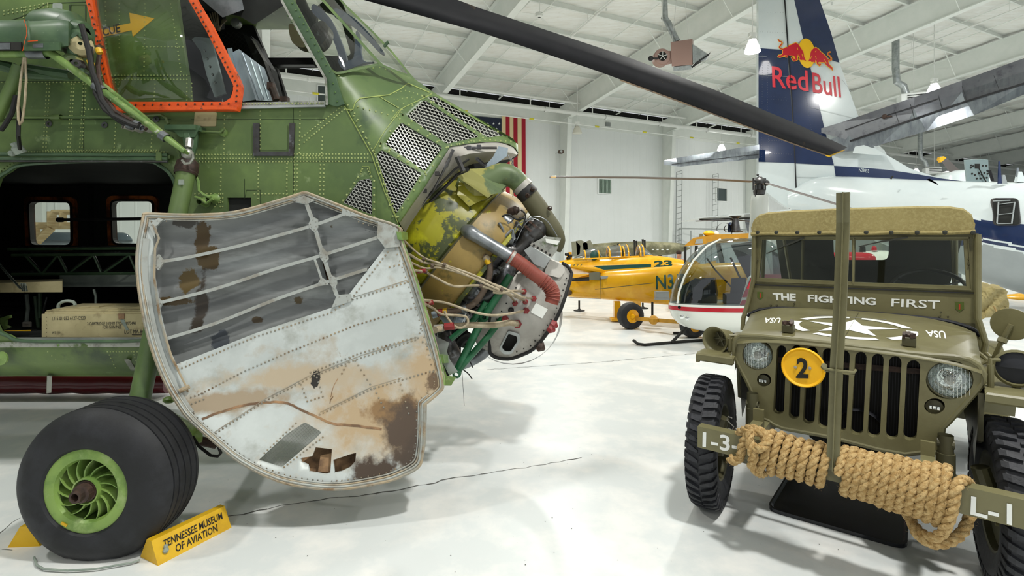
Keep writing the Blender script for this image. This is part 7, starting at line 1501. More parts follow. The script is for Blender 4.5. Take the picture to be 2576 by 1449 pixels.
# tailplane: elevator and stabiliser, both sides
dt = lambda x, y: 13.6+(2080-x)*.0064
el_ = [(2066, 334), (2120, 318), (2300, 257), (2420, 216), (2576, 161), (2760, 96), (2760, 150), (2576, 208), (2420, 257), (2300, 298), (2140, 354)]
q = MB(); q.sheet(el_, dt, off=(0, .0, .12)); ev = q.build('elevator', 'tailgrey', AB, smooth=False)
q = MB(); q.sheet([(2140, 356), (2300, 300), (2420, 259), (2576, 211), (2760, 153), (2760, 175), (2576, 238), (2450, 290), (2330, 330), (2215, 364), (2190, 374), (2110, 384), (2085, 376)], lambda x, y: dt(x, y)-.0, off=(0, .0, .25), grid=0); q.build('stabiliser', 'taillt', AB, smooth=False)
q = MB(); q.strip([(2138, 355), (2300, 299), (2420, 258), (2576, 209.5), (2760, 152)], 4, nearer(dt, .02), .01); q.strip([(2126, 327), (2225, 292), (2360, 248)], 2, nearer(dt, .02), .01); q.build('elevator_gap', 'edgeblack', AB, smooth=False)
for pts in ([(2290, 262), (2300, 298)], [(2420, 217), (2432, 255)], [(2500, 190), (2515, 230)], [(2360, 240), (2370, 275)], [(2250, 276), (2262, 312)]): q = MB(); q.strip(pts, 1.1, nearer(dt, .02), .004); q.build('panel_seam', 'edgeblack', ev, smooth=False)
q = MB(); q.ball(P(2225, 293, 12.6), .06, 10); q.tube([P(2222, 294, 12.6), P(2244, 292, 12.5)], .02, 6); q.build('hinge_bracket', 'axle', AB)
q = MB(); q.sheet([(1670, 415), (1700, 409), (1800, 394), (1910, 377), (1910, 398), (1850, 405), (1760, 414), (1712, 419)], lambda x, y: 14.3+(1908-x)*.012, off=(0, 0, .15)); q.build('stabiliser', 'taillt', AB, smooth=False)
q = MB(); q.strip([(1690, 413), (1800, 400), (1908, 388)], 1.4, lambda x, y: 14.28+(1908-x)*.012, .01); q.build('elevator_gap', 'edgeblack', AB, smooth=False)
# hatch with ladder
hp_ = rounded([(2496, 500), (2560, 500), (2567, 565), (2504, 566)], 12); bpy.context.view_layer.update()
def hd_(x, y):
    r = hu.ray_cast(Vector((0, 0, EYE)), (P(x, y, 1)-Vector((0, 0, EYE))).normalized()); return (r[1].y if r[0] else 10.3)-.03
q = MB(); q.sheet([((x-2531)*1.08+2531, (y-533)*1.06+533) for x, y in hp_], nearer(hd_, -.015), t=.04, grid=14); ht = q.build('hatch_frame', 'steel_dk', AB)
q = MB(); q.sheet(hp_, hd_, t=.01, grid=14); q.build('hatch_opening', 'int_dark', ht, smooth=False)
for (a_, b_, w) in (((2512, 508), (2508, 562), .014), ((2553, 508), (2545, 563), .014), ((2498, 506), (2542, 504), .014), ((2512, 514), (2551, 509), .009), ((2510, 540), (2549, 536), .009), ((2508, 563), (2546, 562), .009)): q = MB(); q.tube([P(a_[0], a_[1], hd_(*a_)-.03), P(b_[0], b_[1], hd_(*b_)-.03)], w, 6); q.build('ladder_bar', 'hullgrey', ht)
q = MB(); q.loft([[P(x, y, 11.6) for x, y in r_] for r_ in ([(2330, 452), (2338, 449), (2348, 457)], [(2352, 462), (2356, 460), (2362, 466)])]); q.build('air_scoop', 'wpaint', AB)
q = MB(); q.tube([P(2241, 450, 12.2), P(2246, 443, 12.2)], .02, 5); q.build('whip_aerial', 'ink', AB)
for (x, y0, y1, m_, w) in ((2514, 462, 406, 'navy', .03), (2524, 462, 440, 'hullgrey', .05), (2564, 458, 432, 'wpaint', .08), (2560, 445, 422, 'taillt', .03)):
    q = MB(); q.loft([[P(x, y0, 11.3)+Vector((a*w, b*w*.5, 0)) for a, b in ((-1, -1), (1.4, -1), (1.4, 1), (-1, 1))], [P(x, y1, 11.3)+Vector((a*w*.5, b*w*.3, 0)) for a, b in ((-1, -1), (1, -1), (1, 1), (-1, 1))]]); q.build('blade_aerial', m_, AB, smooth=False)
q = MB(); q.tube([P(2497, 455, 11.4), P(2489, 428, 11.4), P(2484, 430, 11.4)], .03, 6); q.build('black_aerial', 'edgeblack', AB)
M['eqbox'] = mat('eqbox', '7e8f90', .5)
t = thing('equipment_panel', 'grey equipment panel with rows of dark holes standing over the white aircraft back', 'panel', P(2456, 458, 12.6)); d = 12.4
q = MB(); q.hexa([P(x, y, d) for x, y in ((2428, 403), (2474, 401), (2486, 402), (2488, 460), (2434, 460))], [P(x, y, d+.25) for x, y in ((2424, 402), (2474, 400), (2485, 402), (2487, 460), (2430, 460))]); eb = q.build('panel_box', 'eqbox', t, smooth=False)
for (x, y) in ((2443, 416), (2442, 422), (2448, 418), (2472, 417), (2481, 417), (2445, 437), (2452, 440), (2462, 436), (2469, 439), (2476, 435), (2484, 437), (2457, 449), (2466, 449), (2474, 447), (2482, 447)): q = MB(); q.lathe([(0, .022), (-.012, .022), (-.013, .001)], P(x, y, d), (0, 1, 0), 8); q.build('knob', 'ink', eb)
q = MB(); q.sheet([(2453, 412), (2465, 412), (2465, 424), (2453, 424)], d-.01, t=.01); q.build('dial', 'ink', eb, smooth=False)
q = MB(); q.tube([P(2463, 424, d-.03), P(2472, 442, d-.05), P(2482, 460, d-.03)], .012, 6); q.build('cord', 'ink', eb)
t = thing('propeller', 'grey propeller blade with yellow tip far behind the equipment panel', 'propeller', P(2400, 447, 19)); d = 19
q = MB(); q.hexa([P(x, y, d) for x, y in ((2368, 405), (2364, 400), (2366, 396), (2380, 397), (2395, 410), (2418, 432), (2390, 436))], [P(x, y, d+.08) for x, y in ((2368, 405), (2364, 400), (2366, 396), (2380, 397), (2395, 410), (2418, 432), (2390, 436))]); pb = q.build('propeller_blade', 'rotor', t, smooth=False)
q = MB(); q.sheet([(2368, 408), (2363, 401), (2365, 395), (2374, 393), (2381, 397)], d-.02, t=.12); q.build('yellow_tip', 'yplane', pb, smooth=False)
q = MB(); blob(q, [(431, 2380, 2440), (436, 2368, 2460), (445, 2355, 2470), (470, 2350, 2475)], 19.3, 1); q.build('nacelle', 'wpaint', t)
q = MB(); q.tube([P(2410, 470, 19.4), G(2410, 607+EYE*F/19.4)], .1, 8); q.build('nacelle_stand', 'steel_md', t)
# ---- red and white aircraft seen through the car's rear window
t = thing('rescue_aircraft', 'white and red aircraft with a red beacon seen through the canvas rear window', 'aircraft', P(2180, 800, 9))
q = MB(); fus(q, sm_st([(2040, 640, 650, 9.3), (2110, 634, 662, 9.2), (2150, 634, 668, 9.1), (2185, 636, 670, 9), (2196, 642, 660, 9)], 4), n=20); q.build('red_pod', 'rred', t)
q = MB(); fus(q, sm_st([(2140, 648, 700, 9.5), (2180, 632, 710, 9.5), (2240, 631, 720, 9.4), (2300, 640, 730, 9.3)], 4), n=20); q.build('white_hull', 'rwhite', t)
q = MB(); q.lathe([(0, .045), (.06, .04), (.08, .02), (.08, .001)], P(2199, 630, 9.4), Zv, 12); q.build('beacon', 'rred', t)
q = MB(); q.lathe([(0, .05), (.1, .045), (.12, .001)], P(2170, 634, 9.3), Zv, 10); q.build('black_cap', 'ink', t)
for x in (2170, 2260): q = MB(); q.tube([P(x, 700, 9.4), G(x, 607+EYE*F/9.4)], .04, 8); q.build('stand_leg', 'steel_md', t)
# ---- rear yellow trainer
YB = thing('yellow_trainer', 'yellow tandem trainer aircraft with framed canopies and green 23 on its flank', 'aircraft', P(1560, 760, 14))
q = MB(); fus(q, sm_st([(1395, 668, 690, 15), (1415, 655, 700, 14.8), (1450, 652, 715, 14.6), (1540, 648, 720, 14.1), (1640, 643, 720, 13.6), (1700, 650, 710, 13.3), (1745, 662, 700, 13.1)], 6), n=28, ratio=.8); fb_ = q.build('fuselage', 'yplane', YB)
q = MB()
for (xs_, dd) in (((1441, 1517), 14.5), ((1527, 1562), 14.2), ((1560, 1587), 14.1), ((1596, 1641), 13.9)):
    pass
def canopy(pts, d, wd=.28):
    q = MB(); rings = []
    for (x, y) in pts:
        b_ = P(x, 650-(x-1440)*.035, d); t_ = P(x, y, d); h = t_.z-b_.z
        rings.append([b_+Vector((0, sin(a)*wd*(.35+.65*min(1, h/.3)), cos(a)*max(h, .005))) for a in [-pi/2+pi*k/10 for k in range(11)]])
    q.loft(rings, closed=False); q.build('canopy_glass', 'canopy_gl', YB)
    for i in (1, len(pts)-2) if len(pts) > 3 else (1,):
        q = MB(); q.tube(rings[i], .02, 6); q.build('canopy_frame', 'yplane', YB)
canopy([(1443, 652), (1470, 630), (1494, 623), (1504, 630), (1516, 648)], 14.5); canopy([(1525, 648), (1530, 621), (1558, 616), (1562, 640)], 14.2); canopy([(1560, 646), (1566, 620), (1576, 616), (1586, 640)], 14.1); canopy([(1598, 645), (1606, 618), (1614, 616), (1640, 641)], 13.9)
q = MB(); q.tube([P(1440, 652, 14.3), P(1520, 649, 14.0), P(1642, 643, 13.6)], .02, 6); q.build('canopy_sill', 'yplane', YB)
for x in (1495, 1575): q = MB(); q.ball(P(x, 643, 14.2), .12, 10, sc=(1, .8, 1.2)); q.build('seat_head', 'dkgreen', YB)
YD = lambda x, y: 14.6-(x-1450)*.0055-.44
q = MB(); q.sheet([(1490, 669), (1638, 664), (1638, 672), (1520, 679)], lambda x, y: YD(x, y)-.02, t=0); q.build('green_stripe', 'dkgreen', fb_, smooth=False)
q = MB(); q.text('23', [(1645, 672), (1692, 671), (1690, 654), (1645, 656)], lambda x, y: YD(x, y)+.05, .03, bold=.05); q.text('N377', [(1425, 671), (1466, 670), (1466, 664), (1425, 665)], lambda x, y: YD(x, y)+.03, .03); q.build('lettering', 'dkgreen', fb_, smooth=False)
q = MB(); q.hexa([P(x, y, 14.9) for x, y in ((1422, 655), (1430, 634), (1438, 634), (1440, 655))], [P(x, y, 15.0) for x, y in ((1422, 655), (1430, 634), (1438, 634), (1440, 655))]); q.build('fin_stub', 'yplane', YB)
for (x, y) in ((1426, 640), (1434, 644), (1430, 650)): q = MB(); q.lathe([(-.05, .04), (.05, .05)], P(x, y, 14.7), (1, .3, 0), 8); q.build('tail_fitting', 'ink', YB)
for x in (1600, 1690): q = MB(); q.tube([P(x, 710, 13.6), G(x, 607+EYE*F/13.6)], .05, 8); q.build('gear_leg', 'yplane_d', YB)
# ---- nearer yellow trainer, tail towards the viewer's left
YF = thing('yellow_trainer', 'nearer yellow aircraft body with green N3 registration, tail end pointing left', 'aircraft', P(1620, 820, 9.5))
stf = sm_st([(1428, 706, 746, 10.6), (1445, 700, 748, 10.4), (1510, 685, 752, 10.0), (1600, 677, 760, 9.5), (1700, 668, 768, 9.1), (1800, 662, 772, 8.9), (1900, 660, 776, 8.75), (1960, 664, 776, 8.7)], 8)
q = MB(); fus(q, stf, n=40, ratio=.62, power=2.4); ff = q.build('fuselage', 'yplane', YF)
dfy = lambda x, y: 10.05-(x-1500)*.005-.02-.21-.00035*max(0, x-1500)+.0001*(y-718)**2
q = MB(); q.text('N3', [(1650, 729), (1696, 727), (1694, 689), (1650, 693)], dfy, .1, bold=.02); q.text('7', [(1702, 727), (1722, 727), (1722, 688), (1702, 689)], dfy, .1, bold=.02); q.build('lettering', 'dkgreen', ff, smooth=False)
q = MB(); q.strip([(1497, 728), (1644, 712)], 1.6, nearer(dfy, .08), .02); q.strip([(1510, 686), (1512, 752)], 1, nearer(dfy, .1), .01); q.strip([(1430, 748), (1512, 752)], 1, nearer(dfy, .1), .01); q.build('panel_line', 'olivecap', ff, smooth=False)
q = MB(); q.hexa([P(1427, 669, 9.6), P(1436, 667, 9.6), P(1525, 681, 9.9), P(1520, 688, 9.9), P(1480, 684, 9.9)], [P(1427, 672, 9.6), P(1436, 671, 9.6), P(1525, 684, 10.6), P(1520, 690, 10.6), P(1430, 690, 10.6)]); q.build('tailplane', 'yplane', YF, smooth=False)
q = MB(); q.ball(P(1433, 668, 9.6), .03, 8); q.build('tail_light', 'rwhite', YF)
q = MB(); q.hexa([P(1482, 686, 9.8), P(1508, 684, 9.8), P(1510, 705, 9.8), P(1482, 704, 9.8)], [P(1484, 686, 9.9), P(1508, 684, 9.9), P(1510, 705, 9.9), P(1484, 704, 9.9)]); q.build('rudder_stub', 'olv3', YF, smooth=False)
q = MB(); q.tube([P(1435, 703, 10), P(1482, 700, 9.8)], .03, 6); q.tube([P(1435, 706, 10), P(1482, 704, 9.8)], .02, 6); q.build('control_rod', 'blackrub', YF)
q = MB(); q.loft([[P(1510, 694, 9.7), P(1512, 702, 9.7), P(1512, 698, 9.9)], [P(1532, 695, 9.72), P(1534, 700, 9.72), P(1533, 698, 9.85)]]); q.build('fairing', 'hullgrey', YF)
q = MB(); q.tube([P(1432, 735, 10.3), P(1418, 748, 10.2), P(1404, 768, 10.1), P(1398, 775, 10.1)], [.05, .03, .03, .02], 8); q.ball(P(1432, 736, 10.3), .06, 8); q.build('tow_link', 'hose_brown', YF)
q = MB(); q.box(P(1665, 741, 8.8), (.23, .1, .11)); q.box(P(1665, 752, 8.78), (.25, .08, .03)); q.build('battery_tray', 'hullgrey', YF, smooth=False)
q = MB(); q.hexa([P(1592, 756, 9.0), P(1612, 760, 9.0), P(1614, 806, 8.8), P(1598, 806, 8.8)], [P(1592, 756, 9.1), P(1612, 760, 9.1), P(1614, 806, 8.9), P(1598, 806, 8.9)]); q.build('gear_leg', 'yplane_d', YF, smooth=False)
q = MB(); q.hexa([P(1585, 795, 8.75), P(1710, 805, 8.1), P(1710, 815, 8.1), P(1585, 805, 8.75)], [P(1585, 795, 8.85), P(1710, 805, 8.2), P(1710, 815, 8.2), P(1585, 805, 8.85)]); q.ball(P(1644, 805, 8.4), .08, 10); q.build('axle_beam', 'yplane_d', YF, smooth=False)
def small_wheel(x, y, r, d, par, rim='yplane', tilt=.9):
    c = P(x, y, d); ax_ = Vector((.28, -tilt, 0)).normalized(); R_ = r/F*d
    q = MB(); q.lathe([(-.08, R_*.5), (-.09, R_*.75), (-.07, R_*.95), (-.0, R_), (.07, R_*.95), (.09, R_*.75), (.08, R_*.5)], c, ax_, 32); w_ = q.build('wheel', 'tyre', par)
    q = MB(); q.lathe([(.075, R_*.52), (.06, R_*.45), (.05, R_*.2), (.08, R_*.18), (.1, R_*.12), (.1, .001)], c, ax_, 24); q.build('wheel_hub', rim, w_)
small_wheel(1586, 794, 34, 8.72, YF); small_wheel(1742, 818, 32, 7.95, YF)
q = MB(); q.tube([P(1641, 760, 8.8), P(1641, 794, 8.8)], .02, 6); q.build('brake_line', 'ink', YF)
q = MB(); q.box(P(1552, 783, 9.6), (.11, .12, .38)); q.box(P(1556, 803, 9.5), (.3, .2, .05)); tag(q.build('yellow_stand', 'yplane', smooth=False), 'yellow block stand on the floor left of the yellow aircraft wheel', 'stand')
for (x, y, lab) in ((1457, 782, 'black stanchion with round base on the floor under the yellow aircraft tail'), (1617, 776, 'black stanchion base half hidden behind the yellow aircraft wheel')):
    g_ = G(x, y); q = MB(); q.lathe([(0, .12), (.015, .12), (.03, .04), (.05, .02), (.22, .02)], g_, Zv, 20); tag(q.build('stanchion', 'ink'), lab, 'stanchion')
# ---- winged bomb on display
t = thing('flying_bomb', 'long olive winged bomb with boxy tail fins behind the yellow canopies', 'missile', P(1580, 680, 19)); d = 19
q = MB(); fus(q, sm_st([(1440, 622, 645, 19.6), (1500, 613, 648, 19.4), (1560, 609, 648, 19.2), (1620, 607, 645, 19), (1690, 610, 640, 18.8), (1722, 614, 632, 18.7), (1735, 622, 626, 18.6)], 5), n=24); q.build('bomb_body', 'olv2', t)
for pts in ([(1437, 608), (1449, 607), (1460, 618), (1458, 645), (1440, 645)], [(1449, 606), (1462, 604), (1478, 612), (1480, 640), (1452, 645)], [(1466, 612), (1485, 603), (1492, 618), (1492, 640), (1470, 645)]): q = MB(); q.hexa([P(x, y, d+.2) for x, y in pts], [P(x, y, d+.9) for x, y in pts]); q.build('tail_fin', 'olv3', t, smooth=False)
for x in (1640, 1652, 1664, 1677): q = MB(); q.sheet([(x, 626), (x+5, 626), (x+5, 629), (x, 629)], 18.5, t=.02); q.build('white_label', 'rwhite', t, smooth=False)
for x in (1500, 1660): q = MB(); q.tube([P(x, 640, d+.1), G(x, 607+EYE*F/(d+.1))], .08, 8); q.build('display_stand', 'steel_dk', t)
for k, (x, y) in enumerate(((1547, 617), (1556, 612), (1578, 615), (1597, 604), (1602, 606), (1618, 602), (1623, 604))):
    dz_ = 17.5-.25*(k % 2); q = MB(); q.tube([P(x, 650, dz_), P(x-1, y+4, dz_), P(x-2, y, dz_)], [.03, .03, .045], 6); q.tube([P(x, 650, dz_), G(x, 607+EYE*F/dz_)], .02, 5); tag(q.build('dark_post', 'ink'), ('leftmost', 'second from left', 'third from left', 'tall middle', 'middle right', 'second from right', 'rightmost')[k]+' of seven short dark upright tubes before the olive bomb', 'post', 'dark upright tubes beside the olive bomb')
# ---- yellow cabin, high wing and gear behind the bubble helicopter
YC = thing('yellow_helicopter', 'yellow brown helicopter cabin with dark door frames behind the bubble canopy', 'helicopter', P(1810, 760, 10.5)); d = 10.5
def plate(name, pts, dd, t_, m_, par): q = MB(); q.hexa([P(x, y, dd) for x, y in pts], [P(x, y, dd+t_) for x, y in pts]); return q.build(name, m_, par, smooth=False)
plate('cabin_roof', [(1720, 620), (1728, 612), (1745, 598), (1800, 590), (1900, 586), (1900, 606), (1800, 612), (1735, 618)], d, .9, 'yplane_d', YC)
plate('roof_panel_grey', [(1752, 602), (1768, 601), (1768, 612), (1748, 613)], d-.02, .03, 'hullgrey', YC)
for pts in ([(1720, 620), (1727, 620), (1726, 700), (1720, 700)], [(1748, 618), (1756, 618), (1752, 650), (1746, 650)], [(1800, 612), (1812, 612), (1825, 668), (1812, 672)]): plate('door_post', pts, d, .08, 'int_dark', YC)
plate('cabin_side', [(1740, 650), (1790, 680), (1825, 668), (1960, 660), (1960, 780), (1740, 780)], d, .9, 'yplane', YC)
plate('cabin_nose', [(1760, 668), (1800, 655), (1812, 690), (1775, 700)], d-.05, .1, 'yplane', YC)
q = MB(); q.lathe([(0, .14), (.02, .16), (.05, .1), (.3, .06), (.34, .12), (.36, .12)], P(1850, 585, d+.4), Zv, 16); q.build('rotor_mast', 'steel_dk', YC)
q = MB(); q.tube([P(1750, 556, d+.4), P(1850, 553, d+.4), P(1890, 557, d+.4)], .015, 6); q.build('rotor_bar', 'steel_dk', YC)
q = MB(); q.lathe([(-.04, .16), (.04, .16)], P(1822, 580, d+.3), (.2, 1, 0), 20); q.lathe([(-.05, .08), (.05, .08)], P(1832, 575, d+.2), (.2, 1, 0), 16); q.build('belt_pulley', 'ink', YC)
q = MB(); q.hexa([P(x, y, d+.3) for x, y in ((1830, 584), (1832, 562), (1838, 558), (1840, 584))], [P(x, y, d+.5) for x, y in ((1830, 584), (1832, 562), (1838, 558), (1840, 584))]); q.build('exhaust_fin', 'navy', YC)
q = MB(); q.ball(P(1783, 587, d+.2), .09, 12, sc=(1.3, 1, .7)); q.build('yellow_tank', 'logo_yel', YC)
q = MB(); q.ball(P(1802, 588, d+.2), .06, 10); q.build('white_filter', 'rwhite', YC)
plate('dark_intake', [(1757, 598), (1760, 588), (1768, 588), (1770, 598)], d+.1, .2, 'olv3', YC)
for (x, y) in ((1780, 780), (1930, 780)): q = MB(); q.tube([P(x, y, d+.4), G(x, 607+EYE*F/(d+.4))], .04, 8); q.build('skid_leg', 'ink', YC)
t = thing('high_wing_aircraft', 'white high wing seen edge on above the yellow cabin, strut to its right', 'aircraft', P(1850, 700, 13)); d = 13
q = MB(); q.loft([[P(1708, 557, 13), P(1720, 554, 13), P(1720, 558, 13.2)], [P(1760, 549, 12.8), P(1770, 546, 13.3), P(1765, 556, 13.5)], [P(1905, 537, 12.2), P(1910, 533, 13), P(1910, 553, 13.5)], [P(1990, 530, 12), P(1990, 526, 13), P(1990, 550, 13.5)]]); q.build('wing', 'wpaint', t, ang=20)
q = MB(); q.hexa([P(x, y, 13) for x, y in ((1872, 548), (1887, 546), (1895, 590), (1882, 590))], [P(x, y, 13.2) for x, y in ((1872, 548), (1887, 546), (1895, 590), (1882, 590))]); q.build('tail_fin', 'steel_md', t, smooth=False)
q = MB(); q.tube([P(1760, 553, 13), P(1905, 548, 13)], .02, 6); q.build('aileron_gap', 'ink', t)
q = MB(); fus(q, [(1885, 580, 640, 13.5), (1940, 560, 650, 13.4), (2000, 556, 660, 13.3)], n=16); q.tube([P(1940, 640, 13.4), G(1940, 607+EYE*F/13.4)], .05, 8); q.build('fuselage', 'wpaint', t)
# ---- bubble helicopter
RB = thing('bubble_helicopter', 'small white helicopter with clear bubble canopy and red stripe beside the olive car', 'helicopter', P(1830, 850, 7.7)); d = 7.45
rows_g = [(600, 1828, 1895), (603, 1805, 1925), (610, 1782, 1942), (625, 1757, 1957), (645, 1736, 1968), (670, 1718, 1975), (700, 1702, 1980), (730, 1690, 1984), (755, 1685, 1986), (763, 1684, 1987)]
q = MB(); blob(q, rows_g, d, .42, 36, caps=False); q.build('bubble_canopy', 'bubble', RB, ang=80)
rows_b = [(763, 1684, 1987), (768, 1683, 1988), (776, 1684, 1988), (778, 1684, 1988), (795, 1690, 1986), (812, 1704, 1980), (822, 1722, 1970), (829, 1750, 1955), (833, 1790, 1930)]
q = MB(); blob(q, rows_b, d, .42, 40); q.build('lower_hull', 'rwhite', RB)
q = MB(); blob(q, [(767, 1682.4, 1989), (777, 1682.6, 1989)], d, .425, 40, caps=False); q.build('red_stripe', 'rred', RB)
q = MB(); blob(q, [(761, 1683.4, 1988), (767, 1682.8, 1989)], d, .423, 40, caps=False); q.build('canopy_rim', 'rwhite', RB)
q = MB(); q.tube([P(x, y, dd) for x, y, dd in ((1812, 602, 7.42), (1778, 620, 7.24), (1745, 655, 7.15), (1722, 695, 7.13), (1708, 735, 7.13), (1704, 763, 7.13))], .014, 6); q.build('canopy_centre_bar', 'rwhite', RB)
q = MB(); q.sheet([(1883, 700), (1893, 690), (1893, 832), (1868, 830), (1862, 770), (1868, 750)], 7.12, t=.03); q.build('door_sill_panel', 'rwhite', RB, smooth=False)
for pts in ([(1862, 768), (1900, 762), (1900, 752), (1868, 756)], [(1868, 748), (1890, 700), (1900, 690), (1900, 745)], [(1900, 760), (1900, 768), (1868, 772), (1862, 775)]): q = MB(); q.sheet(pts, 7.1, t=.02); q.build('red_flash', 'rred', RB, smooth=False)
for (x, y) in ((1715, 797), (1729, 801)):
    c = P(x, y, 7.17); q = MB(); q.lathe([(.02, .001), (0, .028), (-.006, .03), (-.012, .02), (-.014, .001)], c, (.35, 1, .1), 16); q.build('landing_light', 'lens', RB)
q = MB(); q.lathe([(.02, .001), (0, .024), (-.01, .02)], P(1709, 773, 7.2), (.5, 1, 0), 14); q.build('air_inlet', 'int_dark', RB)
for (x0, dd) in ((1765, 7.6), (1840, 7.5)):
    q = MB(); q.hexa([P(x0, 700, dd), P(x0+32, 698, dd), P(x0+38, 745, dd), P(x0-4, 745, dd)], [P(x0+4, 700, dd+.14), P(x0+36, 698, dd+.14), P(x0+42, 745, dd+.14), P(x0, 745, dd+.14)]); q.hexa([P(x0-22, 738, dd-.15), P(x0+38, 738, dd-.15), P(x0+38, 762, dd-.15), P(x0-22, 762, dd-.15)], [P(x0-18, 738, dd+.12), P(x0+40, 738, dd+.12), P(x0+40, 762, dd+.12), P(x0-18, 762, dd+.12)]); q.build('seat', 'leather', RB)
q = MB(); q.hexa([P(1712, 722, 7.45), P(1748, 700, 7.45), P(1778, 704, 7.5), P(1782, 762, 7.5), P(1712, 762, 7.45)], [P(1716, 722, 7.6), P(1750, 700, 7.6), P(1780, 704, 7.65), P(1784, 762, 7.65), P(1716, 762, 7.6)]); q.build('instrument_console', 'leather', RB, smooth=False)
q = MB(); q.tube([P(1778, 650, 7.5), P(1800, 680, 7.5), P(1840, 722, 7.5)], .012, 6); q.tube([P(1838, 648, 7.6), P(1862, 700, 7.6), P(1862, 745, 7.6)], .015, 6); q.tube([P(1738, 758, 7.4), P(1740, 745, 7.4), P(1738, 742, 7.4)], .012, 6); q.build('control_stick', 'ink', RB)
q = MB(); q.hexa([P(1838, 616, 7.7), P(1900, 606, 7.7), P(1960, 640, 7.7), P(1975, 763, 7.7), P(1895, 763, 7.7), P(1880, 700, 7.7)], [P(1838, 616, 7.78), P(1900, 606, 7.78), P(1960, 640, 7.78), P(1975, 763, 7.78), P(1895, 763, 7.78), P(1880, 700, 7.78)]); q.build('rear_bulkhead', 'leather', RB, smooth=False)
q = MB(); blob(q, [(690, 1900, 1985), (740, 1893, 1996), (800, 1893, 1996), (832, 1900, 1985)], 7.55, .4); q.build('engine_housing', 'rred', RB)
q = MB(); blob(q, [(492, 1890, 1931), (500, 1889, 1932), (540, 1888, 1933), (600, 1884, 1938), (700, 1880, 1945)], 7.75, .7, 20); q.build('mast_fairing', 'rwhite', RB)
hc = P(1910, 456, 7.75)
q = MB(); q.lathe([(-.22, .05), (-.2, .08), (-.14, .09), (-.12, .05), (-.05, .05), (-.04, .09), (.0, .1), (.04, .07), (.06, .03), (.06, .001)], hc, Zv, 16); hb_ = q.build('rotor_hub', 'steel_dk', RB)
for (x, y) in ((1895, 462), (1925, 462), (1900, 480), (1920, 480)): q = MB(); q.tube([P(x, y-14, 7.7), P(x, y+16, 7.7)], .012, 6); q.build('pitch_link', 'steel_dk', hb_)
q = MB(); q.tube([P(1895, 458, 7.75), P(1910, 452, 7.75), P(1932, 462, 7.75)], [.04, .06, .04], 10); q.ball(P(1906, 440, 7.75), .02, 8); q.build('hub_yoke', 'steel_dk', hb_)
q = MB(); Lb = [(1383, 446, 8.2), (1400, 445.5, 8.18), (1600, 447, 8.0), (1800, 452, 7.85), (1890, 457, 7.77)]
q.loft([[P(x, y, dd)+Vector((0, a, b)) for a, b in ((-.09, 0), (-.05, .014), (.05, .01), (.1, 0), (.05, -.008), (-.05, -.01))] for x, y, dd in dense(Lb, 3)]); q.build('main_rotor_blade', 'rotor', RB)
q = MB(); q.loft([[P(x, y, dd-.002)+Vector((0, a, b))*1.12 for a, b in ((-.09, 0), (-.05, .014), (.05, .01), (.1, 0), (.05, -.008), (-.05, -.01))] for x, y, dd in ((1384, 446, 8.2), (1398, 445.5, 8.18))]); q.build('yellow_tip', 'yplane', RB)
q = MB(); Lb = [(1932, 462, 7.7), (2000, 482, 7.2), (2110, 515, 6.5), (2160, 531, 6.2), (2320, 580, 5.5)]
q.loft([[P(x, y, dd)+Vector((.08*a/.1, a*.5, b)) for a, b in ((-.09, 0), (-.05, .014), (.05, .01), (.1, 0), (.05, -.008), (-.05, -.01))] for x, y, dd in dense(Lb[:4], 3)]); q.build('main_rotor_blade', 'rotor', RB)
g1, g2 = G(1612, 868), G(1800, 852); 
q = MB(); q.tube([G(1594, 866)+Zv*.055, G(1604, 870)+Zv*.03, G(1622, 871)+Zv*.02, G(1700, 864)+Zv*.02, G(1790, 857)+Zv*.02, G(1900, 848)+Zv*.02], .022, 8); q.build('skid', 'ink', RB)
q = MB(); q.tube([G(1690, 866)+Zv*.03, P(1728, 823, 7.4)], .022, 8); q.build('skid_leg', 'ink', RB)
q = MB(); q.tube([Vector((2.6, 8.2, .02)), Vector((4.6, 8.3, .02))], .022, 8); q.tube([Vector((3.1, 8.2, .03)), P(1820, 820, 7.7)], .022, 8); q.build('skid', 'ink', RB)
# ---- person bent over work behind the yellow aircraft
pp_ = P(1706, 640, 15.5)
def skin_figure(verts, edges, radii, name, m_, parent=None, lev=1):
    me = bpy.data.meshes.new(name); me.from_pydata([tuple(v) for v in verts], edges, []); o = bpy.data.objects.new(name, me); COL.objects.link(o)
    s_ = o.modifiers.new('s', 'SKIN'); sub = o.modifiers.new('b', 'SUBSURF'); sub.levels = lev; sub.render_levels = lev
    for v, r in zip(me.skin_vertices[0].data, radii): v.radius = (r, r)
    me.skin_vertices[0].data[0].use_root = True
    dg = bpy.context.evaluated_depsgraph_get(); nm = bpy.data.meshes.new_from_object(o.evaluated_get(dg)); bpy.data.objects.remove(o); o = bpy.data.objects.new(name, nm); COL.objects.link(o)
    nm.materials.clear(); nm.materials.append(M[m_])
    for p in nm.polygons: p.use_smooth = True
    if parent: o.parent = parent; o.matrix_parent_inverse = Matrix.Translation(-ABS[parent.name])
    return o
hx, hy = pp_.x, pp_.y
PR = thing('person', 'person in a dark shirt looking down behind the yellow aircraft', 'person', (hx, hy, 0))
B_ = lambda x, y, z: Vector((hx+x, hy+y, z))
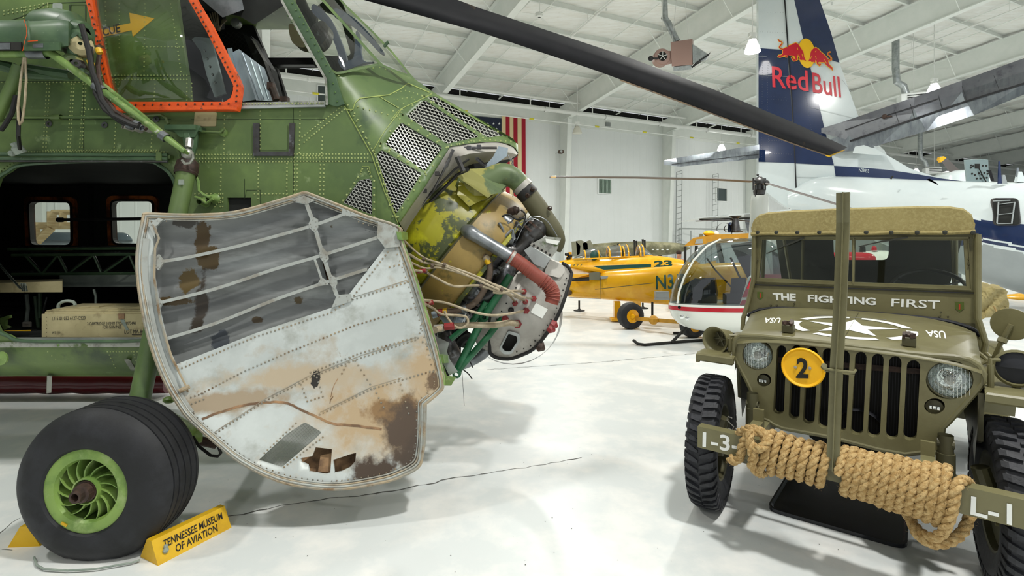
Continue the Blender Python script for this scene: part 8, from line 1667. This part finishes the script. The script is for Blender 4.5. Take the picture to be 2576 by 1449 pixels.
body = [B_(.05, .1, .48), B_(.04, .06, .66), B_(.02, 0, .84), B_(0, -.04, .95), B_(0, -.06, 1.0), B_(0, -.09, 1.07), B_(0, -.1, 1.13), B_(-.18, -.02, .9), B_(-.27, -.1, .68), B_(-.2, -.35, .66), B_(-.16, -.42, .66), B_(.2, -.02, .9), B_(.28, -.1, .68), B_(.2, -.35, .66), B_(.16, -.42, .66), B_(-.06, .08, .47), B_(-.12, -.36, .46), B_(-.12, -.34, .08), B_(-.12, -.44, .04), B_(.14, .08, .47), B_(.2, -.36, .46), B_(.2, -.34, .08), B_(.2, -.44, .04)]
ed = [(0, 1), (1, 2), (2, 3), (3, 4), (4, 5), (5, 6), (2, 7), (7, 8), (8, 9), (9, 10), (2, 11), (11, 12), (12, 13), (13, 14), (0, 15), (15, 16), (16, 17), (17, 18), (0, 19), (19, 20), (20, 21), (21, 22)]
rad_ = [.15, .14, .15, .07, .055, .08, .075, .07, .05, .04, .035, .07, .05, .04, .035, .1, .075, .05, .04, .1, .075, .05, .04]
bo = skin_figure(body, ed, rad_, 'body', 'skin', PR)
bo.data.materials.append(M['shirt']); bo.data.materials.append(M['jean'])
for p in bo.data.polygons:
    z = p.center.z; p.material_index = 2 if z < .54 else (1 if z < .94 and abs(p.center.x-hx) < .33 and p.center.y > hy-.2 else 0)
q = MB(); q.ball(B_(0, -.06, 1.15), .1, 12, sc=(.85, .95, .8)); q.build('hair', 'hair', PR)
q = MB(); q.tube([B_(-.06, -.19, 1.09), B_(.06, -.19, 1.09)], .008, 5); q.build('glasses', 'ink', PR)
q = MB(); q.box(B_(.05, .1, .37), (.4, .35, .05), bevel=.01); q.tube([B_(.05, .1, 0), B_(.05, .1, .36)], .04, 8); q.lathe([(0, .22), (.02, .22)], B_(.05, .1, 0), Zv, 12); tag(q.build('stool', 'ink'), 'low black stool under the person behind the yellow aircraft', 'stool')
q = MB(); fus(q, [(2520, 742, 752, 13.5), (2560, 738, 760, 13.2), (2700, 735, 775, 12.5)], n=12, ratio=2); q.tube([P(2600, 750, 13), G(2600, 607+EYE*F/13)], .05, 6)
tag(q.build('yellow_wing', 'yplane'), 'yellow wing tip low at the right edge beyond the olive car mirror', 'wing')
